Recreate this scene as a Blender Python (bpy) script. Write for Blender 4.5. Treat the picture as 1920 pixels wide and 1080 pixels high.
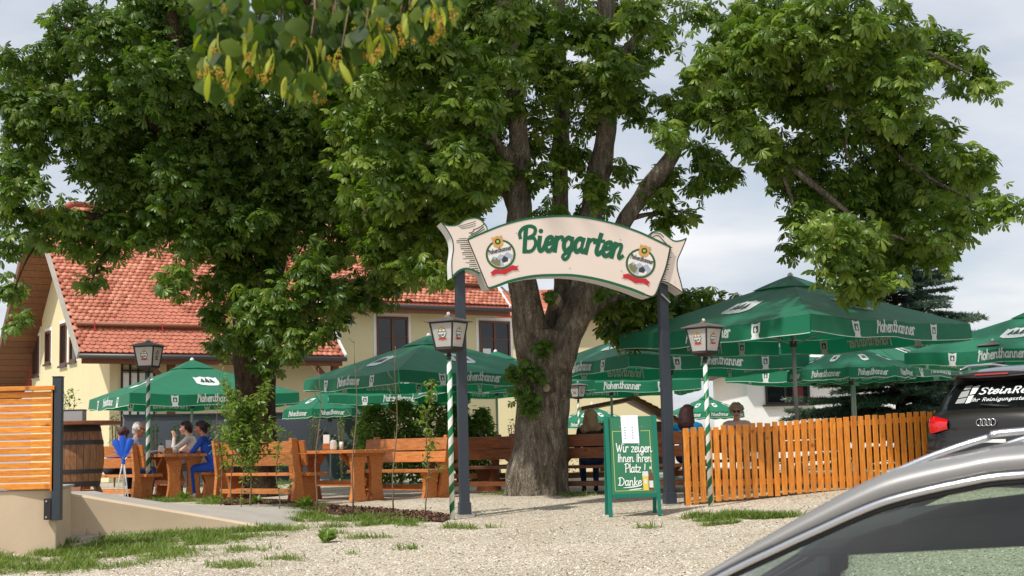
import bpy, bmesh, math, random
import numpy as np
from mathutils import Vector, Matrix, noise as mnoise

for o in list(bpy.data.objects):
    bpy.data.objects.remove(o)
S = bpy.context.scene
COL = S.collection
RNG = random.Random(7)
NR = np.random.default_rng(11)
R = math.radians

# ------------------------------------------------------------------ camera
FPX, EYE, TH, PH = 2667.0, 0.78, math.atan(295 / 2667), 0.024
_f = Vector((0, math.cos(TH), math.sin(TH)))
_u0 = Vector((0, -math.sin(TH), math.cos(TH)))
_r0 = Vector((1, 0, 0))
_r = math.cos(PH) * _r0 - math.sin(PH) * _u0
_u = math.sin(PH) * _r0 + math.cos(PH) * _u0
cd = bpy.data.cameras.new('camera')
cam = bpy.data.objects.new('camera', cd)
COL.objects.link(cam)
cam.matrix_world = Matrix(((_r.x, _u.x, -_f.x, 0), (_r.y, _u.y, -_f.y, 0), (_r.z, _u.z, -_f.z, EYE), (0, 0, 0, 1)))
cd.sensor_width = 36
cd.lens = 36 * FPX / 1920
cd.clip_end = 3000
cd.clip_start = 0.05
cd.dof.use_dof = True
cd.dof.focus_distance = 20
cd.dof.aperture_fstop = 9
S.camera = cam

# ------------------------------------------------------------------ sky, sun, exposure
SUN_DIR = Vector((-0.62, -0.52, 1.10)).normalized()      # towards the sun
SUN_EL = math.asin(SUN_DIR.z)
W = bpy.data.worlds.new('World')
S.world = W
W.use_nodes = True
nt = W.node_tree
nt.nodes.clear()
N = nt.nodes.new
wo = N('ShaderNodeOutputWorld')
bg = N('ShaderNodeBackground')
bg.inputs['Strength'].default_value = 0.1
sk = N('ShaderNodeTexSky')
sk.sky_type = 'NISHITA'
sk.sun_disc = False
sk.sun_elevation = SUN_EL
sk.sun_rotation = math.atan2(SUN_DIR.x, SUN_DIR.y)
sk.air_density = 1.0
sk.dust_density = 1.5
tc = N('ShaderNodeTexCoord')
sx = N('ShaderNodeSeparateXYZ')
nt.links.new(tc.outputs['Generated'], sx.inputs[0])
zc = N('ShaderNodeMath'); zc.operation = 'MAXIMUM'; zc.inputs[1].default_value = 0.0
nt.links.new(sx.outputs['Z'], zc.inputs[0])
za = N('ShaderNodeMath'); za.operation = 'ADD'; za.inputs[1].default_value = 0.14
nt.links.new(zc.outputs[0], za.inputs[0])
dx = N('ShaderNodeMath'); dx.operation = 'DIVIDE'
dy = N('ShaderNodeMath'); dy.operation = 'DIVIDE'
nt.links.new(sx.outputs['X'], dx.inputs[0]); nt.links.new(za.outputs[0], dx.inputs[1])
nt.links.new(sx.outputs['Y'], dy.inputs[0]); nt.links.new(za.outputs[0], dy.inputs[1])
cb = N('ShaderNodeCombineXYZ')
nt.links.new(dx.outputs[0], cb.inputs['X']); nt.links.new(dy.outputs[0], cb.inputs['Y'])
n1 = N('ShaderNodeTexNoise'); n1.inputs['Scale'].default_value = 1.6; n1.inputs['Detail'].default_value = 7; n1.inputs['Roughness'].default_value = 0.52
n1.inputs['Distortion'].default_value = 0.5
nt.links.new(cb.outputs[0], n1.inputs['Vector'])
r1 = N('ShaderNodeValToRGB')
r1.color_ramp.elements[0].position = 0.30; r1.color_ramp.elements[0].color = (0.52, 0.52, 0.52, 1)
r1.color_ramp.elements[1].position = 0.62; r1.color_ramp.elements[1].color = (1, 1, 1, 1)
nt.links.new(n1.outputs['Fac'], r1.inputs[0])
n2 = N('ShaderNodeTexNoise'); n2.inputs['Scale'].default_value = 0.8; n2.inputs['Detail'].default_value = 6
nt.links.new(cb.outputs[0], n2.inputs['Vector'])
r2 = N('ShaderNodeValToRGB')
r2.color_ramp.elements[0].position = 0.36; r2.color_ramp.elements[0].color = (4.7, 5.2, 6.0, 1)
r2.color_ramp.elements[1].position = 0.66; r2.color_ramp.elements[1].color = (8.0, 8.0, 8.1, 1)
nt.links.new(n2.outputs['Fac'], r2.inputs[0])
mx = N('ShaderNodeMix'); mx.data_type = 'RGBA'
nt.links.new(r1.outputs['Color'], mx.inputs['Factor'])
nt.links.new(sk.outputs[0], mx.inputs['A']); nt.links.new(r2.outputs['Color'], mx.inputs['B'])
nt.links.new(mx.outputs['Result'], bg.inputs['Color'])
nt.links.new(bg.outputs[0], wo.inputs[0])
sl = bpy.data.lights.new('sun', 'SUN')
sl.energy = 3.4
sl.angle = R(1.6)
sl.color = (1.0, 0.955, 0.88)
so = bpy.data.objects.new('sun', sl)
COL.objects.link(so)
so.rotation_euler = SUN_DIR.to_track_quat('Z', 'Y').to_euler()
so.location = SUN_DIR * 60
S.view_settings.view_transform = 'Standard'
S.view_settings.look = 'None'
S.view_settings.exposure = 0.34
S.view_settings.gamma = 1.0
S.render.engine = 'CYCLES'

# ------------------------------------------------------------------ helpers
def ray(px, py):
    return _f + _r * ((px - 960) / FPX) + _u * ((540 - py) / FPX)
def P(px, py, Y):
    d = ray(px, py)
    return d * (Y / d.y) + Vector((0, 0, EYE))
def onplane(px, py, p0, n):
    d = ray(px, py); o = Vector((0, 0, EYE))
    return o + d * ((p0 - o).dot(n) / d.dot(n))
def lerp(a, b, t): return a + (b - a) * t
def interp(x, tab): return float(np.interp(x, [a for a, _ in tab], [b for _, b in tab]))
GT = [(-60, -.9), (0, -.82), (6, -.73), (13.5, -.47), (19.5, -.17), (22, -.01), (42, 0), (70, -.8), (600, -6), (2500, -20)]
def gz(x, y):
    z = interp(y, GT)
    rise = interp(x, [(2, 0), (6.5, .22), (40, .22)]) * interp(y, [(10, 0), (17, 1), (20.5, 1), (22, .2), (60, 0)])
    return z + rise
def ground(px, py):
    d = ray(px, py); o = Vector((0, 0, EYE)); t = 1.0
    for _ in range(4000):
        p = o + d * t
        if p.z <= gz(p.x, p.y): break
        t += 0.02
    return p

def lin(r, g, b):
    return tuple(((c / 255) / 12.92 if c / 255 <= .04045 else ((c / 255 + .055) / 1.055) ** 2.4) for c in (r, g, b))

MATRIX = {}
def link(o, parent=None):
    COL.objects.link(o)
    if parent: o.parent = parent
    return o
def tag(o, label, cat, group=None):
    o['label'] = label; o['category'] = cat
    if group: o['group'] = group
    return o
def thing(name, label, cat, loc=(0, 0, 0), rz=0, group=None):
    o = bpy.data.objects.new(name, None)
    o.empty_display_size = 0.2
    COL.objects.link(o)
    o.location = loc; o.rotation_euler = (0, 0, rz)
    MATRIX[o.name] = Matrix.Translation(Vector(loc)) @ Matrix.Rotation(rz, 4, 'Z')
    return tag(o, label, cat, group)
def dup(o, parent=None):
    c = o.copy(); COL.objects.link(c)
    if parent: c.parent = parent
    for ch in o.children: dup(ch, c)
    return c

def catmull(pts, n=6, closed=False):
    pts = [Vector(p) for p in pts]
    if len(pts) < 3: return pts
    out = []
    k = len(pts)
    rng = range(k if closed else k - 1)
    for i in rng:
        if closed:
            p0, p1, p2, p3 = pts[(i - 1) % k], pts[i], pts[(i + 1) % k], pts[(i + 2) % k]
        else:
            p1, p2 = pts[i], pts[i + 1]
            p0 = pts[i - 1] if i else p1 * 2 - p2
            p3 = pts[i + 2] if i + 2 < k else p2 * 2 - p1
        for j in range(n):
            t = j / n
            out.append(0.5 * ((2 * p1) + (p2 - p0) * t + (2 * p0 - 5 * p1 + 4 * p2 - p3) * t * t + (3 * p1 - p0 - 3 * p2 + p3) * t ** 3))
    if not closed: out.append(pts[-1])
    return out

class MB:
    def __init__(s): s.v = []; s.f = []; s.m = []
    def add(s, vs, fs, mi=0):
        b = len(s.v)
        s.v += [Vector(v) for v in vs]
        s.f += [tuple(b + i for i in f) for f in fs]
        s.m += [mi] * len(fs)
        return s
    def box(s, x0, x1, y0, y1, z0, z1, mi=0):
        return s.add([(x0, y0, z0), (x1, y0, z0), (x1, y1, z0), (x0, y1, z0), (x0, y0, z1), (x1, y0, z1), (x1, y1, z1), (x0, y1, z1)],
                     [(3, 2, 1, 0), (4, 5, 6, 7), (0, 1, 5, 4), (1, 2, 6, 5), (2, 3, 7, 6), (3, 0, 4, 7)], mi)
    def hexa(s, c, mi=0):       # eight corners, bottom four then top four
        return s.add(c, [(3, 2, 1, 0), (4, 5, 6, 7), (0, 1, 5, 4), (1, 2, 6, 5), (2, 3, 7, 6), (3, 0, 4, 7)], mi)
    def bar(s, p0, p1, w, h, up=(0, 0, 1), mi=0):
        p0, p1, up = Vector(p0), Vector(p1), Vector(up)
        d = (p1 - p0).normalized(); x = d.cross(up).normalized() * (w / 2); y = x.cross(d).normalized() * (h / 2)
        return s.hexa([p0 - x - y, p0 + x - y, p1 + x - y, p1 - x - y, p0 - x + y, p0 + x + y, p1 + x + y, p1 - x + y], mi)
    def tube(s, path, rad, n=10, mi=0, cap=True):
        path = [Vector(p) for p in path]; k = len(path)
        if not hasattr(rad, '__len__'): rad = [rad] * k
        t0 = (path[1] - path[0]).normalized()
        a = t0.orthogonal().normalized()
        vs = []; fs = []
        for i in range(k):
            t = (path[min(i + 1, k - 1)] - path[max(i - 1, 0)]).normalized()
            a = (a - t * a.dot(t)).normalized(); b = t.cross(a)
            for j in range(n):
                q = 2 * math.pi * j / n
                vs.append(path[i] + (a * math.cos(q) + b * math.sin(q)) * rad[i])
        for i in range(k - 1):
            for j in range(n):
                fs.append((i * n + j, i * n + (j + 1) % n, (i + 1) * n + (j + 1) % n, (i + 1) * n + j))
        if cap:
            fs.append(tuple(range(n - 1, -1, -1))); fs.append(tuple((k - 1) * n + j for j in range(n)))
        return s.add(vs, fs, mi)
    def lathe(s, prof, n=24, c=(0, 0, 0), mi=0):
        c = Vector(c); vs = []; fs = []; k = len(prof)
        for (r, z) in prof:
            for j in range(n):
                q = 2 * math.pi * j / n
                vs.append(c + Vector((r * math.cos(q), r * math.sin(q), z)))
        for i in range(k - 1):
            for j in range(n):
                fs.append((i * n + j, i * n + (j + 1) % n, (i + 1) * n + (j + 1) % n, (i + 1) * n + j))
        fs.append(tuple(range(n - 1, -1, -1))); fs.append(tuple((k - 1) * n + j for j in range(n)))
        return s.add(vs, fs, mi)
    def prism(s, poly, o, ax, ay, t, mi=0, side=None):      # polygon in plane o+ax,ay extruded by vector t
        o, ax, ay, t = Vector(o), Vector(ax), Vector(ay), Vector(t)
        a = [o + ax * p[0] + ay * p[1] for p in poly]; k = len(a)
        s.add(a + [p + t for p in a], [tuple(range(k)), tuple(range(2 * k - 1, k - 1, -1))], mi)
        b = len(s.v) - 2 * k
        for i in range(k):
            s.f.append((b + (i + 1) % k, b + i, b + k + i, b + k + (i + 1) % k)); s.m.append(mi if side is None else side)
        return s
    def ball(s, c, r, n=10, m=7, mi=0, sc=(1, 1, 1), rot=None):
        c = Vector(c); vs = []; fs = []
        for i in range(m + 1):
            a = math.pi * i / m
            for j in range(n):
                q = 2 * math.pi * j / n
                v = Vector((math.sin(a) * math.cos(q) * r * sc[0], math.sin(a) * math.sin(q) * r * sc[1], math.cos(a) * r * sc[2]))
                if rot is not None: v = rot @ v
                vs.append(c + v)
        for i in range(m):
            for j in range(n):
                fs.append((i * n + j, (i + 1) * n + j, (i + 1) * n + (j + 1) % n, i * n + (j + 1) % n))
        return s.add(vs, fs, mi)
    def grid(s, rows, mi=0, closed=False):
        k = len(rows[0]); vs = [p for r in rows for p in r]; fs = []
        for i in range(len(rows) - 1):
            for j in range(k if closed else k - 1):
                fs.append((i * k + j, i * k + (j + 1) % k, (i + 1) * k + (j + 1) % k, (i + 1) * k + j))
        return s.add(vs, fs, mi)
    def mesh(s, name, mats, smooth=False, inv=None):
        me = bpy.data.meshes.new(name)
        v = [inv @ p for p in s.v] if inv is not None else s.v
        me.from_pydata([tuple(p) for p in v], [], s.f)
        for m in (mats if isinstance(mats, (list, tuple)) else [mats]): me.materials.append(m)
        me.polygons.foreach_set('material_index', s.m)
        if smooth: me.polygons.foreach_set('use_smooth', [True] * len(me.polygons))
        me.update()
        return me
    def build(s, name, mats, parent=None, world=False, smooth=False, bevel=0, fix=True, autosmooth=None):
        inv = None
        if world and parent is not None:
            q = parent
            while q.parent: q = q.parent
            inv = MATRIX[q.name].inverted()
        me = s.mesh(name, mats, smooth, inv)
        if fix:
            bm = bmesh.new(); bm.from_mesh(me); bmesh.ops.recalc_face_normals(bm, faces=bm.faces); bm.to_mesh(me); bm.free()
        o = bpy.data.objects.new(name, me)
        link(o, parent)
        if bevel:
            b = o.modifiers.new('bevel', 'BEVEL'); b.width = bevel; b.segments = 2; b.limit_method = 'ANGLE'
        if autosmooth is not None:
            me.polygons.foreach_set('use_smooth', [True] * len(me.polygons))
            me.set_sharp_from_angle(angle=R(autosmooth))
        return o

def np_mesh(name, V, F, mat, mi=None, smooth=False):
    me = bpy.data.meshes.new(name)
    V = np.asarray(V, dtype=np.float32); F = np.asarray(F, dtype=np.int32)
    k = F.shape[1]
    me.vertices.add(len(V)); me.vertices.foreach_set('co', V.ravel())
    me.loops.add(F.size); me.loops.foreach_set('vertex_index', F.ravel())
    me.polygons.add(len(F)); me.polygons.foreach_set('loop_start', np.arange(0, F.size, k, dtype=np.int32))
    for m in (mat if isinstance(mat, (list, tuple)) else [mat]): me.materials.append(m)
    if mi is not None: me.polygons.foreach_set('material_index', np.asarray(mi, dtype=np.int32))
    if smooth: me.polygons.foreach_set('use_smooth', np.ones(len(F), dtype=bool))
    me.update(calc_edges=True)
    return me
def place(TV, TF, pos, mats3, size):
    """copies of a template: TV (k,3), TF (m,3); pos (n,3); mats3 (n,3,3); size (n,)"""
    n, k = len(pos), len(TV)
    V = np.einsum('nij,kj->nki', mats3, TV) * np.asarray(size)[:, None, None] + np.asarray(pos)[:, None, :]
    F = TF[None] + (np.arange(n) * k)[:, None, None]
    return V.reshape(-1, 3), F.reshape(-1, TF.shape[1])
def rot_np(yaw, pitch, roll):
    cy, sy, cp, sp, cr, sr = np.cos(yaw), np.sin(yaw), np.cos(pitch), np.sin(pitch), np.cos(roll), np.sin(roll)
    z = np.zeros_like(cy); o = np.ones_like(cy)
    Rz = np.stack([np.stack([cy, -sy, z], -1), np.stack([sy, cy, z], -1), np.stack([z, z, o], -1)], -2)
    Ry = np.stack([np.stack([cp, z, sp], -1), np.stack([z, o, z], -1), np.stack([-sp, z, cp], -1)], -2)
    Rx = np.stack([np.stack([o, z, z], -1), np.stack([z, cr, -sr], -1), np.stack([z, sr, cr], -1)], -2)
    return Rz @ Ry @ Rx

# ------------------------------------------------------------------ materials
MATS = {}
def newmat(name):
    m = bpy.data.materials.new(name); m.use_nodes = True
    t = m.node_tree; t.nodes.clear()
    out = t.nodes.new('ShaderNodeOutputMaterial'); p = t.nodes.new('ShaderNodeBsdfPrincipled')
    t.links.new(p.outputs[0], out.inputs[0])
    MATS[name] = m
    return m, t, p, out
def coords(t, kind='Object', scale=(1, 1, 1)):
    c = t.nodes.new('ShaderNodeTexCoord'); mp = t.nodes.new('ShaderNodeMapping'); mp.inputs['Scale'].default_value = scale
    t.links.new(c.outputs[kind], mp.inputs['Vector']); return mp.outputs[0]
def noise_node(t, vec, scale, detail=4, rough=.55, dist=0):
    n = t.nodes.new('ShaderNodeTexNoise'); n.inputs['Scale'].default_value = scale; n.inputs['Detail'].default_value = detail
    n.inputs['Roughness'].default_value = rough; n.inputs['Distortion'].default_value = dist
    t.links.new(vec, n.inputs['Vector']); return n.outputs['Fac']
def ramp(t, fac, stops):
    r = t.nodes.new('ShaderNodeValToRGB'); e = r.color_ramp.elements
    while len(e) < len(stops): e.new(0.5)
    for i, (p, c) in enumerate(stops):
        e[i].position = p; e[i].color = (*c, 1) if len(c) == 3 else c
    t.links.new(fac, r.inputs[0]); return r.outputs['Color']
def mixc(t, fac, a, b, mode='MIX'):
    m = t.nodes.new('ShaderNodeMix'); m.data_type = 'RGBA'; m.blend_type = mode
    for s, k in ((fac, 'Factor'), (a, 'A'), (b, 'B')):
        if isinstance(s, bpy.types.NodeSocket): t.links.new(s, m.inputs[k])
        elif k == 'Factor': m.inputs[k].default_value = s
        else: m.inputs[k].default_value = (*s, 1)
    return m.outputs['Result']
def math_(t, op, a, b=0.0):
    m = t.nodes.new('ShaderNodeMath'); m.operation = op
    for i, s in enumerate((a, b)):
        if isinstance(s, bpy.types.NodeSocket): t.links.new(s, m.inputs[i])
        else: m.inputs[i].default_value = s
    return m.outputs[0]
def bump(t, p, h, strength=.3, dist=.02):
    b = t.nodes.new('ShaderNodeBump'); b.inputs['Strength'].default_value = strength; b.inputs['Distance'].default_value = dist
    t.links.new(h, b.inputs['Height']); t.links.new(b.outputs[0], p.inputs['Normal'])
def objrand(t): return t.nodes.new('ShaderNodeObjectInfo').outputs['Random']
def plain(name, col, rough=.6, var=.12, scale=6, bmp=0, bscale=60, metal=0, rand=0, coat=0, spec=.5, dirt=0):
    m, t, p, out = newmat(name)
    v = coords(t)
    c = mixc(t, noise_node(t, v, scale, 6), tuple(x * (1 - var) for x in col), tuple(min(1, x * (1 + var)) for x in col))
    if rand:
        rr = ramp(t, objrand(t), [(0, (1 - rand,) * 3), (1, (1 + rand,) * 3)])
        c = mixc(t, 1.0, c, rr, 'MULTIPLY')
    if dirt:
        d = ramp(t, noise_node(t, v, scale * .35, 8, .7), [(.42, (1, 1, 1)), (.72, (1 - dirt,) * 3)])
        c = mixc(t, 1.0, c, d, 'MULTIPLY')
    t.links.new(c, p.inputs['Base Color'])
    p.inputs['Roughness'].default_value = rough; p.inputs['Metallic'].default_value = metal
    p.inputs['Coat Weight'].default_value = coat; p.inputs['Specular IOR Level'].default_value = spec
    if bmp: bump(t, p, noise_node(t, v, bscale, 5), bmp, .01)
    return m
def wood(name, cols, scale=(2, 14, 14), rough=.5, rand=.18, grain=3.0, knots=True):
    m, t, p, out = newmat(name)
    c = t.nodes.new('ShaderNodeTexCoord'); o = t.nodes.new('ShaderNodeObjectInfo')
    off = t.nodes.new('ShaderNodeVectorMath'); off.operation = 'MULTIPLY_ADD'
    cmb = t.nodes.new('ShaderNodeCombineXYZ')
    for k in 'XYZ': t.links.new(o.outputs['Random'], cmb.inputs[k])
    t.links.new(cmb.outputs[0], off.inputs[0]); off.inputs[1].default_value = (37, 53, 71)
    t.links.new(c.outputs['Object'], off.inputs[2])
    mp = t.nodes.new('ShaderNodeMapping'); mp.inputs['Scale'].default_value = scale
    t.links.new(off.outputs[0], mp.inputs['Vector'])
    g = noise_node(t, mp.outputs[0], grain, 8, .62, .6)
    big = noise_node(t, off.outputs[0], 1.6, 4)
    col = ramp(t, g, [(.30, cols[0]), (.52, cols[1]), (.72, cols[2])])
    col = mixc(t, math_(t, 'MULTIPLY', big, .35), col, cols[0])
    if knots:
        vo = t.nodes.new('ShaderNodeTexVoronoi'); vo.inputs['Scale'].default_value = 3.2
        t.links.new(off.outputs[0], vo.inputs['Vector'])
        kf = ramp(t, vo.outputs['Distance'], [(.04, (1, 1, 1)), (.13, (0, 0, 0))])
        col = mixc(t, math_(t, 'MULTIPLY', kf, .75), col, tuple(x * .28 for x in cols[0]))
    rr = ramp(t, o.outputs['Random'], [(0, (1 - rand,) * 3), (1, (1 + rand,) * 3)])
    col = mixc(t, 1.0, col, rr, 'MULTIPLY')
    wv = ramp(t, noise_node(t, off.outputs[0], 4.5, 8, .7), [(.5, (0, 0, 0)), (.78, (1, 1, 1))])
    col = mixc(t, math_(t, 'MULTIPLY', wv, .18), col, tuple(.6 * x + .05 for x in cols[0]))
    t.links.new(col, p.inputs['Base Color']); p.inputs['Roughness'].default_value = rough
    bump(t, p, g, .25, .004)
    return m
def leafmat(name, dark, mid, light, trans=.35, rough=.38, back=None):
    m, t, p, out = newmat(name)
    geo = t.nodes.new('ShaderNodeNewGeometry')
    rnd = math_(t, 'FRACT', math_(t, 'ADD', geo.outputs['Random Per Island'], objrand(t)))
    big = noise_node(t, coords(t, 'Object'), .55, 3)
    f = math_(t, 'ADD', math_(t, 'MULTIPLY', rnd, .62), math_(t, 'MULTIPLY', big, .38))
    c = ramp(t, f, [(.12, dark), (.5, mid), (.88, light)])
    bk = tuple(min(1, x * 1.35 + .012) for x in mid) if back is None else back
    cc = mixc(t, geo.outputs['Backfacing'], c, mixc(t, .5, c, bk))
    t.links.new(cc, p.inputs['Base Color']); p.inputs['Roughness'].default_value = rough
    p.inputs['Specular IOR Level'].default_value = .42
    tr = t.nodes.new('ShaderNodeBsdfTranslucent')
    tcx = mixc(t, 1.0, c, (1.5, 1.7, .6), 'MULTIPLY')
    t.links.new(tcx, tr.inputs['Color'])
    ms = t.nodes.new('ShaderNodeMixShader'); ms.inputs[0].default_value = trans
    t.links.new(p.outputs[0], ms.inputs[1]); t.links.new(tr.outputs[0], ms.inputs[2]); t.links.new(ms.outputs[0], out.inputs[0])
    return m
def fabric(name, col, trans=.3, tint=(1.0, 1.35, 1.1)):
    m, t, p, out = newmat(name)
    v = coords(t)
    c = mixc(t, noise_node(t, v, 1.6, 6, .6), tuple(x * .82 for x in col), tuple(x * 1.18 for x in col))
    t.links.new(c, p.inputs['Base Color']); p.inputs['Roughness'].default_value = .62
    p.inputs['Sheen Weight'].default_value = .15
    tr = t.nodes.new('ShaderNodeBsdfTranslucent'); t.links.new(mixc(t, 1.0, c, tint, 'MULTIPLY'), tr.inputs['Color'])
    ms = t.nodes.new('ShaderNodeMixShader'); ms.inputs[0].default_value = trans
    t.links.new(p.outputs[0], ms.inputs[1]); t.links.new(tr.outputs[0], ms.inputs[2]); t.links.new(ms.outputs[0], out.inputs[0])
    bump(t, p, noise_node(t, coords(t, 'Object', (1, 1, .4)), 3.2, 5), .55, .04)
    return m
def glass(name, tint=(.02, .025, .03), rough=.03, alpha=.0):
    m, t, p, out = newmat(name)
    p.inputs['Base Color'].default_value = (*tint, 1); p.inputs['Roughness'].default_value = rough
    p.inputs['Specular IOR Level'].default_value = .6
    if alpha:
        tr = t.nodes.new('ShaderNodeBsdfTransparent'); tr.inputs[0].default_value = (.66, .78, .70, 1)
        gl = t.nodes.new('ShaderNodeBsdfGlossy'); gl.inputs['Roughness'].default_value = .01
        fr = t.nodes.new('ShaderNodeFresnel'); fr.inputs[0].default_value = 1.62
        ms = t.nodes.new('ShaderNodeMixShader')
        t.links.new(fr.outputs[0], ms.inputs[0]); t.links.new(tr.outputs[0], ms.inputs[1]); t.links.new(gl.outputs[0], ms.inputs[2])
        t.links.new(ms.outputs[0], out.inputs[0])
    return m

def gravelmat():
    m, t, p, out = newmat('gravel')
    v = coords(t)
    vo = t.nodes.new('ShaderNodeTexVoronoi'); vo.inputs['Scale'].default_value = 34; t.links.new(v, vo.inputs['Vector'])
    vo2 = t.nodes.new('ShaderNodeTexVoronoi'); vo2.inputs['Scale'].default_value = 75; t.links.new(v, vo2.inputs['Vector'])
    c = mixc(t, .5, vo.outputs['Color'], vo2.outputs['Color'])
    bw = t.nodes.new('ShaderNodeRGBToBW'); t.links.new(c, bw.inputs[0])
    col = ramp(t, bw.outputs[0], [(.2, lin(146, 134, 119)), (.5, lin(196, 186, 168)), (.8, lin(220, 212, 197))])
    patch = ramp(t, noise_node(t, v, .55, 6, .6), [(.35, (1.06, 1.05, 1.03)), (.7, (.78, .75, .70))])
    col = mixc(t, 1.0, col, patch, 'MULTIPLY')
    dirt = ramp(t, noise_node(t, coords(t, 'Object', (.5, 1.6, 1)), .42, 7, .65, .8), [(.50, (0, 0, 0)), (.66, (1, 1, 1))])
    col = mixc(t, math_(t, 'MULTIPLY', dirt, .42), col, lin(168, 148, 120))
    t.links.new(col, p.inputs['Base Color']); p.inputs['Roughness'].default_value = .92; p.inputs['Specular IOR Level'].default_value = .15
    h = math_(t, 'ADD', vo.outputs['Distance'], math_(t, 'MULTIPLY', vo2.outputs['Distance'], .5))
    b = t.nodes.new('ShaderNodeBump'); b.inputs['Strength'].default_value = .9; b.inputs['Distance'].default_value = .02; b.invert = True
    t.links.new(h, b.inputs['Height']); t.links.new(b.outputs[0], p.inputs['Normal'])
    return m
def barkmat(name, a, b, c):
    m, t, p, out = newmat(name)
    v = coords(t, 'Object', (1, 1, .28))
    n = noise_node(t, v, 11, 9, .68, .5)
    vo = t.nodes.new('ShaderNodeTexVoronoi'); vo.inputs['Scale'].default_value = 15; vo.feature = 'DISTANCE_TO_EDGE'
    mixv = t.nodes.new('ShaderNodeVectorMath'); mixv.operation = 'ADD'
    nn = t.nodes.new('ShaderNodeTexNoise'); nn.inputs['Scale'].default_value = 6; t.links.new(v, nn.inputs['Vector'])
    t.links.new(v, mixv.inputs[0]); t.links.new(nn.outputs['Color'], mixv.inputs[1]); t.links.new(mixv.outputs[0], vo.inputs['Vector'])
    col = ramp(t, n, [(.32, a), (.5, b), (.7, c)])
    cr = ramp(t, vo.outputs['Distance'], [(0, (.45,) * 3), (.12, (1,) * 3)])
    col = mixc(t, 1.0, col, cr, 'MULTIPLY')
    pt = ramp(t, noise_node(t, coords(t), 1.3, 5), [(.55, (0, 0, 0)), (.75, (1, 1, 1))])
    col = mixc(t, math_(t, 'MULTIPLY', pt, .4), col, lin(120, 108, 74))
    t.links.new(col, p.inputs['Base Color']); p.inputs['Roughness'].default_value = .9; p.inputs['Specular IOR Level'].default_value = .2
    h = math_(t, 'ADD', math_(t, 'MULTIPLY', vo.outputs['Distance'], 1.5), n)
    bump(t, p, h, .9, .035)
    return m
def stripemat():      # helical green and white paint on the lamp poles
    m, t, p, out = newmat('pole_stripes')
    c = t.nodes.new('ShaderNodeTexCoord'); s = t.nodes.new('ShaderNodeSeparateXYZ'); t.links.new(c.outputs['Object'], s.inputs[0])
    a = math_(t, 'DIVIDE', math_(t, 'ARCTAN2', s.outputs['Y'], s.outputs['X']), 2 * math.pi)
    z = math_(t, 'DIVIDE', s.outputs['Z'], .255)
    f = math_(t, 'FRACT', math_(t, 'ADD', math_(t, 'SUBTRACT', z, a), 20.0))
    k = math_(t, 'GREATER_THAN', f, .52)
    n = noise_node(t, c.outputs['Object'], 7, 6)
    white = mixc(t, n, lin(196, 194, 184), lin(236, 234, 226)); green = mixc(t, n, lin(0, 84, 46), lin(10, 122, 70))
    t.links.new(mixc(t, k, white, green), p.inputs['Base Color']); p.inputs['Roughness'].default_value = .45
    return m

M_gravel = gravelmat()
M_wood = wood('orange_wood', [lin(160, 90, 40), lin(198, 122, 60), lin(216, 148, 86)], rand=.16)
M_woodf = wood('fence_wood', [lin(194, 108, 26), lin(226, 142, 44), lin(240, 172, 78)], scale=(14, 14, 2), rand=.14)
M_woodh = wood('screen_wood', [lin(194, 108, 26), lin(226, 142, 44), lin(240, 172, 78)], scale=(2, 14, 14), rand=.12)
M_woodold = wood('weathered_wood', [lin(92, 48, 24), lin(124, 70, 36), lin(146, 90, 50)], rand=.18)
M_woodrf = wood('soffit_wood', [lin(84, 50, 28), lin(118, 74, 44), lin(140, 94, 58)], rand=.2, knots=False)
M_barrel = wood('barrel_oak', [lin(96, 62, 36), lin(136, 92, 56), lin(160, 114, 74)], scale=(14, 14, 2), rand=.14)
M_anthra = plain('anthracite_steel', lin(50, 58, 67), .42, .06, 3, dirt=.12)
M_iron = plain('dark_iron', lin(40, 36, 34), .55, .25, 30)
M_lamproof = plain('lamp_cap_iron', lin(92, 84, 80), .5, .3, 40, bmp=.3, bscale=90)
M_steel = plain('aluminium_pole', lin(164, 166, 164), .4, .05, 3, metal=.3)
M_chrome = plain('satin_chrome', lin(196, 198, 204), .16, .03, 3, metal=.95)
M_white = plain('white_paint', lin(232, 230, 226), .5, .04, 3, dirt=.08)
M_milk = fabric('milk_glass', lin(240, 238, 234), .6, (1, 1, 1))
M_stripe = stripemat()
M_green = fabric('green_canopy', (.008, .215, .112), .42)
M_print = plain('white_print', lin(206, 212, 208), .6, .06, 9)
M_pipe = plain('canopy_piping', lin(196, 214, 200), .6, .05, 9)
M_logo_g = plain('print_dark_green', lin(10, 62, 44), .6, .1, 9)
M_signface = plain('sign_cream', lin(230, 214, 202), .42, .025, 1.2, dirt=.05)
M_signside = plain('sign_side', lin(228, 228, 228), .45, .05, 2, dirt=.12)
M_signgreen = plain('sign_green', lin(6, 92, 58), .4, .06, 4)
M_inkdark = plain('sign_ink', lin(28, 52, 42), .5, .1, 5)
M_red = plain('print_red', lin(190, 34, 44), .5, .08, 8)
M_gold = plain('print_gold', lin(206, 156, 84), .5, .2, 40)
M_plaster = plain('yellow_plaster', lin(214, 204, 164), .9, .05, 1.5, bmp=.25, bscale=120, dirt=.07)
M_plwhite = plain('white_plaster', lin(236, 236, 234), .9, .03, 1.2, bmp=.2, bscale=120, dirt=.05)
M_plgrey = plain('slate_grey_plaster', lin(94, 98, 112), .9, .06, 1.2, bmp=.2, bscale=90, dirt=.12)
M_wallb = plain('beige_render', lin(208, 186, 158), .92, .05, 2.0, bmp=.35, bscale=140, dirt=.16)
M_conc = plain('grey_concrete', lin(168, 162, 152), .9, .10, 3, bmp=.4, bscale=120, dirt=.2)
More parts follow.
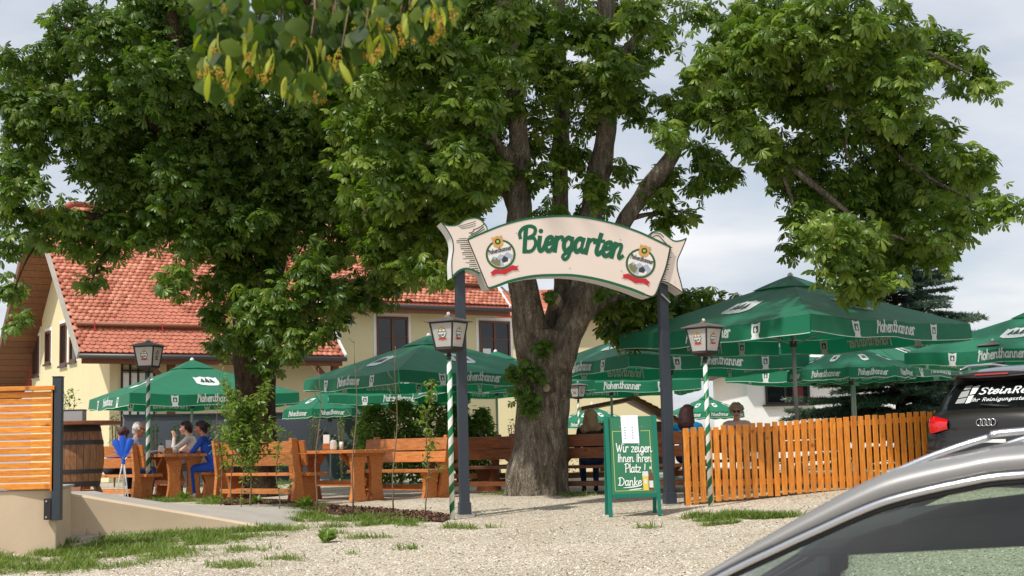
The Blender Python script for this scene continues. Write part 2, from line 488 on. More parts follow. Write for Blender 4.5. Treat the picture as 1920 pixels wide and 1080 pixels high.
M_tile = plain('clay_tile', lin(190, 116, 92), .78, .10, 5, bmp=.3, bscale=50, rand=.13, dirt=.08)
M_tile2 = plain('clay_ridge_tile', lin(160, 82, 62), .8, .2, 6, rand=.15, dirt=.2)
M_winbrown = plain('window_brown', lin(98, 56, 34), .45, .1, 8)
M_pane = glass('window_pane', (.012, .015, .018), .04)
M_darkgutter = plain('gutter_zinc', lin(78, 76, 76), .45, .15, 5, metal=.4)
M_bark = barkmat('chestnut_bark', lin(80, 72, 62), lin(132, 121, 106), lin(174, 164, 148))
M_bark2 = barkmat('dark_bark', lin(44, 34, 26), lin(74, 60, 46), lin(104, 88, 68))
M_cutwood = plain('cut_branch_scar', lin(158, 138, 114), .9, .2, 14)
M_leaf = leafmat('chestnut_leaf', (.046, .098, .011), (.112, .186, .022), (.240, .305, .055), .38)
M_leaf2 = leafmat('chestnut_leaf_deep', (.036, .084, .011), (.088, .160, .021), (.195, .265, .048), .36)
M_linden = leafmat('linden_leaf', (.016, .046, .006), (.050, .098, .009), (.125, .165, .014), .45, .6)
M_bract = leafmat('linden_bract', (.20, .25, .018), (.29, .32, .028), (.38, .40, .05), .40, .6)
M_bloss = plain('linden_blossom', lin(170, 138, 44), .8, .45, 60)
M_shrub = leafmat('shrub_leaf', (.075, .14, .020), (.15, .235, .040), (.25, .33, .08), .40)
M_shrubd = leafmat('hedge_leaf', (.09, .17, .030), (.165, .26, .052), (.25, .34, .09), .40)
M_spruce = leafmat('spruce_needles', (.060, .105, .085), (.11, .165, .14), (.19, .25, .22), .2)
M_grass = leafmat('grass_blade', (.075, .125, .022), (.145, .205, .045), (.25, .29, .09), .4, .55)
M_mulch = plain('bark_mulch', lin(86, 58, 44), .95, .4, 30, bmp=.8, bscale=60, rand=.3)
M_twig = plain('twig_bark', lin(120, 98, 78), .85, .25, 20)
M_black = plain('black_rubber', lin(22, 22, 23), .7, .1, 10)

# ------------------------------------------------------------------ the ground
def structure(o): o['kind'] = 'structure'; return o
def stuff(o): o['kind'] = 'stuff'; return o
xs = sorted(set(list(np.arange(-14, 14.01, .35)) + [-1500, -600, -250, -120, -60, -35, -22, 22, 35, 60, 120, 250, 600, 1500]))
ys = sorted(set(list(np.arange(0, 30.01, .35)) + [-300, -60, -20, -6, 33, 36, 40, 44, 52, 60, 70, 90, 140, 250, 500, 1000, 2200]))
def gzn(x, y):
    n = mnoise.noise(Vector((x * .7, y * .7, 0))) * .022 + mnoise.noise(Vector((x * 2.3, y * 2.3, 3))) * .008
    return gz(x, y) + n * (1 if abs(x) < 15 and y < 30 else 0)
g = MB(); g.grid([[Vector((x, y, gzn(x, y))) for x in xs] for y in ys])
structure(g.build('ground', M_gravel, smooth=True))

def poly_inside(poly, x, y):
    c = False; j = len(poly) - 1
    for i in range(len(poly)):
        if (poly[i][1] > y) != (poly[j][1] > y) and x < (poly[j][0] - poly[i][0]) * (y - poly[i][1]) / (poly[j][1] - poly[i][1]) + poly[i][0]: c = not c
        j = i
    return c
def pxpoly(pts): return [(lambda p: (p.x, p.y))(ground(*q)) for q in pts]
def sheet(name, poly, mat, dz):
    x0, x1 = min(p[0] for p in poly), max(p[0] for p in poly); y0, y1 = min(p[1] for p in poly), max(p[1] for p in poly)
    bm = bmesh.new()
    f = bm.faces.new([bm.verts.new((x, y, 0)) for x, y in poly])
    for ax, a, b in ((0, x0, x1), (1, y0, y1)):
        k = a + .3
        while k < b:
            co = (k, 0, 0) if ax == 0 else (0, k, 0); no = (1, 0, 0) if ax == 0 else (0, 1, 0)
            bmesh.ops.bisect_plane(bm, geom=bm.verts[:] + bm.edges[:] + bm.faces[:], plane_co=co, plane_no=no); k += .3
    bmesh.ops.triangulate(bm, faces=bm.faces)
    for v in bm.verts: v.co.z = gzn(v.co.x, v.co.y) + dz + .012 * mnoise.noise(v.co * 3)
    bmesh.ops.recalc_face_normals(bm, faces=bm.faces)
    for fc in bm.faces:
        if fc.normal.z < 0: fc.normal_flip()
    me = bpy.data.meshes.new(name); bm.to_mesh(me); bm.free(); me.materials.append(mat)
    return structure(link(bpy.data.objects.new(name, me)))

# loose pebbles on the gravel, nobody could count them
def pebbles():
    n = 52000
    t = NR.random(n)
    Y = 12.2 + (1 - np.sqrt(1 - t * .93)) * 11.5
    X = (NR.random(n) - .5) * 2 * (Y * .37)
    Z = np.array([gzn(a, b) for a, b in zip(X, Y)])
    TV = np.array([(1, 0, 0), (0, 1, 0), (-1, 0, 0), (0, -1, 0), (0, 0, .75), (.75, .7, .25), (-.7, .75, .2)], float)
    TF = np.array([(0, 5, 4), (5, 1, 4), (1, 6, 4), (6, 2, 4), (2, 3, 4), (3, 0, 4)])
    sz = .005 + .010 * NR.random(n) ** 2.2
    m3 = rot_np(NR.random(n) * 6.28, NR.normal(0, .25, n), NR.normal(0, .25, n))
    V, F = place(TV, TF, np.stack([X, Y, Z + .001], 1), m3, sz)
    m, t_, p, out = newmat('pebble')
    geo = t_.nodes.new('ShaderNodeNewGeometry')
    t_.links.new(ramp(t_, geo.outputs['Random Per Island'], [(0, lin(150, 138, 122)), (.45, lin(190, 179, 163)), (1, lin(220, 212, 199))]), p.inputs['Base Color'])
    p.inputs['Roughness'].default_value = .9
    o = link(bpy.data.objects.new('pebbles', np_mesh('pebbles', V, F, m)))
    stuff(o); tag(o, 'loose pale pebbles strewn over the gravel forecourt', 'pebbles')
pebbles()

MULCH = pxpoly([(405, 941), (450, 937), (560, 946), (690, 955), (800, 962), (852, 970), (830, 979), (740, 976), (650, 968), (560, 958), (480, 950), (420, 948)])
sheet('mulch_bed', MULCH, M_mulch, .02)
def mulch_chips():
    n = 5200; pts = []
    x0, x1 = min(p[0] for p in MULCH), max(p[0] for p in MULCH); y0, y1 = min(p[1] for p in MULCH), max(p[1] for p in MULCH)
    while len(pts) < n:
        x, y = RNG.uniform(x0, x1), RNG.uniform(y0, y1)
        if poly_inside(MULCH, x, y): pts.append((x, y, gzn(x, y) + .03))
    TV = np.array([(-1, -.3, 0), (1, -.4, .1), (.9, .35, .15), (-1.1, .3, .1)], float); TF = np.array([(0, 1, 2), (0, 2, 3)])
    m3 = rot_np(NR.random(n) * 6.28, NR.normal(0, .5, n), NR.normal(0, .5, n))
    V, F = place(TV, TF, np.array(pts), m3, .012 + .02 * NR.random(n))
    m, t_, p, out = newmat('mulch_chip')
    geo = t_.nodes.new('ShaderNodeNewGeometry')
    t_.links.new(ramp(t_, geo.outputs['Random Per Island'], [(0, lin(52, 34, 26)), (.5, lin(92, 62, 48)), (1, lin(140, 104, 84))]), p.inputs['Base Color'])
    p.inputs['Roughness'].default_value = .95
    o = stuff(link(bpy.data.objects.new('mulch_chips', np_mesh('mulch_chips', V, F, m))))
    tag(o, 'dark bark mulch chips in the bed under the saplings', 'mulch')
mulch_chips()

LEAF_OVAL = (np.array([(0, 0, 0), (.35, .22, .03), (.35, 0, -.02), (.35, -.22, .03), (.75, .17, .0), (.75, 0, -.05), (.75, -.17, .0), (1, 0, -.1)], float),
             np.array([(0, 2, 1), (0, 3, 2), (1, 2, 5), (1, 5, 4), (2, 3, 6), (2, 6, 5), (4, 5, 7), (5, 6, 7)]))
# grass: patches given as soft ellipses on the ground (centre pixel, radii in metres, density)
def grass():
    blobs = []
    for px, py, rx, ry, dn in [(60, 1040, 1.1, .8, 900), (140, 1030, .9, .7, 1100), (30, 1068, 1.0, .6, 700), (230, 1020, .9, .6, 1200), (300, 1012, .8, .5, 1000), (120, 1060, 1.2, .5, 800),
                               (360, 1005, .8, .5, 900), (430, 1003, .7, .5, 800), (260, 1045, .9, .35, 420), (380, 1035, .8, .3, 260), (500, 995, .5, .4, 420), (610, 1005, .25, .3, 260), (180, 1005, .5, .3, 600), (50, 1030, .8, .5, 900), (90, 1045, 1.0, .5, 900), (200, 1035, .9, .4, 700), (320, 1022, .7, .35, 600), (400, 1012, .7, .35, 600),
                               (570, 955, .35, .4, 420), (610, 967, .55, .35, 900), (690, 973, .6, .28, 700), (650, 985, .5, .3, 420), (560, 975, .4, .25, 380), (740, 980, .4, .25, 350), (790, 985, .4, .2, 140),
                               (345, 940, .8, .35, 900), (420, 944, .4, .3, 450), (480, 946, .25, .2, 260), (310, 938, .4, .3, 360),
                               (1330, 968, .45, .14, 600), (1390, 970, .55, .15, 900), (1450, 969, .4, .14, 500), (1350, 982, .3, .1, 120), (1380, 996, .12, .1, 60), (1280, 972, .25, .15, 120),
                               (850, 990, .2, .15, 70), (760, 1030, .2, .12, 40), (690, 1010, .3, .12, 60), (520, 1050, .3, .2, 110), (470, 1055, .3, .2, 90), (900, 990, .3, .1, 40), (640, 1040, .2, .1, 30),
                               (430, 1062, .4, .2, 120), (1010, 1000, .3, .1, 20), (1210, 990, .2, .08, 25), (1370, 925, .3, .2, 0), (955, 926, .5, .3, 120), (1080, 930, .3, .2, 60)]:
        c = ground(px, py)
        for _ in range(int(dn * 1.35)):
            a, q = RNG.uniform(0, 6.283), math.sqrt(RNG.random()) * RNG.uniform(.55, 1.25)
            blobs.append((c.x + math.cos(a) * rx * q, c.y + math.sin(a) * ry * q * .9))
    keep = []
    for x, y in blobs:
        k = mnoise.noise(Vector((x * 2.2, y * 2.2, 9)))
        if k + .45 * mnoise.noise(Vector((x * 7, y * 7, 2))) > -.06 and y < 26: keep.append((x, y, gzn(x, y)))
    n = len(keep)
    per = 3
    pos = np.repeat(np.array(keep), per, 0); pos[:, :2] += NR.normal(0, .03, (n * per, 2))
    TV = np.array([(0, -.055, 0), (0, .055, 0), (.25, -.05, .55), (.25, .05, .55), (.75, 0, .95)], float)
    TF = np.array([(0, 1, 3), (0, 3, 2), (2, 3, 4)])
    m3 = rot_np(NR.random(n * per) * 6.28, NR.normal(.15, .3, n * per), NR.normal(0, .2, n * per))
    V, F = place(TV, TF, pos, m3, .035 + .07 * NR.random(n * per) ** 1.8)
    k2 = NR.choice(n, n // 2); p2 = np.array(keep)[k2]; p2[:, :2] += NR.normal(0, .06, (len(p2), 2)); p2[:, 2] += .012
    V2, F2 = place(LEAF_OVAL[0], LEAF_OVAL[1], p2, rot_np(NR.random(len(p2)) * 6.28, NR.normal(-.25, .35, len(p2)), NR.normal(0, .3, len(p2))), .025 + .05 * NR.random(len(p2)) ** 2)
    F = np.concatenate([F, F2 + len(V)]); V = np.concatenate([V, V2])
    o = stuff(link(bpy.data.objects.new('grass', np_mesh('grass', V, F, M_grass))))
    tag(o, 'short patchy grass and weeds growing through the gravel', 'grass')
grass()

def litter():
    n = 420; Y = 12.6 + NR.random(n) ** .7 * 9.5; X = (NR.random(n) - .5) * 2 * Y * .36
    pos = np.stack([X, Y, [gzn(a, b) + .012 for a, b in zip(X, Y)]], 1)
    V, F = place(LEAF_OVAL[0], LEAF_OVAL[1], pos, rot_np(NR.random(n) * 6.28, NR.normal(0, .3, n), NR.normal(0, .3, n)), .02 + .045 * NR.random(n) ** 2)
    m, t_, p, out = newmat('fallen_leaf'); geo = t_.nodes.new('ShaderNodeNewGeometry')
    t_.links.new(ramp(t_, geo.outputs['Random Per Island'], [(0, lin(92, 74, 50)), (.5, lin(132, 122, 78)), (1, lin(120, 136, 70))]), p.inputs['Base Color']); p.inputs['Roughness'].default_value = .9
    tag(stuff(link(bpy.data.objects.new('fallen_leaves', np_mesh('fallen_leaves', V, F, m)))), 'small dry leaves and debris scattered on the gravel', 'leaves')
litter()
# broad-leaved weeds at the foot of the wall and in the bed
def weed(px, py, h, n, idx):
    c = ground(px, py)
    TV, TF = LEAF_OVAL
    yaw = NR.random(n) * 6.28
    m3 = rot_np(yaw, NR.uniform(-1.2, -.2, n), NR.normal(0, .3, n))
    pos = np.stack([c.x + np.cos(yaw) * .05 * NR.random(n), c.y + np.sin(yaw) * .05 * NR.random(n), gzn(c.x, c.y) + h * .6 * NR.random(n)], 1)
    V, F = place(TV, TF, pos, m3, h * NR.uniform(.6, 1.1, n))
    V -= np.array(c)
    o = link(bpy.data.objects.new('weed', np_mesh('weed', V, F, M_shrub))); o.location = c
    tag(o, idx, 'weed', 'weeds along the forecourt edge')


# ------------------------------------------------------------------ the tiled house
AL = R(32)
FD = Vector((math.cos(AL), math.sin(AL), 0)); GD = Vector((-math.sin(AL), math.cos(AL), 0)); UZ = Vector((0, 0, 1))
HC = P(150, 661, 40.0)          # outer eave corner
SLP = .93
RS = 5.55                       # ridge at this depth behind the eave
def H(a, s, z): return Vector((HC.x, HC.y, 0)) + FD * a + GD * s + UZ * z
def rz_(s): return HC.z + SLP * (s if s <= RS else 2 * RS - s)
def house():
    base = Vector((HC.x, HC.y, 0))
    h = thing('tiled_house', 'large cream yellow house with long red tiled roof behind the trees', 'house', base)
    kw = dict(parent=h, world=True)
    def quadwall(a0, s0, a1, s1, z0, z1, t=.25):
        b = MB(); d = (H(a1, s1, 0) - H(a0, s0, 0)).normalized(); nn = Vector((-d.y, d.x, 0)) * t
        p, q = H(a0, s0, 0), H(a1, s1, 0)
        b.hexa([p + UZ * z0, q + UZ * z0, q + nn + UZ * z0, p + nn + UZ * z0, p + UZ * z1, q + UZ * z1, q + nn + UZ * z1, p + nn + UZ * z1]); return b
    AW = 1.1
    # gable wall
    g = MB(); pr = [(.9, 0), (2 * RS - .9, 0), (2 * RS - .9, rz_(.9) - .18), (RS, rz_(RS) - .2), (.9, rz_(.9) - .18)]
    g.prism([(s, z) for s, z in pr], H(AW, 0, 0), GD, UZ, FD * .3)
    gw = g.build('gable_wall', M_plaster, **kw)
    lw = quadwall(AW + .3, .9, 8.15, .9, 0, rz_(.9) - .25).build('front_wall', M_plaster, **kw)
    rw = quadwall(8.4, 2.75, 15.2, 2.75, 0, rz_(2.75) - .25).build('front_wall', M_plaster, **kw)
    rw['label'] = 'yellow front wall with two brown windows'
    # cheek between low and high roof
    c = MB(); c.prism([(.9, 0), (2.95, 0), (2.95, rz_(2.95) - .2), (.9, rz_(.9) - .2)], H(8.15, 0, 0), GD, UZ, FD * .25); c.build('side_wall', M_plaster, **kw)
    for i in range(7):
        z = 3.75 + i * .22; s0 = max(.75, (z - HC.z) / SLP + .22); 
        b = MB(); b.hexa([H(8.402, s0, z), H(8.43, s0, z), H(8.43, 2.74, z), H(8.402, 2.74, z), H(8.402, s0 + .2, z + .2), H(8.42, s0 + .2, z + .2), H(8.42, 2.74, z + .2), H(8.402, 2.74, z + .2)])
        b.build('cladding_board', M_plwhite, **kw)
    b = MB(); b.prism([(2.8, 0), (2 * RS - .9, 0), (2 * RS - .9, rz_(.9) - .18), (RS, rz_(RS) - .2), (2.8, rz_(2.8) - .2)], H(15.2, 0, 0), GD, UZ, FD * .25); b.build('end_wall', M_plaster, **kw)
    # roof body under the tiles
    th = .14
    def slab(poly, nrm, t, name, mat, par):
        m = MB(); k = len(poly); m.add(poly + [p - nrm * t for p in poly], [tuple(range(k)), tuple(range(2 * k - 1, k - 1, -1))] + [((i + 1) % k, i, k + i, k + (i + 1) % k) for i in range(k)])
        return m.build(name, mat, parent=par, world=True)
    def F1(a, s): return H(a, s, rz_(s))
    nf = (UZ - GD * SLP).normalized(); nb = (UZ + GD * SLP).normalized()
    # roof outline with a small half hip at the gable end
    hipa, hips = 1.15, 4.62
    frontp = [F1(0, 0), F1(8.2, 0), F1(8.2, 2.1), F1(15.6, 2.1), F1(15.6, RS), F1(hipa, RS), F1(0, hips)]
    roof = slab([p - nf * .03 for p in frontp], nf, th, 'roof', M_tile2, h)
    slab([p - nb * .03 for p in [F1(hipa, RS), F1(15.6, RS), F1(15.6, 2 * RS + .4), F1(0, 2 * RS + .4), F1(0, 2 * RS - hips)]], nb, th, 'roof', M_tile2, h)
    hp = [F1(0, hips), F1(hipa, RS), F1(0, 2 * RS - hips)]; nh = (hp[1] - hp[0]).cross(hp[2] - hp[0]).normalized(); nh = nh if nh.z > 0 else -nh
    slab(hp, nh, th, 'roof', M_tile, h)
    # soffit boards under the left slope overhang and the verge
    for i in range(30):
        s0 = RS + .05 + i * .21; s1 = s0 + .2
        m = MB(); q = [H(-.02, s0, rz_(s0)) - nb * .2, H(AW, s0, rz_(s0)) - nb * .2, H(AW, s1, rz_(s1)) - nb * .2, H(-.02, s1, rz_(s1)) - nb * .2]
        m.hexa([p - nb * .025 for p in q] + q); m.build('soffit_board', M_woodrf, parent=roof, world=True)
    for s0, s1, mt in ((0, RS - .9, M_conc), (RS + .9, 2 * RS + .4, M_woodrf)):
        nn = nf if s1 < RS else nb
        m = MB(); m.bar(F1(-.03, s0) - nn * .1, F1(-.03, s1) - nn * .1, .05, .26, nn); m.build('verge_board', mt, parent=roof, world=True)
    for s in (6.4, 9.0, 11.3):
        m = MB(); m.bar(H(-.1, s, rz_(s) - .33), H(AW, s, rz_(s) - .33), .16, .2); m.build('purlin', M_woodrf, parent=roof, world=True)
    m = MB(); m.bar(F1(8.22, 0) - nf * .05, F1(8.22, 2.2) - nf * .05, .05, .24, nf); m.build('verge_board', M_white, parent=roof, world=True)
    m = MB(); m.bar(F1(15.62, 2.1) - nf * .05, F1(15.62, RS) - nf * .05, .05, .24, nf); m.build('verge_board', M_white, parent=roof, world=True)
    # gutters and snow guard
    for a0, a1, s in ((-.05, 8.2, 0), (8.3, 15.7, 2.1)):
        m = MB(); m.tube([H(a0, s - .09, rz_(s) - .1), H(a1, s - .09, rz_(s) - .1)], .075, 10); m.build('gutter', M_darkgutter, parent=roof, world=True, smooth=True)
        m = MB(); m.bar(H(a0 + .1, s + .02, rz_(s) - .22), H(a1 - .1, s + .02, rz_(s) - .22), .05, .18); m.build('fascia', M_woodold, parent=roof, world=True)
    m = MB(); m.tube([F1(.1, .85) + nf * .12, F1(8.1, .85) + nf * .12], .07, 10); m.build('snow_guard_log', M_woodold, parent=roof, world=True, smooth=True)
    m = MB(); m.tube([F1(8.6, 2.9) + nf * .12, F1(15.3, 2.9) + nf * .12], .07, 10); m.build('snow_guard_log', M_woodold, parent=roof, world=True, smooth=True)
    for a in (.6, 2.6, 4.6, 6.6):
        m = MB(); m.bar(F1(a, .70) + nf * .05, F1(a, .86) + nf * .2, .03, .02, nf); m.build('snow_guard_bracket', M_red, parent=roof, world=True)
    # beaver-tail tiles
    tw, row = .178, .165
    outl = [(-.5, 1.0), (.5, 1.0), (.5, .16), (.36, .03), (0, -.07), (-.36, .03), (-.5, .16)]
    L = .24
    tv = [(x * tw * .94, y * L - .02) for x, y in outl]
    sd = (GD + UZ * SLP).normalized()
    tm = MB(); k = len(tv)
    top = [FD * x + sd * y + nf * (.028 - .03 * (y / L)) for x, y in tv]
    tm.add(top + [p - nf * .016 for p in top], [tuple(range(k))] + [((i + 1) % k, i, k + i, k + (i + 1) % k) for i in range(2, k)])
    tme = tm.mesh('roof_tile', M_tile)
    bm = bmesh.new(); bm.from_mesh(tme); bmesh.ops.triangulate(bm, faces=bm.faces); bm.to_mesh(tme); bm.free()
    TV = np.array([v.co[:] for v in tme.vertices]); TF = np.array([p.vertices[:] for p in tme.polygons])
    pts = []
    smax = RS / (sd.dot(GD)); nrow = int(smax / row)
    for r in range(nrow):
        s = (r * row + .02) * sd.dot(GD)
        a = (tw / 2 if r % 2 else 0) + .06
        while a < 15.55:
            ok = a > 0 and (a < 8.15 or s > 2.1) and not (s > hips and a < (s - hips) / (RS - hips) * hipa)
            if ok:
                j = mnoise.noise(Vector((a * 1.3, s * 1.3, 0))) * .010 + RNG.uniform(-.005, .005)
                pts.append(((F1(a, s) + nf * (.012 + j) + FD * RNG.uniform(-.004, .004)), a, s))
            a += tw
    near = sorted(range(len(pts)), key=lambda i: abs(pts[i][1] - 2.6) * .8 + pts[i][2])[:300]
    ns = set(near)
    for i in near:
        o = bpy.data.objects.new('roof_tile', tme); link(o, roof); o.location = pts[i][0] - base
    rest = np.array([p[0] - base for i, p in enumerate(pts) if i not in ns]); n = len(rest)
    V, F = place(TV, TF, rest, np.repeat(np.eye(3)[None], n, 0) , np.ones(n))
    m, t_, p, out = newmat('clay_tiles_field')
    geo = t_.nodes.new('ShaderNodeNewGeometry'); v = coords(t_)
    c = ramp(t_, geo.outputs['Random Per Island'], [(0, lin(164, 92, 72)), (.5, lin(194, 120, 96)), (1, lin(216, 148, 122))])
    c = mixc(t_, 1.0, c, ramp(t_, noise_node(t_, v, 1.1, 8, .7), [(.35, (1.03, 1.03, 1.03)), (.72, (.82, .81, .80))]), 'MULTIPLY')
    t_.links.new(c, p.inputs['Base Color']); p.inputs['Roughness'].default_value = .8; p.inputs['Specular IOR Level'].default_value = .25
    stuff(link(bpy.data.objects.new('roof_tile_field', np_mesh('roof_tile_field', V, F, m)), h))
    # ridge and hip tiles
    def ridge(p0, p1):
        n_ = int((p1 - p0).length / .33); d = (p1 - p0) / n_
        for i in range(n_):
            q0 = p0 + d * i; m = MB(); m.tube([q0 + UZ * .02, q0 + d * 1.12 + UZ * .0], [.125, .105], 10); m.build('ridge_tile', M_tile2, parent=roof, world=True, smooth=True)
    ridge(F1(0, hips), F1(hipa, RS)); ridge(F1(15.6, RS), F1(hipa, RS))
    # windows
    def window(rect, p0, nrm, ax, parent, muntin=True, frame=M_winbrown, surround=.11):
        x0, x1, y0, y1 = rect
        A = onplane((x0 + x1) / 2, (y0 + y1) / 2, p0, nrm)
        wl = onplane(x0, (y0 + y1) / 2, p0, nrm); wr = onplane(x1, (y0 + y1) / 2, p0, nrm); zt = onplane((x0 + x1) / 2, y0, p0, nrm).z; zb = onplane((x0 + x1) / 2, y1, p0, nrm).z
        w = (wr - wl).length / 2; hh = (zt - zb) / 2; c = (wl + wr) / 2; c.z = (zt + zb) / 2
        o = nrm
        def bx(cx, cz, sx, sz, y0_, y1_, name, mat, par):
            m = MB(); q = c + ax * cx + UZ * cz
            m.hexa([q - ax * sx - UZ * sz + o * y0_, q + ax * sx - UZ * sz + o * y0_, q + ax * sx - UZ * sz + o * y1_, q - ax * sx - UZ * sz + o * y1_,
                    q - ax * sx + UZ * sz + o * y0_, q + ax * sx + UZ * sz + o * y0_, q + ax * sx + UZ * sz + o * y1_, q - ax * sx + UZ * sz + o * y1_])
            return m.build(name, mat, parent=par, world=True)
        wn = bx(0, 0, w, hh, -.04, .004, 'window', M_pane, parent)
        for sg in (-1, 1):
            bx(sg * (w - .035), 0, .035, hh, .005, .045, 'frame', frame, wn)
            bx(sg * (w + surround / 2), 0, surround / 2, hh + surround, .0, .012, 'surround', M_plwhite, wn)
        bx(0, hh - .04, w - .071, .04, .006, .044, 'frame', frame, wn); bx(0, -hh + .04, w - .071, .04, .006, .044, 'frame', frame, wn)
        bx(0, hh + surround / 2, w - .001, surround / 2, .001, .013, 'surround', M_plwhite, wn)
        bx(0, -hh - .035, w + .08, .03, .0135, .09, 'sill', M_darkgutter, wn)
        if muntin:
            bx(0, 0, .045, hh - .081, .007, .04, 'muntin', frame, wn)
            for sg in (-1, 1): bx(sg * w * .5, 0, w * .5 - .05, .018, .0075, .03, 'muntin', frame, wn)
    for rc in ((62, 74, 632, 705), (86, 96, 621, 682), (114, 126, 606, 685), (132, 144, 630, 678)):
        window(rc, H(AW, 0, 0), -FD, GD, h, False)
    for rc in ((706, 765, 594, 668), (898, 956, 602, 671)):
        window(rc, H(0, 2.75, 0), -GD, FD, h, True)
    q = onplane(913, 660, H(0, 2.75, 0) - GD * .005, -GD); m = MB(); m.hexa([q + FD * a_ + UZ * z_ - GD * y_ for z_ in (-.12, .12) for a_, y_ in ((-.16, 0), (.16, 0), (.16, .0008), (-.16, .0008))]); m.build('paper_in_window', M_white, **kw)
    # glazed veranda bay with timber posts under the low eave
    for i in range(5):
        a = AW + .35 + i * .24
        m = MB(); m.bar(H(a, .86, .4), H(a, .86, rz_(.9) - .27), .05, .05, GD); m.build('veranda_bar', M_iron, **kw)
        if i < 4:
            m = MB(); q = [H(a + .03, .872, .5), H(a + .21, .872, .5), H(a + .21, .872, 3.15), H(a + .03, .872, 3.15)]; m.add(q, [(0, 1, 2, 3)]); m.add([p - GD * .01 for p in q], [(3, 2, 1, 0)])
            m.build('veranda_pane', M_plwhite, **kw)
    for z in (3.22, 3.42): 
        m = MB(); m.bar(H(AW + .33, .85, z), H(AW + 1.35, .85, z), .05, .05); m.build('veranda_bar', M_iron, **kw)
    for a in (2.75, 5.4, 8.0):
        m = MB(); m.bar(H(a, .35, 0), H(a, .35, rz_(.35) - .2), .2, .2, GD); m.build('timber_post', M_woodold, **kw)
        m = MB(); m.bar(H(a, .35, 2.7), H(a - .6, .35, 3.35), .12, .12, GD); m.build('timber_brace', M_woodold, **kw)
    for s, a in ((2.55, 8.62),):
        m = MB(); m.tube([H(a, s, rz_(2.1) - .1), H(a, s, .1)], .05, 8); m.build('downpipe', M_darkgutter, **kw)
house()

# grey garden wall behind the tables
def slabwall(name, label, cat, p, q, h, t, mat, cap=None):
    p, q = Vector(p), Vector(q); d = (q - p).normalized(); nn = Vector((-d.y, d.x, 0)) * t
    o = thing(name, label, cat, p)
    m = MB(); m.hexa([p, q, q + nn, p + nn, p + UZ * h, q + UZ * h, q + nn + UZ * h, p + nn + UZ * h]); m.build('wall_body', mat, o, True)
    d2 = d * .03; n2 = nn.normalized() * .03
    m = MB(); m.hexa([v + UZ * (h + .001) for v in (p - d2 - n2, q + d2 - n2, q + d2 + nn + n2, p - d2 + nn + n2)] + [v + UZ * (h + .05) for v in (p - d2 - n2, q + d2 - n2, q + d2 + nn + n2, p - d2 + nn + n2)])
    m.build('coping', cap or mat, o, True)
    return o
slabwall('garden_wall', 'long slate grey garden wall behind the dining tables at left', 'wall', (-10.0, 36.5, 0), (-3.9, 38.8, 0), 1.75, .2, M_plgrey, M_anthra)

# further red-roofed building behind the chestnut trunk
def farbuilding():
    c = P(1120, 577, 62); w = 4.97
    o = thing('farm_building', 'distant yellow building with red roof glimpsed behind the chestnut trunk', 'house', (c.x, 62, -.6))
    m = MB(); m.box(-w, w - 2.35, 0, 8, 0, c.z + .6); m.build('wall', M_plaster, o)
    m = MB(); z = c.z + .62; m.hexa([(-w - .5, -.6, z - .5), (w - 1.7, -.6, z - .5), (w - 1.7, 4, z + 1.1), (-w - .5, 4, z + 1.1), (-w - .5, -.6, z - .35), (w - 1.7, -.6, z - .35), (w - 1.7, 4, z + 1.25), (-w - .5, 4, z + 1.25)])
    m.hexa([(-w - .5, 4.001, z + 1.1), (w - 1.7, 4.001, z + 1.1), (w - 1.7, 8.6, z - .5), (-w - .5, 8.6, z - .5), (-w - .5, 4.001, z + 1.25), (w - 1.7, 4.001, z + 1.25), (w - 1.7, 8.6, z - .35), (-w - .5, 8.6, z - .35)])
    r = m.build('roof', M_tile, o)
    for i in range(16):
        y0 = -.6 + i * .29; zz = z - .35 + (y0 + .6) / 4.6 * 1.6
        b = MB(); b.hexa([(-w - .5, y0 - .03, zz + .0), (w - 1.7, y0 - .03, zz), (w - 1.7, y0 + .27, zz + .095), (-w - .5, y0 + .27, zz + .095), (-w - .5, y0 - .03, zz + .05), (w - 1.7, y0 - .03, zz + .05), (w - 1.7, y0 + .27, zz + .11), (-w - .5, y0 + .27, zz + .11)])
        b.build('tile_course', M_tile, r)
farbuilding()

# white house on the right
def whitehouse():
    Y = 47; x0 = P(1402, 760, Y).x; x1 = P(1800, 760, Y).x
    o = thing('white_house', 'white rendered house with dark window behind the picket fence', 'house', (x0, Y, -.3))
    w = x1 - x0
    m = MB(); m.box(0, w, 0, 8, 0, 3.5); wl = m.build('wall', M_plwhite, o)
    m = MB(); m.hexa([(-.5, -.6, 3.4), (w + .5, -.6, 3.4), (w + .5, 8.6, 3.4), (-.5, 8.6, 3.4), (1.2, 3.6, 5.3), (w - 1.2, 3.6, 5.3), (w - 1.2, 4.4, 5.3), (1.2, 4.4, 5.3)]); m.build('roof', plain('slate_roof', lin(112, 104, 104), .8, .15, 12, bmp=.5, bscale=30), o)
    def px2(px, py): p = P(px, py, Y); return p.x - x0, p.z + .3
    a, zt = px2(1434, 722); b, zb = px2(1519, 757)
    m = MB(); m.box(a, b, -.012, .05, zb, zt); wn = m.build('window', M_pane, o)
    for x in (a + .04, b - .04, (a * .55 + b * .45)):
        m = MB(); m.box(x - .04, x + .04, -.045, -.0125, zb, zt); m.build('frame', M_iron, wn)
    for z in (zb + .04, zt - .04):
        m = MB(); m.box(a + .08, b - .08, -.043, -.013, z - .04, z + .04); m.build('frame', M_iron, wn)
    m = MB(); m.box(a - .1, b + .1, -.16, -.01, zb - .06, zb - .005); m.build('sill', M_iron, wn)
    m = MB(); m.box(a + .9, a + 1.25, -.02, -.013, zb + .08, zt - .08); m.build('curtain', plain('red_curtain', lin(108, 44, 44), .9), wn)
whitehouse()

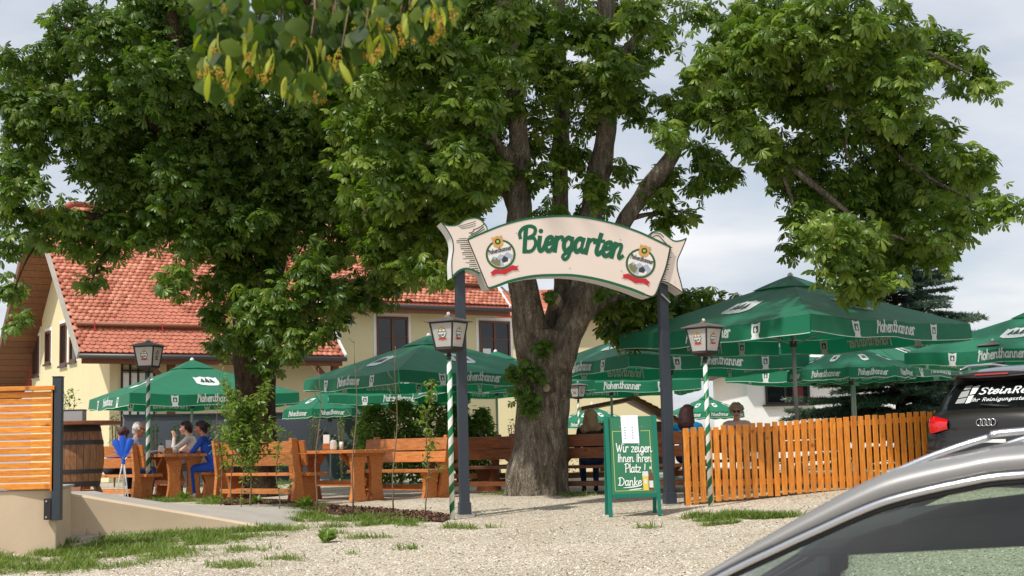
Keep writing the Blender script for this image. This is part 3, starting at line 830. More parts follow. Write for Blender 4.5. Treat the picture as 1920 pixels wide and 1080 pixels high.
# wooden hut with a tiled roof
def hut():
    c = P(1190, 800, 40)
    o = thing('garden_hut', 'small brown wooden hut with tiled roof beyond the chalkboard', 'hut', (c.x, 40, -.2))
    for i in range(9):
        m = MB(); m.box(-1.0 + i * .2, -1.0 + i * .2 + .19, 0, 1.8, 0, 1.55); m.build('wall_board', M_woodold, o)
    z0, z1 = 1.35, 1.95
    m = MB(); m.hexa([(-1.5, -.5, z0 + .55), (-.05, -.5, z1 + .2), (-.05, 2.2, z1 + .2), (-1.5, 2.2, z0 + .55), (-1.5, -.5, z0 + .65), (-.05, -.5, z1 + .3), (-.05, 2.2, z1 + .3), (-1.5, 2.2, z0 + .65)])
    m.hexa([(-.049, -.5, z1 + .2), (1.4, -.5, z0), (1.4, 2.2, z0), (-.049, 2.2, z1 + .2), (-.049, -.5, z1 + .3), (1.4, -.5, z0 + .1), (1.4, 2.2, z0 + .1), (-.049, 2.2, z1 + .3)])
    r = m.build('roof', M_woodold, o)
    for i in range(9):
        t0, t1 = i / 9, (i + 1.15) / 9
        p = lambda t, dz: (lerp(-.05, 1.42, t), lerp(z1 + .3, z0 + .1, t) + dz)
        m = MB(); a, b = p(t0, .01), p(t1, .035); m.hexa([(a[0], -.52, a[1]), (b[0], -.52, b[1]), (b[0], 2.2, b[1]), (a[0], 2.2, a[1]), (a[0], -.52, a[1] + .03), (b[0], -.52, b[1] + .03), (b[0], 2.2, b[1] + .03), (a[0], 2.2, a[1] + .03)])
        m.build('tile_course', M_tile, r)
hut()

# ------------------------------------------------------------------ trees
def remeshed(mb, voxel, name, mat, parent=None, world=False, smooth_it=2, disp=None):
    inv = None
    if world and parent is not None: inv = MATRIX[parent.name].inverted()
    me = mb.mesh(name + '_src', [], False, inv)
    bm = bmesh.new(); bm.from_mesh(me); bmesh.ops.recalc_face_normals(bm, faces=bm.faces); bm.to_mesh(me); bm.free()
    tmp = bpy.data.objects.new(name + '_src', me); COL.objects.link(tmp)
    md = tmp.modifiers.new('r', 'REMESH'); md.mode = 'VOXEL'; md.voxel_size = voxel
    if smooth_it:
        sm = tmp.modifiers.new('s', 'SMOOTH'); sm.iterations = smooth_it; sm.factor = .5
    dg = bpy.context.evaluated_depsgraph_get(); dg.update()
    out = bpy.data.meshes.new_from_object(tmp.evaluated_get(dg))
    bpy.data.objects.remove(tmp); bpy.data.meshes.remove(me)
    out.name = name; out.materials.clear()
    for m in (mat if isinstance(mat, (list, tuple)) else [mat]): out.materials.append(m)
    if disp:
        nrm = np.zeros(len(out.vertices) * 3, np.float32); out.vertices.foreach_get('normal', nrm); nrm = nrm.reshape(-1, 3)
        co = np.zeros(len(out.vertices) * 3, np.float32); out.vertices.foreach_get('co', co); co = co.reshape(-1, 3)
        d = np.array([disp(Vector(c)) for c in co])
        out.vertices.foreach_set('co', (co + nrm * d[:, None]).astype(np.float32).ravel())
    out.polygons.foreach_set('use_smooth', np.ones(len(out.polygons), bool)); out.update()
    return link(bpy.data.objects.new(name, out), parent)

def palmate(nl=7, lod=0, seed=0):
    rg = random.Random(seed); V = [(0, 0, 0)]; F = []
    angs = np.linspace(-2.05, 2.05, nl)
    for a in angs:
        L = (1.0 - .16 * abs(a)) * rg.uniform(.85, 1.12) * .56; w = L * .215 * rg.uniform(.85, 1.15); dr = rg.uniform(.3, .95)
        ca, sa = math.cos(a), math.sin(a)
        def q(t, s, lift=0):
            x, y = t * L, s * w
            z = -dr * t * t * L + lift - (abs(s) * w * .35)
            return (x * ca - y * sa, x * sa + y * ca, z)
        b = len(V)
        if lod == 0:
            V += [q(.40, .52), q(.40, 0, .012), q(.40, -.52), q(.74, 1), q(.74, 0, .012), q(.74, -1), q(1, 0)]
            F += [(0, b + 1, b), (0, b + 2, b + 1), (b, b + 1, b + 4), (b, b + 4, b + 3), (b + 1, b + 2, b + 5), (b + 1, b + 5, b + 4), (b + 3, b + 4, b + 6), (b + 4, b + 5, b + 6)]
        else:
            V += [q(.68, .95), q(.68, -.95), q(1, 0)]
            F += [(0, b + 1, b), (b, b + 1, b + 2)]
    return np.array(V), np.array(F)
LEAFT = [palmate(7, 0, 1), palmate(6, 0, 2), palmate(7, 0, 3)]
LEAFT_LO = [palmate(6, 1, 4), palmate(5, 1, 5)]

def crown(tree, puffs, mat, nparts, leafsize=.40):
    """puffs: (centre, radius, leaves, lod). Leaves hang in rosettes at twig ends spread through each clump."""
    base = np.array(MATRIX[tree.name].translation)
    recs = {0: [], 1: []}
    for (c, r, n, lod) in puffs:
        nc = max(1, int(n / 5))
        d = NR.normal(size=(nc, 3)); d /= np.linalg.norm(d, axis=1)[:, None]
        rad = r * (.35 + .68 * NR.random(nc) ** .55)
        cen = np.array(c) + d * rad[:, None] * np.array([1.0, 1.0, .82])
        for k in range(nc):
            m = 5 + (RNG.random() < .5)
            yaw0 = math.atan2(d[k, 1], d[k, 0])
            yw = yaw0 + np.linspace(-2.6, 2.6, m) + NR.normal(0, .25, m)
            pit = NR.normal(.42, .5, m) - .25 * max(0, d[k, 2])
            rol = NR.normal(0, .45, m)
            sz = leafsize * NR.uniform(.5, 1.2, m)
            off = np.stack([np.cos(yw) * .10, np.sin(yw) * .10, NR.normal(0, .08, m)], 1)
            for j in range(m): recs[lod].append((cen[k] + off[j], yw[j], pit[j], rol[j], sz[j]))
    Vs, Fs, ofs = [], [], 0
    for lod, tmpl in ((0, LEAFT), (1, LEAFT_LO)):
        rc = recs[lod]
        if not rc: continue
        pos = np.array([q[0] for q in rc]); ang = np.array([q[1:5] for q in rc])
        if lod == 0:
            # the leaves that show largest: in frame and nearest the camera
            w = pos - np.array([0, 0, EYE]); dp = w @ np.array(_f)
            sx_ = 960 + FPX * (w @ np.array(_r)) / dp; sy_ = 540 - FPX * (w @ np.array(_u)) / dp
            sc = ang[:, 3] / dp; sc[(sx_ < 5) | (sx_ > 1915) | (sy_ < 5)] = 0
            top = np.argsort(-sc)[:nparts]
            tms = [np_mesh('leaf', t[0], t[1], mat) for t in tmpl]
            for i in top:
                o = link(bpy.data.objects.new('leaf', tms[i % 3]), tree)
                m3 = rot_np(ang[i:i + 1, 0], ang[i:i + 1, 1], ang[i:i + 1, 2])[0] * ang[i, 3]
                M4 = Matrix([list(m3[a]) + [pos[i][a] - base[a]] for a in range(3)] + [[0, 0, 0, 1]])
                o.matrix_local = M4
            keep = np.ones(len(pos), bool); keep[top] = False; pos, ang = pos[keep], ang[keep]
        sel = NR.integers(0, len(tmpl), len(pos))
        for ti, (TV, TF) in enumerate(tmpl):
            k = sel == ti
            V, F = place(TV, TF, pos[k], rot_np(ang[k, 0], ang[k, 1], ang[k, 2]), ang[k, 3])
            Vs.append(V - base); Fs.append(F + ofs); ofs += len(V)
    o = link(bpy.data.objects.new('crown', np_mesh('crown', np.concatenate(Vs), np.concatenate(Fs), mat)), tree)
    o['kind'] = 'stuff'
    return o

def limb(mb, pts, n=9, sub=6):
    """pts: (px, py, Y, radius m)"""
    path = catmull([P(a, b, c) for a, b, c, _ in pts], sub)
    rad = np.interp(np.linspace(0, len(pts) - 1, len(path)), range(len(pts)), [q[3] for q in pts])
    mb.tube(path, list(rad), n)
    return path

def pxpuffs(lst, Ybase, spread, dens=1.0):
    out = []
    for it in lst:
        px, py, r = it[:3]; Y = it[3] if len(it) > 3 else Ybase + RNG.uniform(-spread, spread)
        rm = r * Y / FPX
        out.append((P(px, py, Y), rm, int(262 * dens * (rm / .62) ** 2) + 8, 0))
    return out

def main_chestnut():
    b = Vector((P(1010, 928, 22.6).x, 22.6, 0))
    t = thing('chestnut_tree', 'huge old chestnut tree with split trunk behind the arched sign', 'tree', b)
    mb = MB()
    Y = 22.6
    trunk = [(1008, 950, Y, .48), (1008, 930, Y, .455), (1011, 905, Y, .45), (1013, 860, Y, .44), (1017, 790, Y, .415), (1021, 720, Y, .43), (1022, 660, Y, .42), (1022, 620, Y, .37)]
    limb(mb, trunk, 20)
    for k in range(9):            # root flare
        a = k / 9 * 6.283 + .3
        d = Vector((math.cos(a), math.sin(a), 0)); c = P(1010, 930, Y)
        mb.tube([Vector((c.x, c.y, .75)) + d * .30, Vector((c.x, c.y, .35)) + d * .42, Vector((c.x, c.y, .08)) + d * .43, Vector((c.x, c.y, -.12)) + d * .54], [.10, .11, .10, .07], 8)
    k_l = .86
    def limb_(m_, pts, n=9): return limb(m_, [(q[0], q[1], q[2], q[3] * k_l) for q in pts], n)
    limb_(mb, [(1005, 690, Y, .33), (994, 620, Y - .1, .32), (985, 560, Y - .15, .30), (976, 500, Y - .2, .27), (972, 430, Y - .3, .24), (976, 350, Y - .35, .215), (972, 260, Y - .5, .2), (962, 160, Y - .6, .17), (950, 60, Y - .7, .15), (940, -80, Y - .8, .12)], 14)
    limb_(mb, [(1032, 660, Y + .25, .28), (1042, 600, Y + .35, .25), (1058, 540, Y + .45, .23), (1052, 450, Y + .6, .19), (1050, 330, Y + .7, .165), (1053, 200, Y + .8, .15), (1050, 60, Y + .9, .12), (1046, -90, Y + .9, .1)], 12)
    limb_(mb, [(1045, 680, Y - .05, .29), (1070, 610, Y, .27), (1092, 540, Y + .1, .25), (1102, 450, Y + .1, .235), (1118, 350, Y + .1, .225), (1137, 240, Y, .2), (1134, 120, Y - .1, .2), (1136, 20, Y - .1, .18), (1150, -90, Y - .1, .15)], 13)
    rl = [(1050, 690, Y - .3, .22), (1082, 610, Y - .35, .2), (1118, 540, Y - .45, .175), (1160, 440, Y - .5, .165), (1205, 365, Y - .55, .16), (1255, 300, Y - .6, .15), (1285, 225, Y - .6, .14), (1318, 140, Y - .7, .12), (1370, 50, Y - .8, .1), (1420, -40, Y - .9, .08)]
    limb_(mb, rl, 12)
    limb_(mb, [(975, 330, Y - .3, .11), (945, 290, Y - .5, .1), (905, 225, Y - .8, .095), (860, 170, Y - 1.0, .08), (800, 110, Y - 1.3, .06)], 9)
    limb_(mb, [(965, 400, Y, .13), (938, 300, Y + .3, .15), (915, 230, Y + .5, .12), (890, 120, Y + .8, .1), (860, 10, Y + 1, .08)], 9)
    limb_(mb, [(1150, 130, Y - .1, .12), (1185, 80, Y - .3, .10), (1225, 20, Y - .5, .085), (1260, -50, Y - .7, .06)], 9)
    def bumpy(c):
        return .035 * mnoise.noise(c * 2.2) + .018 * mnoise.noise(Vector((c.x * 9, c.y * 9, c.z * 3))) 
    remeshed(mb, .045, 'trunk', M_bark, t, True, 2, bumpy)
    # pruned branch stubs
    for px, py, Yv, dr in ((1040, 562, Y - .36, (-.15, -.9, .5)), (1026, 728, Y - .44, (-.6, -.9, .2)), (1008, 775, Y - .42, (-.3, -1, 0))):
        p = P(px, py, Yv); d = Vector(dr).normalized(); r_ = .115 if py < 600 else .07
        m = MB(); m.tube([p - d * .12, p + d * .02], [r_ * 1.15, r_], 14); s_ = m.build('cut_stub', M_bark, t, True, smooth=True)
        m = MB(); m.lathe([(r_ * .93, 0), (r_ * .9, .012), (r_ * .4, .02)], 14); me = m.mesh('cut_face', M_cutwood)
        o = link(bpy.data.objects.new('cut_face', me), s_); o.matrix_local = Matrix.Translation(p - b + d * .015) @ d.to_track_quat('Z', 'Y').to_matrix().to_4x4()
    br = [[(1300, 190, Y - .6, .09), (1370, 250, Y - 1.0, .075), (1450, 290, Y - 1.4, .06), (1530, 350, Y - 1.8, .05), (1620, 420, Y - 2.0, .035), (1700, 450, Y - 2.1, .02)],
          [(1320, 140, Y - .7, .08), (1420, 120, Y - .9, .07), (1530, 150, Y - 1.2, .055), (1620, 230, Y - 1.4, .045), (1720, 320, Y - 1.6, .03), (1850, 390, Y - 1.8, .015)],
          [(1370, 50, Y - .8, .07), (1480, 30, Y - .9, .06), (1600, 50, Y - 1.1, .05), (1720, 90, Y - 1.3, .035), (1820, 140, Y - 1.4, .015)],
          [(1450, 290, Y - 1.4, .035), (1480, 360, Y - 1.6, .028), (1500, 430, Y - 1.8, .02), (1540, 520, Y - 1.9, .014)],
          [(1180, 410, Y - .5, .05), (1225, 400, Y - .3, .03), (1280, 395, Y - .2, .012)],
          [(1600, 210, Y - 1.4, .03), (1585, 280, Y - 1.5, .022), (1620, 330, Y - 1.5, .012)],
          [(1090, 600, Y + .3, .09), (1150, 560, Y + .8, .07), (1220, 565, Y + 1.3, .05), (1300, 570, Y + 1.6, .03), (1360, 575, Y + 1.8, .012)],
          [(1540, 400, Y - 1.8, .03), (1580, 480, Y - 2, .022), (1600, 560, Y - 2.1, .012)],
          [(900, 225, Y - .8, .06), (820, 260, Y - 1.2, .05), (740, 330, Y - 1.6, .035), (680, 400, Y - 1.9, .02)],
          [(860, 170, Y - 1, .05), (780, 150, Y - 1.2, .04), (680, 140, Y - 1.4, .02)]]
    for q in br:
        m = MB(); limb(m, q, 8); m.build('branch', M_bark, t, True, smooth=True)
    right = [(1215, 25, 45), (1240, 70, 28), (1330, 130, 45), (1290, 215, 38), (1345, 200, 55), (1420, 125, 75), (1500, 75, 90), (1420, 35, 70), (1560, 55, 85), (1650, 65, 70), (1725, 100, 55), (1785, 95, 42), (1812, 142, 38),
             (1560, 160, 75), (1480, 175, 65), (1630, 165, 70), (1690, 120, 55), (1655, 235, 60), (1735, 245, 45), (1690, 205, 45), (1425, 255, 45), (1465, 285, 55), (1500, 330, 60), (1545, 385, 60), (1600, 355, 45), (1640, 325, 55), (1655, 400, 68),
             (1705, 370, 62), (1772, 335, 48), (1762, 415, 60), (1832, 385, 46), (1888, 388, 30), (1822, 318, 36), (1795, 290, 30), (1680, 465, 60), (1610, 455, 60), (1555, 445, 52), (1520, 415, 42), (1490, 470, 20), (1605, 530, 36), (1650, 520, 34), (1562, 500, 30),
             (1685, 285, 48), (1592, 575, 22), (1740, 470, 38), (1800, 450, 26), (1555, 270, 22), (1390, 175, 40), (1370, 75, 45), (1310, 20, 25), (1850, 165, 22), (1600, 110, 60), (1700, 150, 50), (1530, 230, 40), (1600, 250, 30), (1720, 320, 45), (1440, 80, 60), (1300, 160, 40), (1265, 250, 28), (1380, 130, 50), (1400, 230, 36), (1350, 320, 30), (1250, 190, 20)]
    mid = [(1250, 340, 34), (1225, 375, 34), (1295, 350, 26), (1325, 285, 40), (1240, 425, 28), (1280, 400, 22), (1160, 140, 52), (1190, 185, 36), (1140, 190, 34), (1060, 120, 52), (1075, 165, 40), (1000, 115, 42), (1010, 85, 40), (1090, 300, 30), (1020, 330, 36),
           (1090, 225, 30), (1015, 225, 34), (1080, 40, 45), (1010, 30, 45), (1110, 340, 22), (1165, 320, 20), (1115, 395, 22), (1130, 370, 24), (1030, 400, 26), (1200, 215, 24), (980, 60, 50), (1040, 170, 42), (1120, 60, 45), (1180, 100, 40), (955, 200, 36), (1000, 280, 30), (935, 330, 34), (1060, 290, 26), (1150, 20, 40)]
    low = [(1145, 555, 46), (1205, 580, 42), (1115, 540, 36), (1255, 590, 40), (1295, 570, 34), (1340, 575, 30), (1180, 625, 28), (1230, 540, 30), (1160, 600, 36), (1285, 605, 24), (1370, 580, 18)]
    left = [(905, 120, 70), (880, 40, 75), (955, 25, 50), (865, 205, 75), (800, 265, 80), (885, 305, 58), (805, 355, 80), (872, 385, 48), (742, 330, 90), (700, 250, 95), (762, 430, 60), (820, 455, 45), (722, 455, 60), (905, 270, 40), (920, 200, 45), (840, 300, 60),
            (780, 80, 85), (700, 130, 90), (740, 190, 85), (640, 170, 85), (900, 345, 40), (860, 430, 36), (700, 390, 70), (780, 500, 36), (820, 505, 30), (930, 60, 55), (965, 130, 34), (905, 180, 48), (940, 0, 50), (850, 120, 60)]
    pf = pxpuffs([(a, b, c * 1.07) for a, b, c in right], Y - 1.6, 1.5, .98) + pxpuffs(mid, Y - .2, .9, .9) + pxpuffs([(a, b, c * 1.2) for a, b, c in low], Y + 1.4, .6, 1.0) + pxpuffs(left, Y - 1.2, 1.6, 1.1)
    pf += pxpuffs([(p[0] + RNG.uniform(-25, 25), p[1] + RNG.uniform(-25, 20), p[2] * .85) for p in left], Y + 1.8, 1.0, .9)
    for k in range(70):           # the rest of the crown above the picture
        a = RNG.uniform(0, 6.283); q = math.sqrt(RNG.random()) * 6.3; z = 8.9 + RNG.random() * 5.2 * (1 - (q / 7.5) ** 2)
        x = b.x + .9 + math.cos(a) * q * 1.05; y = Y - .4 + math.sin(a) * q * .8
        if q > 5 and z > 11: continue
        pf.append((Vector((x, y, z)), RNG.uniform(.7, 1.25), 120, 1))
    crown(t, pf, M_leaf, 300, .30)
    # sprouting shoots on the trunk
    n = 0
    for px, py, r_ in ((985, 690, 20), (1018, 650, 16), (975, 740, 22), (995, 765, 18), (1000, 720, 16), (966, 700, 16)):
        n += 1
    crown2 = pxpuffs([(982, 690, 16, Y - .5), (1018, 648, 15, Y - .5), (976, 735, 19, Y - .5), (998, 752, 16, Y - .52), (1006, 700, 12, Y - .52), (962, 700, 13, Y - .4), (992, 765, 13, Y - .52), (1032, 555, 9, Y - .6), (1125, 553, 9, Y - .8)], Y, 0, 1)
    Vs, Fs, of = [], [], 0
    for c, r_, k_, _ in crown2:
        k_ = 62
        d = NR.normal(size=(k_, 3)); d /= np.linalg.norm(d, axis=1)[:, None]
        V, F = place(LEAFT[0][0], LEAFT[0][1], np.array(c) + d * r_ * 1.5 * NR.random((k_, 1)), rot_np(NR.random(k_) * 6.28, NR.normal(.6, .3, k_), NR.normal(0, .3, k_)), .17 * NR.uniform(.7, 1.1, k_))
        Vs.append(V - np.array(b)); Fs.append(F + of); of += len(V)
    o = link(bpy.data.objects.new('trunk_shoots', np_mesh('trunk_shoots', np.concatenate(Vs), np.concatenate(Fs), leafmat('young_leaf', (.05, .11, .015), (.09, .17, .025), (.14, .23, .04), .4))), t)
    o['kind'] = 'stuff'
main_chestnut()

def left_chestnut():
    Y = 25.5
    b = Vector((P(480, 925, Y).x, Y, 0))
    t = thing('chestnut_tree', 'dark leafy chestnut tree at left in front of the tiled roof', 'tree', b)
    mb = MB()
    limb(mb, [(478, 945, Y, .46), (478, 925, Y, .42), (480, 860, Y, .37), (480, 780, Y, .36), (478, 700, Y, .37), (476, 620, Y, .40), (480, 560, Y, .40)], 18)
    limb(mb, [(474, 600, Y, .3), (450, 500, Y - .3, .28), (420, 400, Y - .6, .25), (380, 280, Y - .9, .2), (340, 150, Y - 1.2, .15), (320, 20, Y - 1.4, .12)], 12)
    limb(mb, [(486, 590, Y, .3), (510, 480, Y + .2, .28), (540, 350, Y + .2, .24), (560, 200, Y, .2), (570, 40, Y, .15), (570, -80, Y, .12)], 12)
    limb(mb, [(500, 600, Y - .2, .19), (560, 590, Y - .6, .16), (620, 575, Y - .9, .13), (690, 550, Y - 1.2, .1), (760, 525, Y - 1.5, .06)], 10)
    limb(mb, [(450, 500, Y - .3, .17), (350, 440, Y - .8, .13), (240, 420, Y - 1.2, .1), (130, 400, Y - 1.5, .07), (40, 420, Y - 1.7, .04)], 10)
    limb(mb, [(400, 330, Y - .8, .14), (280, 230, Y - 1.2, .11), (170, 180, Y - 1.5, .09), (60, 170, Y - 1.8, .05)], 9)
    remeshed(mb, .05, 'trunk', M_bark2, t, True, 2, lambda c: .03 * mnoise.noise(c * 2.2))
    for q in [[(240, 420, Y - 1.2, .05), (200, 470, Y - 1.4, .03), (172, 525, Y - 1.5, .012)], [(350, 440, Y - .8, .05), (350, 500, Y - 1.1, .03), (325, 545, Y - 1.2, .012)], [(130, 400, Y - 1.5, .04), (60, 470, Y - 1.6, .02), (20, 560, Y - 1.7, .01)],
              [(340, 150, Y - 1.2, .07), (240, 90, Y - 1.5, .05), (120, 50, Y - 1.8, .025)]]:
        m = MB(); limb(m, q, 7); m.build('branch', M_bark2, t, True, smooth=True)
    A = [(480, 300, 105), (405, 205, 105), (300, 150, 95), (200, 85, 75), (130, 40, 58), (105, 120, 58), (50, 130, 42), (30, 200, 45), (90, 215, 60), (160, 215, 80), (250, 265, 90), (345, 335, 90), (235, 345, 70), (165, 300, 50), (40, 275, 55), (20, 330, 45), (30, 400, 42), (85, 425, 40), (28, 460, 36), (20, 550, 26), (25, 600, 18),
         (150, 440, 48), (120, 395, 32), (225, 430, 50), (300, 425, 50), (380, 425, 70), (445, 400, 80), (520, 420, 75), (480, 500, 62), (420, 530, 50), (345, 515, 30), (312, 545, 18), (195, 480, 24), (168, 525, 20), (480, 575, 50), (540, 560, 52), (600, 555, 44), (655, 540, 36), (710, 530, 34), (765, 515, 30),
         (450, 630, 34), (530, 630, 38), (562, 645, 28), (602, 605, 34), (500, 680, 24), (415, 645, 22), (350, 60, 85), (290, 40, 70), (560, 100, 95), (600, 330, 95), (620, 450, 55), (560, 250, 90), (440, 100, 85), (230, 180, 70), (630, 240, 80), (640, 380, 60), (585, 500, 42), (20, 105, 26), (60, 350, 26), (395, 590, 24), (640, 585, 24), (700, 560, 20)]
    pf = pxpuffs(A, Y - 1.5, 1.4, 1.1)
    pf += pxpuffs([(p[0] + RNG.uniform(-25, 25), p[1] + RNG.uniform(-20, 20), p[2] * .8) for p in A if 200 < p[0] < 620 and p[1] < 480], Y + 1.6, 1.0, .8)
    for k in range(64):
        a = RNG.uniform(0, 6.283); q = math.sqrt(RNG.random()) * 5.8; z = 9.6 + RNG.random() * 4.6 * (1 - (q / 7) ** 2)
        pf.append((Vector((b.x - 1.0 + math.cos(a) * q, Y - .6 + math.sin(a) * q * .85, z)), RNG.uniform(.7, 1.2), 115, 1))
    crown(t, pf, M_leaf2, 300, .295)
left_chestnut()

# blue spruce behind the fence
def spruce():
    Y = 37; b = Vector((P(1690, 780, Y).x, Y, -.1))
    t = thing('spruce_tree', 'blue green spruce with drooping tiers behind the picket fence', 'tree', b)
    m = MB(); m.tube([(0, 0, 0), (0, 0, 3), (0, 0, 7.1)], [.17, .11, .02], 10); m.build('trunk', M_bark2, t, smooth=True)
    TV = np.array([(0, -.014, 0), (0, .014, 0), (.085, 0, .03)], float); TF = np.array([(0, 1, 2)])
    pos, yw, pt, sz = [], [], [], []
    bm_ = MB()
    z = .35
    while z < 7.0:
        L = 3.2 * (1 - z / 7.4) ** .85 + .1
        nb = 9 if z < 4 else 6
        for k in range(nb):
            a = k / nb * 6.283 + RNG.uniform(-.35, .35) + z; LL = L * RNG.uniform(.7, 1.18); zj = RNG.uniform(-.14, .14); tl_ = RNG.uniform(-.16, .12)
            path = []
            for s in range(7):
                u = s / 6; path.append(Vector((math.cos(a) * LL * u, math.sin(a) * LL * u, z + zj + tl_ * LL * u + .10 * LL * math.sin(u * 2.0) - .26 * LL * u * u + .20 * LL * u ** 3)))
            bm_.tube(path, [.028 * (1 - .8 * s / 6) for s in range(7)], 4, cap=False)
            tw = int(LL * 17) + 3
            for j in range(tw):
                u = .18 + .82 * (j + RNG.random()) / tw; q = path[min(5, int(u * 6))].lerp(path[min(6, int(u * 6) + 1)], u * 6 - int(u * 6))
                sd = 1 if j % 2 else -1; ta = a + sd * RNG.uniform(.6, 1.1); tl = (.16 + .40 * (1 - u) ** .7 * LL / 2.5) * RNG.uniform(.7, 1.2)
                for e in range(int(tl * 110) + 6):
                    v = RNG.random(); pos.append((q.x + math.cos(ta) * tl * v, q.y + math.sin(ta) * tl * v, q.z - .22 * tl * v))
                    yw.append(ta + RNG.uniform(-1.0, 1.0)); pt.append(RNG.uniform(-.9, .5)); sz.append(RNG.uniform(.8, 1.7))
        z += .21 * (1 - .35 * z / 7)
    n = len(pos)
    V, F = place(TV, TF, np.array(pos), rot_np(np.array(yw), np.array(pt), NR.random(n) * 6.28), np.array(sz))
    bm_.build('branches', M_bark2, t, fix=False)
    o = link(bpy.data.objects.new('crown', np_mesh('crown', V, F, M_spruce)), t); o['kind'] = 'stuff'
spruce()

# ------------------------------------------------------------------ lettering drawn with pen strokes
G = {
 'B': (1.22, [[(.30, 1.72), (.26, .9), (.22, 0)], [(-.12, 1.02), (-.16, 1.38), (.12, 1.72), (.62, 1.82), (.98, 1.62), (.92, 1.22), (.5, .98)], [(.5, .98), (.95, .92), (1.08, .5), (.86, .1), (.5, .0), (.26, .14)]]),
 'i': (.56, [[(.16, 1.0), (.14, .3), (.26, .02), (.46, .12), (.58, .36)], [(.20, 1.44), (.22, 1.46)]]),
 'e': (.74, [[(.1, .48), (.48, .58), (.62, .82), (.44, 1.0), (.18, .84), (.08, .42), (.24, .04), (.5, .05), (.76, .36)]]),
 'r': (.70, [[(.16, 1.0), (.14, .5), (.12, 0)], [(.14, .62), (.32, .94), (.56, 1.02), (.64, .8)]]),
 'g': (.86, [[(.6, .86), (.36, 1.0), (.1, .72), (.1, .3), (.3, .02), (.58, .26)], [(.66, 1.0), (.64, .3), (.58, -.3), (.34, -.58), (.1, -.42), (.24, -.18), (.6, -.02), (.86, .26)]]),
 'a': (.90, [[(.6, .86), (.36, 1.0), (.1, .72), (.1, .3), (.3, .02), (.58, .26)], [(.66, 1.0), (.62, .3), (.74, .02), (.94, .28)]]),
 't': (.62, [[(.26, 1.46), (.22, .7), (.22, .22), (.38, .02), (.62, .26)], [(.0, 1.0), (.3, 1.0), (.58, 1.0)]]),
 'n': (.94, [[(.14, 1.0), (.12, .5), (.12, 0)], [(.12, .58), (.34, .94), (.56, .96), (.62, .66), (.6, .22), (.72, .02), (.92, .22)]]),
 'W': (1.45, [[(.05, 1.6), (.22, .8), (.4, .05)], [(.4, .05), (.58, .7), (.72, 1.3)], [(.72, 1.3), (.82, .6), (.94, .05)], [(.94, .05), (1.14, .8), (1.34, 1.65)]]),
 'z': (.74, [[(.06, .95), (.34, .98), (.62, .96)], [(.62, .96), (.34, .5), (.06, .04)], [(.06, .04), (.36, .03), (.68, .06)]]),
 'I': (.42, [[(.2, 1.6), (.18, .8), (.16, 0)]]),
 'h': (.86, [[(.14, 1.62), (.12, .8), (.12, 0)], [(.12, .58), (.34, .94), (.56, .9), (.62, .5), (.62, 0)]]),
 'P': (1.0, [[(.2, 1.6), (.2, .8), (.2, 0)], [(-.06, 1.5), (.4, 1.68), (.86, 1.5), (.86, 1.0), (.5, .78), (.2, .8)]]),
 'l': (.40, [[(.16, 1.62), (.14, .6), (.24, .02), (.4, .14)]]),
 '!': (.5, [[(.26, 1.6), (.25, 1.0), (.22, .5)], [(.21, .08), (.22, .1)]]),
 'D': (1.2, [[(.22, 1.5), (.2, .8), (.18, .05)], [(-.08, 1.4), (.4, 1.6), (.9, 1.3), (1.02, .7), (.7, .12), (.18, .04), (-.1, .12)]]),
 'k': (.78, [[(.14, 1.62), (.12, .8), (.12, 0)], [(.62, .98), (.36, .7), (.14, .5)], [(.2, .54), (.42, .28), (.68, .02)]]),
 'H': (.98, [[(.18, 1.55), (.16, .8), (.02, -.12)], [(.02, 1.3), (.24, 1.55), (.42, 1.3)], [(.2, .8), (.5, 1.05), (.76, .9)], [(.78, 1.4), (.76, .6), (.84, .02)]]),
 'o': (.76, [[(.36, 1.0), (.1, .74), (.1, .3), (.36, .0), (.6, .3), (.6, .72), (.36, 1.0)]]),
 'S': (.95, [[(.78, 1.36), (.5, 1.56), (.16, 1.36), (.22, .98), (.62, .72), (.74, .32), (.44, .0), (.08, .18)]]),
 'R': (1.02, [[(.16, 1.55), (.16, 0)], [(.16, 1.52), (.66, 1.5), (.82, 1.16), (.62, .8), (.16, .78)], [(.46, .78), (.84, 0)]]),
 'u': (.84, [[(.12, 1), (.12, .34), (.32, .02), (.58, .28)], [(.64, 1), (.64, 0)]]),
 's': (.70, [[(.56, .86), (.34, 1.0), (.12, .8), (.3, .54), (.52, .36), (.44, .06), (.08, .1)]]),
 ' ': (.6, []),
}
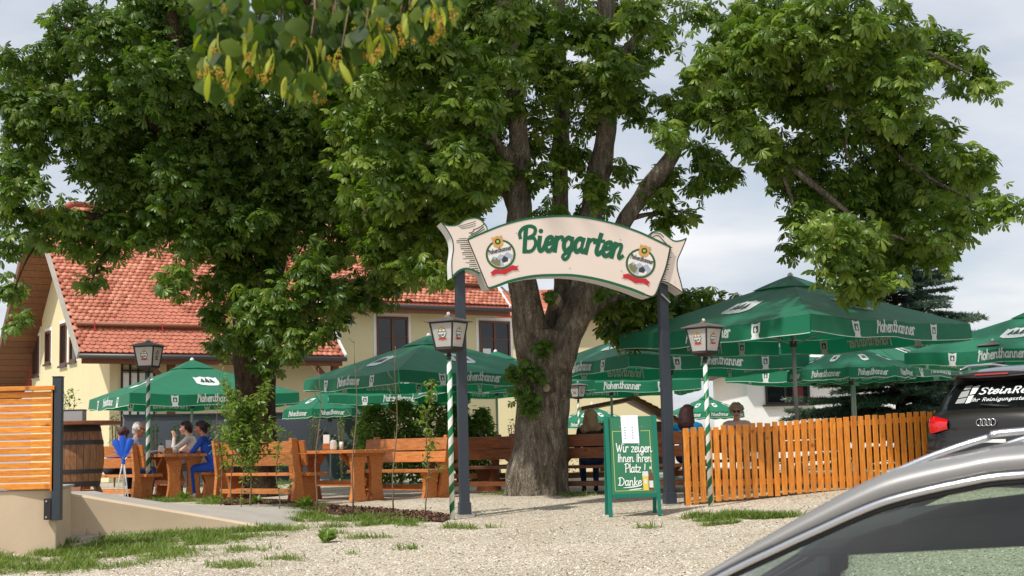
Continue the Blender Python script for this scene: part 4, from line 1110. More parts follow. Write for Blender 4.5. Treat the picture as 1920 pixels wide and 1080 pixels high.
def stroke(mb, pts, w, mapf, mi=0, z0=0.0, sub=5, taper=0.0):
    if len(pts) == 2 and (Vector((*pts[0], 0)) - Vector((*pts[1], 0))).length < .1:      # a dot
        c = pts[0]; k = 10; r = w * .68
        mb.add([mapf(c[0] + math.cos(6.283 * i / k) * r, c[1] + math.sin(6.283 * i / k) * r, z0) for i in range(k)], [tuple(range(k))], mi); return
    ps = catmull([(x, y, 0) for x, y in pts], sub) if len(pts) > 2 else [Vector((*p, 0)) for p in pts]
    k = len(ps); L, Rr = [], []
    for i in range(k):
        d = ps[min(i + 1, k - 1)] - ps[max(i - 1, 0)]
        d = d.normalized() if d.length > 1e-6 else Vector((1, 0, 0)); nn = Vector((-d.y, d.x, 0))
        ww = w / 2 * (1 - taper * abs(2 * i / max(1, k - 1) - 1) ** 3)
        e = Vector((0, 0, 0))
        if i == 0: e = -d * ww * .7
        if i == k - 1: e = d * ww * .7
        L.append(ps[i] + nn * ww + e); Rr.append(ps[i] - nn * ww + e)
    dz = .00012
    vs = [mapf(p.x, p.y, z0 + i * dz) for i, p in enumerate(L)] + [mapf(p.x, p.y, z0 + i * dz) for i, p in enumerate(Rr)]
    mb.add(vs, [(i, k + i, k + i + 1, i + 1) for i in range(k - 1)], mi)
def textw(s, sp=0): return sum(G[c][0] + sp for c in s)
def text(mb, s, mapf, pen=.2, slant=0.0, mi=0, sp=0, vary=0, sub=5):
    x = 0; z = 0.0
    for c in s:
        adv, st = G[c]
        for k, q in enumerate(st):
            stroke(mb, [(x + a + b * slant, b) for a, b in q], pen * (1 if k == 0 else 1 - vary), mapf, mi, z, sub)
            z += .00035
        x += adv + sp
        if z > .002: z = 0.0
    return x

def emblem(mb, mapf, mi):        # round brewery crest: ring, disc, name, landscape, gold shield, red ribbon. mi: dict of material slots
    def disc(r, z, m, cx=0, cy=0, k=26, sy=1): mb.add([mapf(cx + math.cos(6.2832 * i / k) * r, cy + math.sin(6.2832 * i / k) * r * sy, z) for i in range(k)], [tuple(range(k))], m)
    disc(1.0, .001, mi['green']); disc(.87, .0018, mi['gold']); disc(.84, .0026, mi['white'])
    def pol(pts, z, m): mb.add([mapf(x, y, z) for x, y in pts], [tuple(range(len(pts)))], m)
    pol([(-.78, -.30), (-.5, -.02), (-.3, -.16), (-.05, .02), (.2, -.10), (.45, .06), (.8, -.22), (.62, -.58), (.2, -.80), (-.3, -.78), (-.66, -.52)], .0034, mi['sky'])
    pol([(-.76, -.34), (-.55, -.1), (-.46, -.3), (-.34, -.12), (-.22, -.34), (-.1, -.3), (-.2, -.75), (-.5, -.66)], .0042, mi['forest'])
    pol([(-.02, -.36), (.2, -.14), (.42, -.34), (.38, -.56), (.04, -.6)], .0042, mi['ink'])
    pol([(.0, -.55), (.6, -.4), (.5, -.66), (.1, -.8)], .0038, mi['white'])
    text(mb, 'Hohenthanner', lambda u, v, z: mapf(-.76 + u * .158, .16 + v * .19, .005 + z), .26, 0, mi['ink'], 0, 0, 2)
    pol([(-.34, .62), (-.36, 1.24), (-.16, 1.20), (0, 1.27), (.16, 1.20), (.36, 1.24), (.34, .62), (.2, .48), (0, .42), (-.2, .48)], .0045, mi['gold'])
    disc(.2, .0055, mi['ink'], 0, .88, 14); disc(.1, .0062, mi['lime'], 0, .88, 10)
    pol([(-.95, -1.05), (-.6, -.88), (-.2, -1.0), (.2, -1.0), (.6, -.88), (.95, -1.05), (.85, -1.2), (1.0, -1.32), (.55, -1.22), (.2, -1.3), (0, -1.38), (-.2, -1.3), (-.55, -1.22), (-1.0, -1.32), (-.85, -1.2)], .0052, mi['red'])
M_sky = plain('print_sky', lin(170, 178, 196), .5, .3, 40)
M_forest = plain('print_forest', lin(120, 124, 84), .5, .4, 60)
M_lime = plain('print_lime', lin(150, 196, 60), .5)
M_ink = plain('print_ink', lin(52, 56, 60), .5, .2, 40)
EMB = [M_signgreen, M_gold, M_white, M_sky, M_forest, M_ink, M_lime, M_red]
EMI = dict(green=0, gold=1, white=2, sky=3, forest=4, ink=5, lime=6, red=7)

# ------------------------------------------------------------------ parasols
def make_parasol(n, R0, zr, za, vh, label, textsize, badge):
    root = thing('parasol', label, 'parasol', (0, 0, 0), 0, 'green beer garden parasols')
    a0 = math.pi / n
    apoth = R0 * math.cos(a0)
    def corner(k): a = (2 * k - 1) * a0; return Vector((math.cos(a) * R0, math.sin(a) * R0, 0))
    def CF(k, u, t, off=0):       # canopy face: u -1..1 across, t 0 apex..1 rim
        p, q = corner(k), corner(k + 1); e = p.lerp(q, (u + 1) / 2) * t
        sag = -.055 * R0 / 2.8 * math.sin(math.pi * min(1, t)) * (1 if n == 4 else .7) - .03 * (1 - abs(u)) * t * math.sin(3.14 * abs(u)) 
        rise = .10 * R0 / 2.8 * max(0, 1 - abs(u) ** 2) * t * t * (0 if n == 8 else -.35)
        z = za + (zr - za) * (t ** 1.28) + sag + rise + .008 * math.sin(u * 9 + k) * t
        nn = Vector(((p + q).x, (p + q).y, 0)).normalized(); nn = (nn * (za - zr) + UZ * apoth).normalized()
        return Vector((e.x, e.y, z)) + nn * off
    def VW(k, s, v, off=0):       # valance: s metres from the side's middle, v metres up from the lower hem
        p, q = corner(k), corner(k + 1); half = (q - p).length / 2; d = (q - p).normalized(); u = s / half
        nn = Vector(((p + q).x, (p + q).y, 0)).normalized()
        top = CF(k, max(-1, min(1, u)), 1); f = 1 - v / vh
        w = (.016 * math.sin(s * 4.1 + k * 2) + .012 * math.sin(s * 7.7 + k)) * f * (1 if n == 4 else .6)
        drop = (vh - v) * (1 - .10 * (1 - abs(u)) ** 2 * 0 + .05 * math.sin(s * 2.7 + k * 1.7))
        q_ = p + d * (half + s)
        return Vector((q_.x, q_.y, top.z - drop - .004)) + nn * (w + off + .02 * f)
    half = (corner(1) - corner(0)).length / 2
    for k in range(n):
        m = MB(); m.grid([[CF(k, -1 + 2 * j / 10, .10 + .9 * i / 8) for j in range(11)] for i in range(9)]); pan = m.build('canopy_panel', M_green, root, smooth=True, fix=False)
        m = MB(); m.grid([[VW(k, -half * .995 + 2 * half * .995 * j / 20, vh * (1 - i / 4)) for j in range(21)] for i in range(5)]); va = m.build('valance', M_green, root, smooth=True, fix=False)
        m = MB(); m.tube([VW(k, -half * .995 + 2 * half * .995 * j / 20, 0) for j in range(21)], .007, 4); m.build('hem', M_pipe, va)
        for off, nm in ((.006, 'lettering'), (-.006, 'lettering')):
            sg = 1 if off > 0 else -1
            m = MB(); w = textw('Hohenthanner') * textsize
            text(m, 'Hohenthanner', lambda u, v, z: VW(k, -w / 2 + u * textsize, vh * .30 + v * textsize * 1.25, off + sg * z), .27, .08, 0, 0, .2, 3)
            m.build(nm, M_print, va, fix=False)
            for sx_ in ((-1, 1) if n == 4 else ()):
                m = MB(); c = sx_ * badge
                def bm_(x, y, z): return VW(k, c + x, vh * .5 + y, off + sg * z)
                m.add([bm_(x, y, 0) for x, y in ((-.085, .12), (0, .10), (.085, .12), (.08, -.02), (.06, -.08), (.085, -.13), (-.085, -.13), (-.06, -.08), (-.08, -.02))], [tuple(range(9))])
                m.add([bm_(x, y, .0015) for x, y in ((-.045, .07), (.045, .07), (.045, -.03), (-.045, -.03))], [(0, 1, 2, 3)], 1)
                m.add([bm_(x, y, .003) for x, y in ((0, .06), (.03, -.005), (.012, -.005), (.012, -.025), (-.012, -.025), (-.012, -.005), (-.03, -.005))], [tuple(range(7))])
                m.build('badge', [M_print, M_logo_g], va, fix=False)
        # big crest printed on the canopy
        ls = (1 if n == 4 else 1.1)
        def lg(x, y, z): return CF(k, x, .60 + y, .012 + z)
        sh = [(-.27, -.10), (-.2, -.075), (-.1, -.105), (0, -.08), (.1, -.105), (.2, -.075), (.27, -.10), (.225, .0), (.20, .075), (.12, .12), (0, .14), (-.12, .12), (-.20, .075), (-.225, .0)]
        m = MB()
        for sgn in (1,):
            ring = [(x * ls / .60 * .62, y * 1.15) for x, y in sh]
            kk = len(ring); sub_ = []
            for i in range(kk):
                a, b_ = ring[i], ring[(i + 1) % kk]
                sub_ += [(lerp(a[0], b_[0], j / 3), lerp(a[1], b_[1], j / 3)) for j in range(3)]
            cen = (0, .01)
            for rr0, rr1 in ((0, .5), (.5, 1)):
                A = [lg(cen[0] + (x - cen[0]) * max(rr0, .001), cen[1] + (y - cen[1]) * max(rr0, .001), 0) for x, y in sub_]; B_ = [lg(cen[0] + (x - cen[0]) * rr1, cen[1] + (y - cen[1]) * rr1, 0) for x, y in sub_]
                q = len(sub_); m.add(A + B_, [(i, (i + 1) % q, q + (i + 1) % q, q + i) for i in range(q)], 0)
            for cx in (-.09, 0, .09):
                for i_, (w_, y0, y1) in enumerate(((.05, .045, .0), (.04, .015, -.03), (.026, -.018, -.058))):
                    s_ = 1 if cx else 1.2
                    m.add([lg(cx - w_ * s_, y0 * s_ + .01, .005 + i_ * .001), lg(cx + w_ * s_, y0 * s_ + .01, .005 + i_ * .001), lg(cx, y1 * s_, .005 + i_ * .001)], [(0, 1, 2)], 1)
                m.add([lg(cx - .008, .05, .004), lg(cx + .008, .05, .004), lg(cx + .008, .08, .004), lg(cx - .008, .08, .004)], [(0, 1, 2, 3)], 1)
        m.build('crest', [M_print, M_logo_g], pan, fix=False)
        # rib and strut
        m = MB(); c = corner(k); m.tube([Vector((0, 0, za - .12)), Vector((c.x * .5, c.y * .5, lerp(za, zr, .5) - .11)), Vector((c.x * .985, c.y * .985, zr - .03))], .016, 6); rb = m.build('rib', M_steel, root)
        m = MB(); m.tube([Vector((c.x * .5, c.y * .5, lerp(za, zr, .5) - .12)), Vector((0, 0, zr - .25))], .013, 6); m.build('strut', M_steel, rb)
        if n == 4:
            m = MB(); c = (corner(k) + corner(k + 1)) / 2; m.tube([Vector((0, 0, za - .12)), Vector((c.x * .985, c.y * .985, CF(k, 0, 1).z - .03))], .014, 6); m.build('rib', M_steel, root)
    # vent cap
    for k in range(n):
        m = MB(); rows = []
        for i in range(5):
            t = .012 + .21 * i / 4; rows.append([CF(k, -1 + 2 * j / 6, t, 0) + UZ * (.10 - .085 * (i / 4) + .02 * math.sin(3.14 * j / 6) * (i / 4)) for j in range(7)])
        m.grid(rows); m.build('vent_cap', M_green, root, smooth=True, fix=False)
    m = MB(); m.lathe([(.05, za + .06), (.05, za + .11), (.02, za + .15)], 12); m.build('finial', M_white, root, smooth=True)
    m = MB(); m.tube([(0, 0, .05), (0, 0, za + .05)], .032 if n == 4 else .022, 12); m.build('pole', M_steel, root, smooth=True)
    m = MB(); m.lathe([(.06, zr - .30), (.06, zr - .20)], 12); m.build('runner', M_anthra, root)
    m = MB(); m.lathe([(.36, 0), (.36, .06), (.09, .09), (.06, .3)], 20); m.build('base', M_conc, root, smooth=False)
    return root
def put_parasol(proto, used, px, Y, rim, rz, label, sc=1.0):
    """px: apex column; Y: depth; rim: height of the canopy edge in metres"""
    o = dup(proto) if used else proto
    x = P(px, 700, Y).x
    o.location = (x, Y, rim - RIM[proto.name] * sc); o.scale = (sc,) * 3; o.rotation_euler = (0, 0, rz); o['label'] = label
    return o
BIG = make_parasol(4, 2.83, 2.47, 3.25, .25, 'x', .092, .98)
SMALL = make_parasol(8, 1.22, 2.05, 2.52, .2, 'x', .058, 0)
RIM = {BIG.name: 2.47, SMALL.name: 2.05}
put_parasol(BIG, False, 1490, 23.2, 2.56, R(45 - 6), 'largest green parasol, over the picket fence at right')
put_parasol(BIG, True, 1257, 29.0, 2.43, R(23), 'wide green parasol half hidden under the largest one, right of the trunk')
put_parasol(BIG, True, 805, 31.0, 2.33, R(45 - 9), 'green parasol right behind the left post of the arched sign')
put_parasol(BIG, True, 360, 34.5, 2.15, R(45 - 16), 'green parasol at far left over the table with the elderly man')
put_parasol(BIG, True, 748, 38.0, 2.16, R(5), 'brightly lit green parasol low behind the hedge, left of the sign', sc=.9)
put_parasol(BIG, True, 1145, 37.5, 2.33, R(4), 'sunlit green parasol low behind the chalkboard')
put_parasol(BIG, True, 1600, 33.5, 2.40, R(45 + 4), 'low wide green parasol behind the small one at right', sc=1.08)
put_parasol(BIG, True, 1958, 28.5, 2.42, R(45 + 3), 'green parasol cut off by the right edge above the black car')
put_parasol(BIG, True, 930, 36.0, 2.32, R(20), 'green parasol mostly hidden behind the chestnut trunk and sign post', sc=.95)
put_parasol(SMALL, False, 1595, 28.0, 2.10, R(8), 'small dark green round parasol in front of the wide one at right')
put_parasol(SMALL, True, 618, 37.0, 1.82, R(10), 'small green round parasol behind the saplings left of the hedge', sc=1.05)
put_parasol(SMALL, True, 1322, 47.0, 1.72, R(14), 'small green round parasol beside the woman with sunglasses')
put_parasol(SMALL, True, 1108, 47.0, 1.50, R(20), 'small pale green round parasol behind the woman in black')
put_parasol(SMALL, True, 1402, 56.0, 1.6, R(30), 'tiny green parasol far off just behind the curly haired head', sc=.6)

# ------------------------------------------------------------------ beer garden lamps
def make_lamp():
    root = thing('garden_lamp', 'x', 'lamp', (0, 0, 0), 0, 'four-sided lanterns on striped poles')
    m = MB(); m.lathe([(.036, 0), (.036, 2.2)], 16); m.build('pole', M_stripe, root, smooth=True)
    m = MB(); m.lathe([(.03, 2.2), (.028, 2.235), (.045, 2.25), (.026, 2.27), (.03, 2.33), (.12, 2.345), (.125, 2.365), (.03, 2.37)], 12); m.build('neck', M_iron, root, smooth=False)
    n = 4; zb, zt, rb, rt = 2.34, 2.70, .185, .262
    cr = lambda k, r, z: Vector((math.cos(k * 2 * math.pi / n) * r, math.sin(k * 2 * math.pi / n) * r, z))
    m = MB(); m.lathe([(rb * .5, zb - .05), (rb * 1.03, zb - .012), (rb * 1.07, zb), (rb * 1.03, zb + .012)], n); m.build('bottom_frame', M_iron, root)
    for k in range(n):
        a, b, c, d = cr(k, rb, zb + .013), cr(k + 1, rb, zb + .013), cr(k + 1, rt, zt), cr(k, rt, zt)
        nn = (b - a).cross(d - a).normalized(); nn = nn if nn.x * (a + b).x + nn.y * (a + b).y > 0 else -nn
        m = MB(); m.add([a, b, c, d], [(0, 1, 2, 3)]); pn = m.build('pane', M_milk, root, fix=False)
        m = MB(); m.bar(cr(k, rb + .004, zb), cr(k, rt + .004, zt + .01), .024, .02, cr(k, 1, 0)); m.build('frame_bar', M_iron, root)
        p0, p1 = cr(k, rt + .002, zt), cr(k + 1, rt + .002, zt); m = MB(); m.bar(p0, p1, .014, .02); m.build('frame_bar', M_iron, root)
        p0, p1 = cr(k, rb + .003, zb + .02), cr(k + 1, rb + .003, zb + .02); m = MB(); m.bar(p0, p1, .012, .016); m.build('frame_bar', M_iron, root)
        cen = (a + b + c + d) / 4 + (c + d - a - b) * .04; ax = (b - a).normalized(); ay = ((d + c) - (a + b)).normalized()
        m = MB(); emblem(m, lambda u, v, z: cen + ax * u * .070 + ay * v * .070 + nn * (.003 + z), EMI); m.build('emblem', EMB, pn, fix=False)
    m = MB(); rows = [[cr(k, r_, z_) for k in range(n)] for r_, z_ in ((.30, zt + .008), (.345, zt + .012), (.345, zt + .022), (.2, zt + .062), (.06, zt + .088), (.045, zt + .11), (.001, zt + .112))]
    m.grid(rows, closed=True); m.build('cap', M_lamproof, root)
    m = MB(); m.ball((0, 0, zt + .13), .026, 10, 6); m.build('finial', M_milk, root, smooth=True)
    return root
LAMP = make_lamp()
def put_lamp(used, base_px, Y, label, rz, sc=1.0, zg=None):
    o = dup(LAMP) if used else LAMP
    p = P(*base_px, Y); o.location = (p.x, p.y, (p.z if zg is None else zg) - .03); o.rotation_euler = (0, 0, rz); o.scale = (sc,) * 3; o['label'] = label
    return o
put_lamp(False, (848, 972), 19.2, 'lantern with coloured crest on striped pole beside the left sign post', R(-90 + 14), .98)
put_lamp(True, (1333, 957), 19.7, 'lantern with coloured crest on striped pole in front of the picket fence', R(-90 + 0), .935)
put_lamp(True, (277, 938), 24.6, 'lantern on striped pole at far left beside the elderly man', R(-90 + 33), .985)
put_lamp(True, (1088, 884), 34.0, 'distant lantern just right of the chestnut trunk', R(-90), .76)
put_lamp(True, (1877, 900), 27.5, 'lantern above the roof of the black car', R(-90 + 0), .96)

# ------------------------------------------------------------------ arched entrance sign
def sign():
    beta = R(13)
    ax = Vector((math.cos(beta), math.sin(beta), 0)); nrm = Vector((math.sin(beta), -math.cos(beta), 0))
    p0 = P(1060, 470, 19.7)
    pl = lambda px, py: onplane(px, py, p0, nrm)
    base = pl(1060, 960); base.z = gz(base.x, base.y)
    s = thing('entrance_sign', 'arched cream banner sign on two dark posts reading Biergarten', 'sign', base)
    def board(pts, th, back, name, sm=True, rim=True):
        q = [pl(x, y) - nrm * back for x, y in pts]; k = len(q)
        m = MB(); m.add(q + [v - nrm * th for v in q], [tuple(range(k)), tuple(range(2 * k - 1, k - 1, -1))], 0)
        b = 0
        for i in range(k): m.f.append(((i + 1) % k, i, k + i, k + (i + 1) % k)); m.m.append(1)
        o = m.build(name, [M_signface, M_signside], s, True)
        return o
    def line(pts, w, back, par, mat, closed=False, name='edge_line'):
        m = MB(); c = [Vector((x, y, 0)) for x, y in pts]
        if closed: c.append(c[0])
        stroke2(m, c, w, lambda x, y, z: pl(x, y) + nrm * (z - back)); m.build(name, mat, par, True, fix=False)
    def stroke2(m, c, w, mp):
        k = len(c); L, Q = [], []
        for i in range(k):
            d = (c[min(i + 1, k - 1)] - c[max(i - 1, 0)]); d = d.normalized() if d.length else Vector((1, 0, 0)); nn = Vector((-d.y, d.x, 0)) * w / 2
            L.append(c[i] + nn); Q.append(c[i] - nn)
        m.add([mp(p.x, p.y, .0025 + .0001 * i) for i, p in enumerate(L)] + [mp(p.x, p.y, .0025 + .0001 * i) for i, p in enumerate(Q)], [(i, k + i, k + i + 1, i + 1) for i in range(k - 1)])
    sp = lambda pts, n=5: [(v.x, v.y) for v in catmull([(x, y, 0) for x, y in pts], n)]
    top = sp([(877, 449), (905, 437), (940, 423), (980, 412), (1020, 407), (1062, 405), (1105, 409), (1150, 419), (1195, 434), (1228, 449), (1257, 463)])
    right = sp([(1257, 463), (1249, 500), (1238, 530), (1230, 550), (1222, 556), (1208, 552)])
    bot = sp([(1208, 552), (1180, 541), (1130, 526), (1080, 517), (1040, 516), (1000, 518), (960, 526), (930, 537), (917, 541)])
    lft = [(913, 536), (895, 492)]
    main = board(top + right[1:] + bot[1:] + lft, .42, 0, 'main_board')
    line(top, 3.6, 0, main, M_signgreen); line(bot, 5.0, -.0, main, M_signgreen); line(right + [], 3.0, 0, main, M_inkdark); line([(917, 541), (913, 536), (895, 492), (877, 449)], 2.2, 0, main, M_inkdark)
    # folded ribbon ends behind the main board
    tl = sp([(828, 416), (840, 422), (858, 421), (872, 412), (890, 408), (903, 412), (914, 426), (912, 440)], 4); 
    lb = sp([(900, 512), (888, 506), (875, 503), (862, 507), (849, 519)], 4)
    le = sp([(849, 519), (848, 490), (851, 465), (848, 446), (838, 428), (828, 416)], 4)
    tailL = board(tl + [(905, 470)] + lb + le[1:-1], .36, .04, 'left_ribbon_end')
    line(tl, 2.2, .04, tailL, M_signgreen); line(lb, 4, .04, tailL, M_signgreen); line(le, 2.0, .04, tailL, M_inkdark)
    tr = sp([(1217, 441), (1226, 434), (1240, 433), (1254, 443), (1266, 451), (1279, 450), (1289, 446)], 4); re = sp([(1289, 446), (1280, 468), (1272, 487), (1272, 505), (1278, 528), (1283, 549)], 4); rb = sp([(1283, 549), (1268, 538), (1252, 529), (1238, 526)], 4)
    tailR = board(tr + re[1:] + rb[1:] + [(1235, 500)], .36, .04, 'right_ribbon_end')
    line(tr, 2.4, .04, tailR, M_signgreen); line(re, 2.0, .04, tailR, M_inkdark); line(rb, 2, .04, tailR, M_inkdark)
    # curl shading lines of the printed ribbon
    for i, (x0, y0, x1, y1) in enumerate([(877, 447, 912, 432), (880, 443, 910, 428), (884, 439, 908, 424), (888, 430, 909, 419), (880, 436, 890, 431)]):
        line(sp([(x0, y0), ((x0 + x1) / 2, (y0 + y1) / 2 + 2), (x1, y1)], 4), 1.7, .04, tailL, M_signgreen if i % 2 else M_inkdark, name='print_line')
    for i in range(17):
        t = i / 16; x = lerp(876, 899, t); y = lerp(446, 506, t); L_ = RNG.uniform(9, 22)
        line([(x, y), (x - L_ * .5, y + .6), (x - L_, y + 1)], 1.5 if i % 2 else 1.0, .04, tailL, M_inkdark, name='print_line')
    for i in range(3): line([(860 + i * 3, 424 - i * 2 + i * 4), (880, 418 + i * 4), (893, 414 + i * 4)], 1.0, .04, tailL, M_inkdark, name='print_line')
    for i in range(14):
        t = i / 13; x = lerp(1256, 1240, t); y = lerp(464, 524, t); L_ = RNG.uniform(5, 11)
        line([(x, y), (x + L_ * .5, y - .6), (x + L_, y - .8)], 1.3, .04, tailR, M_inkdark, name='print_line')
    for pts in ([(1221, 446), (1224, 437), (1238, 437), (1246, 444)], [(1228, 452), (1226, 443), (1236, 441), (1245, 450), (1256, 462)], [(1240, 455), (1250, 460), (1253, 468), (1246, 470)]):
        line(sp(pts, 4), 1.6, .038, tailR, M_inkdark, name='print_line')
    # lettering along the arch
    W_ = textw('Biergarten'); x0, x1 = 978, 1166; u_ = (x1 - x0) / W_
    def mp(u, v, z):
        x = x0 + u * u_
        t = (x - 1062) / 100
        y = 471.5 + 5.5 * t + 8.2 * t * t; sl_ = (5.5 + 16.4 * t) / 100
        h = v * 26
        return pl(x + h * sl_, y - h) + nrm * (.002 + z * .45)
    m = MB(); text(m, 'Biergarten', mp, .33, .10, 0, 0, .22, 7); m.build('lettering', M_signgreen, main, True, fix=False)
    for cx, cy, a in ((938.5, 477, R(-13)), (1201, 494, R(16))):
        m = MB(); r_ = 28
        emblem(m, lambda u, v, z: pl(cx + (u * math.cos(a) + v * math.sin(a)) * r_, cy + (-v * math.cos(a) + u * math.sin(a)) * r_) + nrm * (.003 + z), EMI)
        m.build('emblem', EMB, main, True, fix=False)
    for x, y in ((968, 437), (1163, 449), (971, 498), (1068, 503), (1165, 508), (1256, 512), (872, 467)):
        m = MB(); c = pl(x, y); m.tube([c - nrm * .0, c + nrm * .006], .008, 8); m.build('bolt', M_steel, main, True)
    # posts
    for (xt, yt), (xb, yb), nm in (((866, 512), (877, 964), 'post'), ((1252, 530), (1266, 955), 'post')):
        a = pl(xb, yb) - nrm * .22; b = pl(xt, yt) - nrm * .22; a.z = gz(a.x, a.y) - .05
        b = Vector((a.x + (b.x - a.x) * .3, a.y, b.z + .35))
        m = MB(); m.hexa([a + ax * q * .065 + nrm * r_ * .065 for q, r_ in ((-1, 1), (1, 1), (1, -1), (-1, -1))] + [b + ax * q * .065 + nrm * r_ * .065 for q, r_ in ((-1, 1), (1, 1), (1, -1), (-1, -1))]); po = m.build('post', M_anthra, s, True, bevel=.006)
        g_ = a.copy(); m = MB(); m.hexa([g_ + UZ * .0 + ax * q * .085 + nrm * r_ * .085 for q, r_ in ((-1, 1), (1, 1), (1, -1), (-1, -1))] + [g_ + UZ * .24 + ax * q * .078 + nrm * r_ * .078 for q, r_ in ((-1, 1), (1, 1), (1, -1), (-1, -1))]); m.build('post_shoe', M_anthra, po, True, bevel=.004)
        m = MB(); m.hexa([g_ + UZ * z + ax * q * .12 + nrm * r_ * .12 for z in (0, .075) for q, r_ in ((-1, 1), (1, 1), (1, -1), (-1, -1))]); m.build('footing', M_conc, po, True)
    b0, b1 = pl(1245, 549) - nrm * .12, pl(1262, 566) - nrm * .12
    m = MB(); m.bar(b0, b1, .02, .02); m.build('brace', M_steel, s, True)
    b0, b1 = pl(945, 535) - nrm * .18, pl(962, 552) - nrm * .18
    m = MB(); m.bar(b0, b1, .03, .02); m.build('brace', M_steel, s, True)
sign()

# ------------------------------------------------------------------ chalkboard
def chalkboard():
    c = P(1187, 965, 19.15); zg = gz(c.x, c.y)
    M_fr = plain('teal_frame', lin(0, 112, 92), .45, .08, 5); M_cb = plain('chalkboard_green', lin(44, 116, 82), .7, .10, 2.5, dirt=.12); M_chalk = plain('chalk', lin(232, 236, 230), .9, .1, 60); M_yl = plain('print_yellow', lin(206, 210, 110), .6); M_pap = plain('paper_sheet', lin(236, 238, 246), .7, .02, 3)
    o = thing('chalkboard_stand', 'green A-frame chalkboard with white handwriting beside the right sign post', 'chalkboard', (c.x, c.y, zg), R(4))
    tilt = .20
    def fr(x, z, off=0, side=-1): return Vector((x, side * (tilt * (1.32 - z) * .75) + off * side, z))
    for side in (-1, 1):
        for x in (-.325, .325):
            m = MB(); m.bar(fr(x, .0, 0, side), fr(x, 1.32, .0, side) + Vector((0, side * .03, 0)), .05, .035, (0, 1, 0)); m.build('leg', M_fr, o, bevel=.004)
        for z in (.27, 1.29) if side < 0 else (.27,):
            m = MB(); m.bar(fr(-.30, z, .0, side), fr(.30, z, 0, side), .03, .05); m.build('crossbar', M_fr, o)
    f = lambda x, z, off=0: fr(x, z, .018 + off)
    m = MB(); m.add([f(-.30, .29), f(.30, .29), f(.30, 1.30), f(-.30, 1.30)] + [f(-.30, .29, -.012), f(.30, .29, -.012), f(.30, 1.30, -.012), f(-.30, 1.30, -.012)], [(0, 1, 2, 3), (7, 6, 5, 4), (0, 4, 5, 1), (2, 6, 7, 3), (1, 5, 6, 2), (3, 7, 4, 0)]); bd = m.build('board', M_cb, o)
    m = MB(); Y_ = lambda pts, w=.006: [stroke(m, [pts[i], pts[i + 1]], w, lambda u, v, z: f(u, v, .002 + z)) for i in range(len(pts) - 1)]
    Y_([(-.25, .335), (-.25, 1.12), (-.135, 1.12), (-.15, 1.18), (-.135, 1.22)]); Y_([(-.25, .335), (.25, .335)]); Y_([(.25, .335), (.25, 1.12), (.135, 1.12), (.15, 1.18), (.135, 1.22)]); m.build('border', M_yl, bd, fix=False)
    for s, x, z, u in (('Wir zeigen', -.215, .845, .068), ('Ihnen Ihren', -.20, .715, .062), ('Platz !', -.11, .575, .066), ('Danke', -.20, .405, .074)):
        m = MB(); text(m, s, lambda a, b, zz: f(x + a * u * .92 + .0, z + b * u * (1.05 if s != 'Danke' else .9) - a * u * .02, .003 + zz), .19, .06, 0, -.02, .15, 5); m.build('handwriting', M_chalk, bd, fix=False)
    m = MB()
    for pts in ([(-.14, .375), (.0, .385), (.08, .395)], [(-.07, .345), (.05, .355), (.11, .36)]): stroke(m, pts, .014, lambda a, b, zz: f(a, b, .0035 + zz), taper=.7)
    m.build('underline', M_chalk, bd, fix=False)
    m = MB(); q = [(-.125, .96), (.105, .955), (.10, 1.33), (-.13, 1.33)]; m.add([f(x, z, .006) for x, z in q] + [f(x, z, .0045) for x, z in q], [(0, 1, 2, 3), (7, 6, 5, 4)]); pp = m.build('paper_notice', M_pap, o)
    m = MB()
    for i in range(5):
        for x in (-.09, .01): 
            zz = 1.02 + i * .035; m.add([f(x, zz, .0075), f(x + .02, zz, .0075), f(x + .02, zz + .014, .0075), f(x, zz + .014, .0075)], [(0, 1, 2, 3)])
    m.build('print', plain('faint_print', lin(150, 160, 176), .8), pp, fix=False)
    # printed beer glass and bottle
    m = MB(); pg = lambda pts, z, mi: m.add([f(x, y, z) for x, y in pts], [tuple(range(len(pts)))], mi)
    pg([(.125, .335), (.195, .335), (.20, .56), (.12, .56)], .004, 0); pg([(.118, .52), (.202, .52), (.196, .585), (.124, .585)], .005, 1); pg([(.14, .42), (.18, .42), (.18, .48), (.14, .48)], .0055, 1)
    pg([(.205, .335), (.262, .335), (.262, .52), (.246, .58), (.246, .63), (.222, .63), (.222, .58), (.205, .52)], .004, 2); pg([(.207, .37), (.26, .37), (.26, .46), (.207, .46)], .005, 1); pg([(.22, .61), (.248, .61), (.248, .645), (.22, .645)], .0058, 1)
    m.build('beer_print', [plain('print_beer', lin(226, 190, 74), .5), M_print, plain('print_bottle', lin(110, 62, 46), .5)], bd, fix=False)
chalkboard()

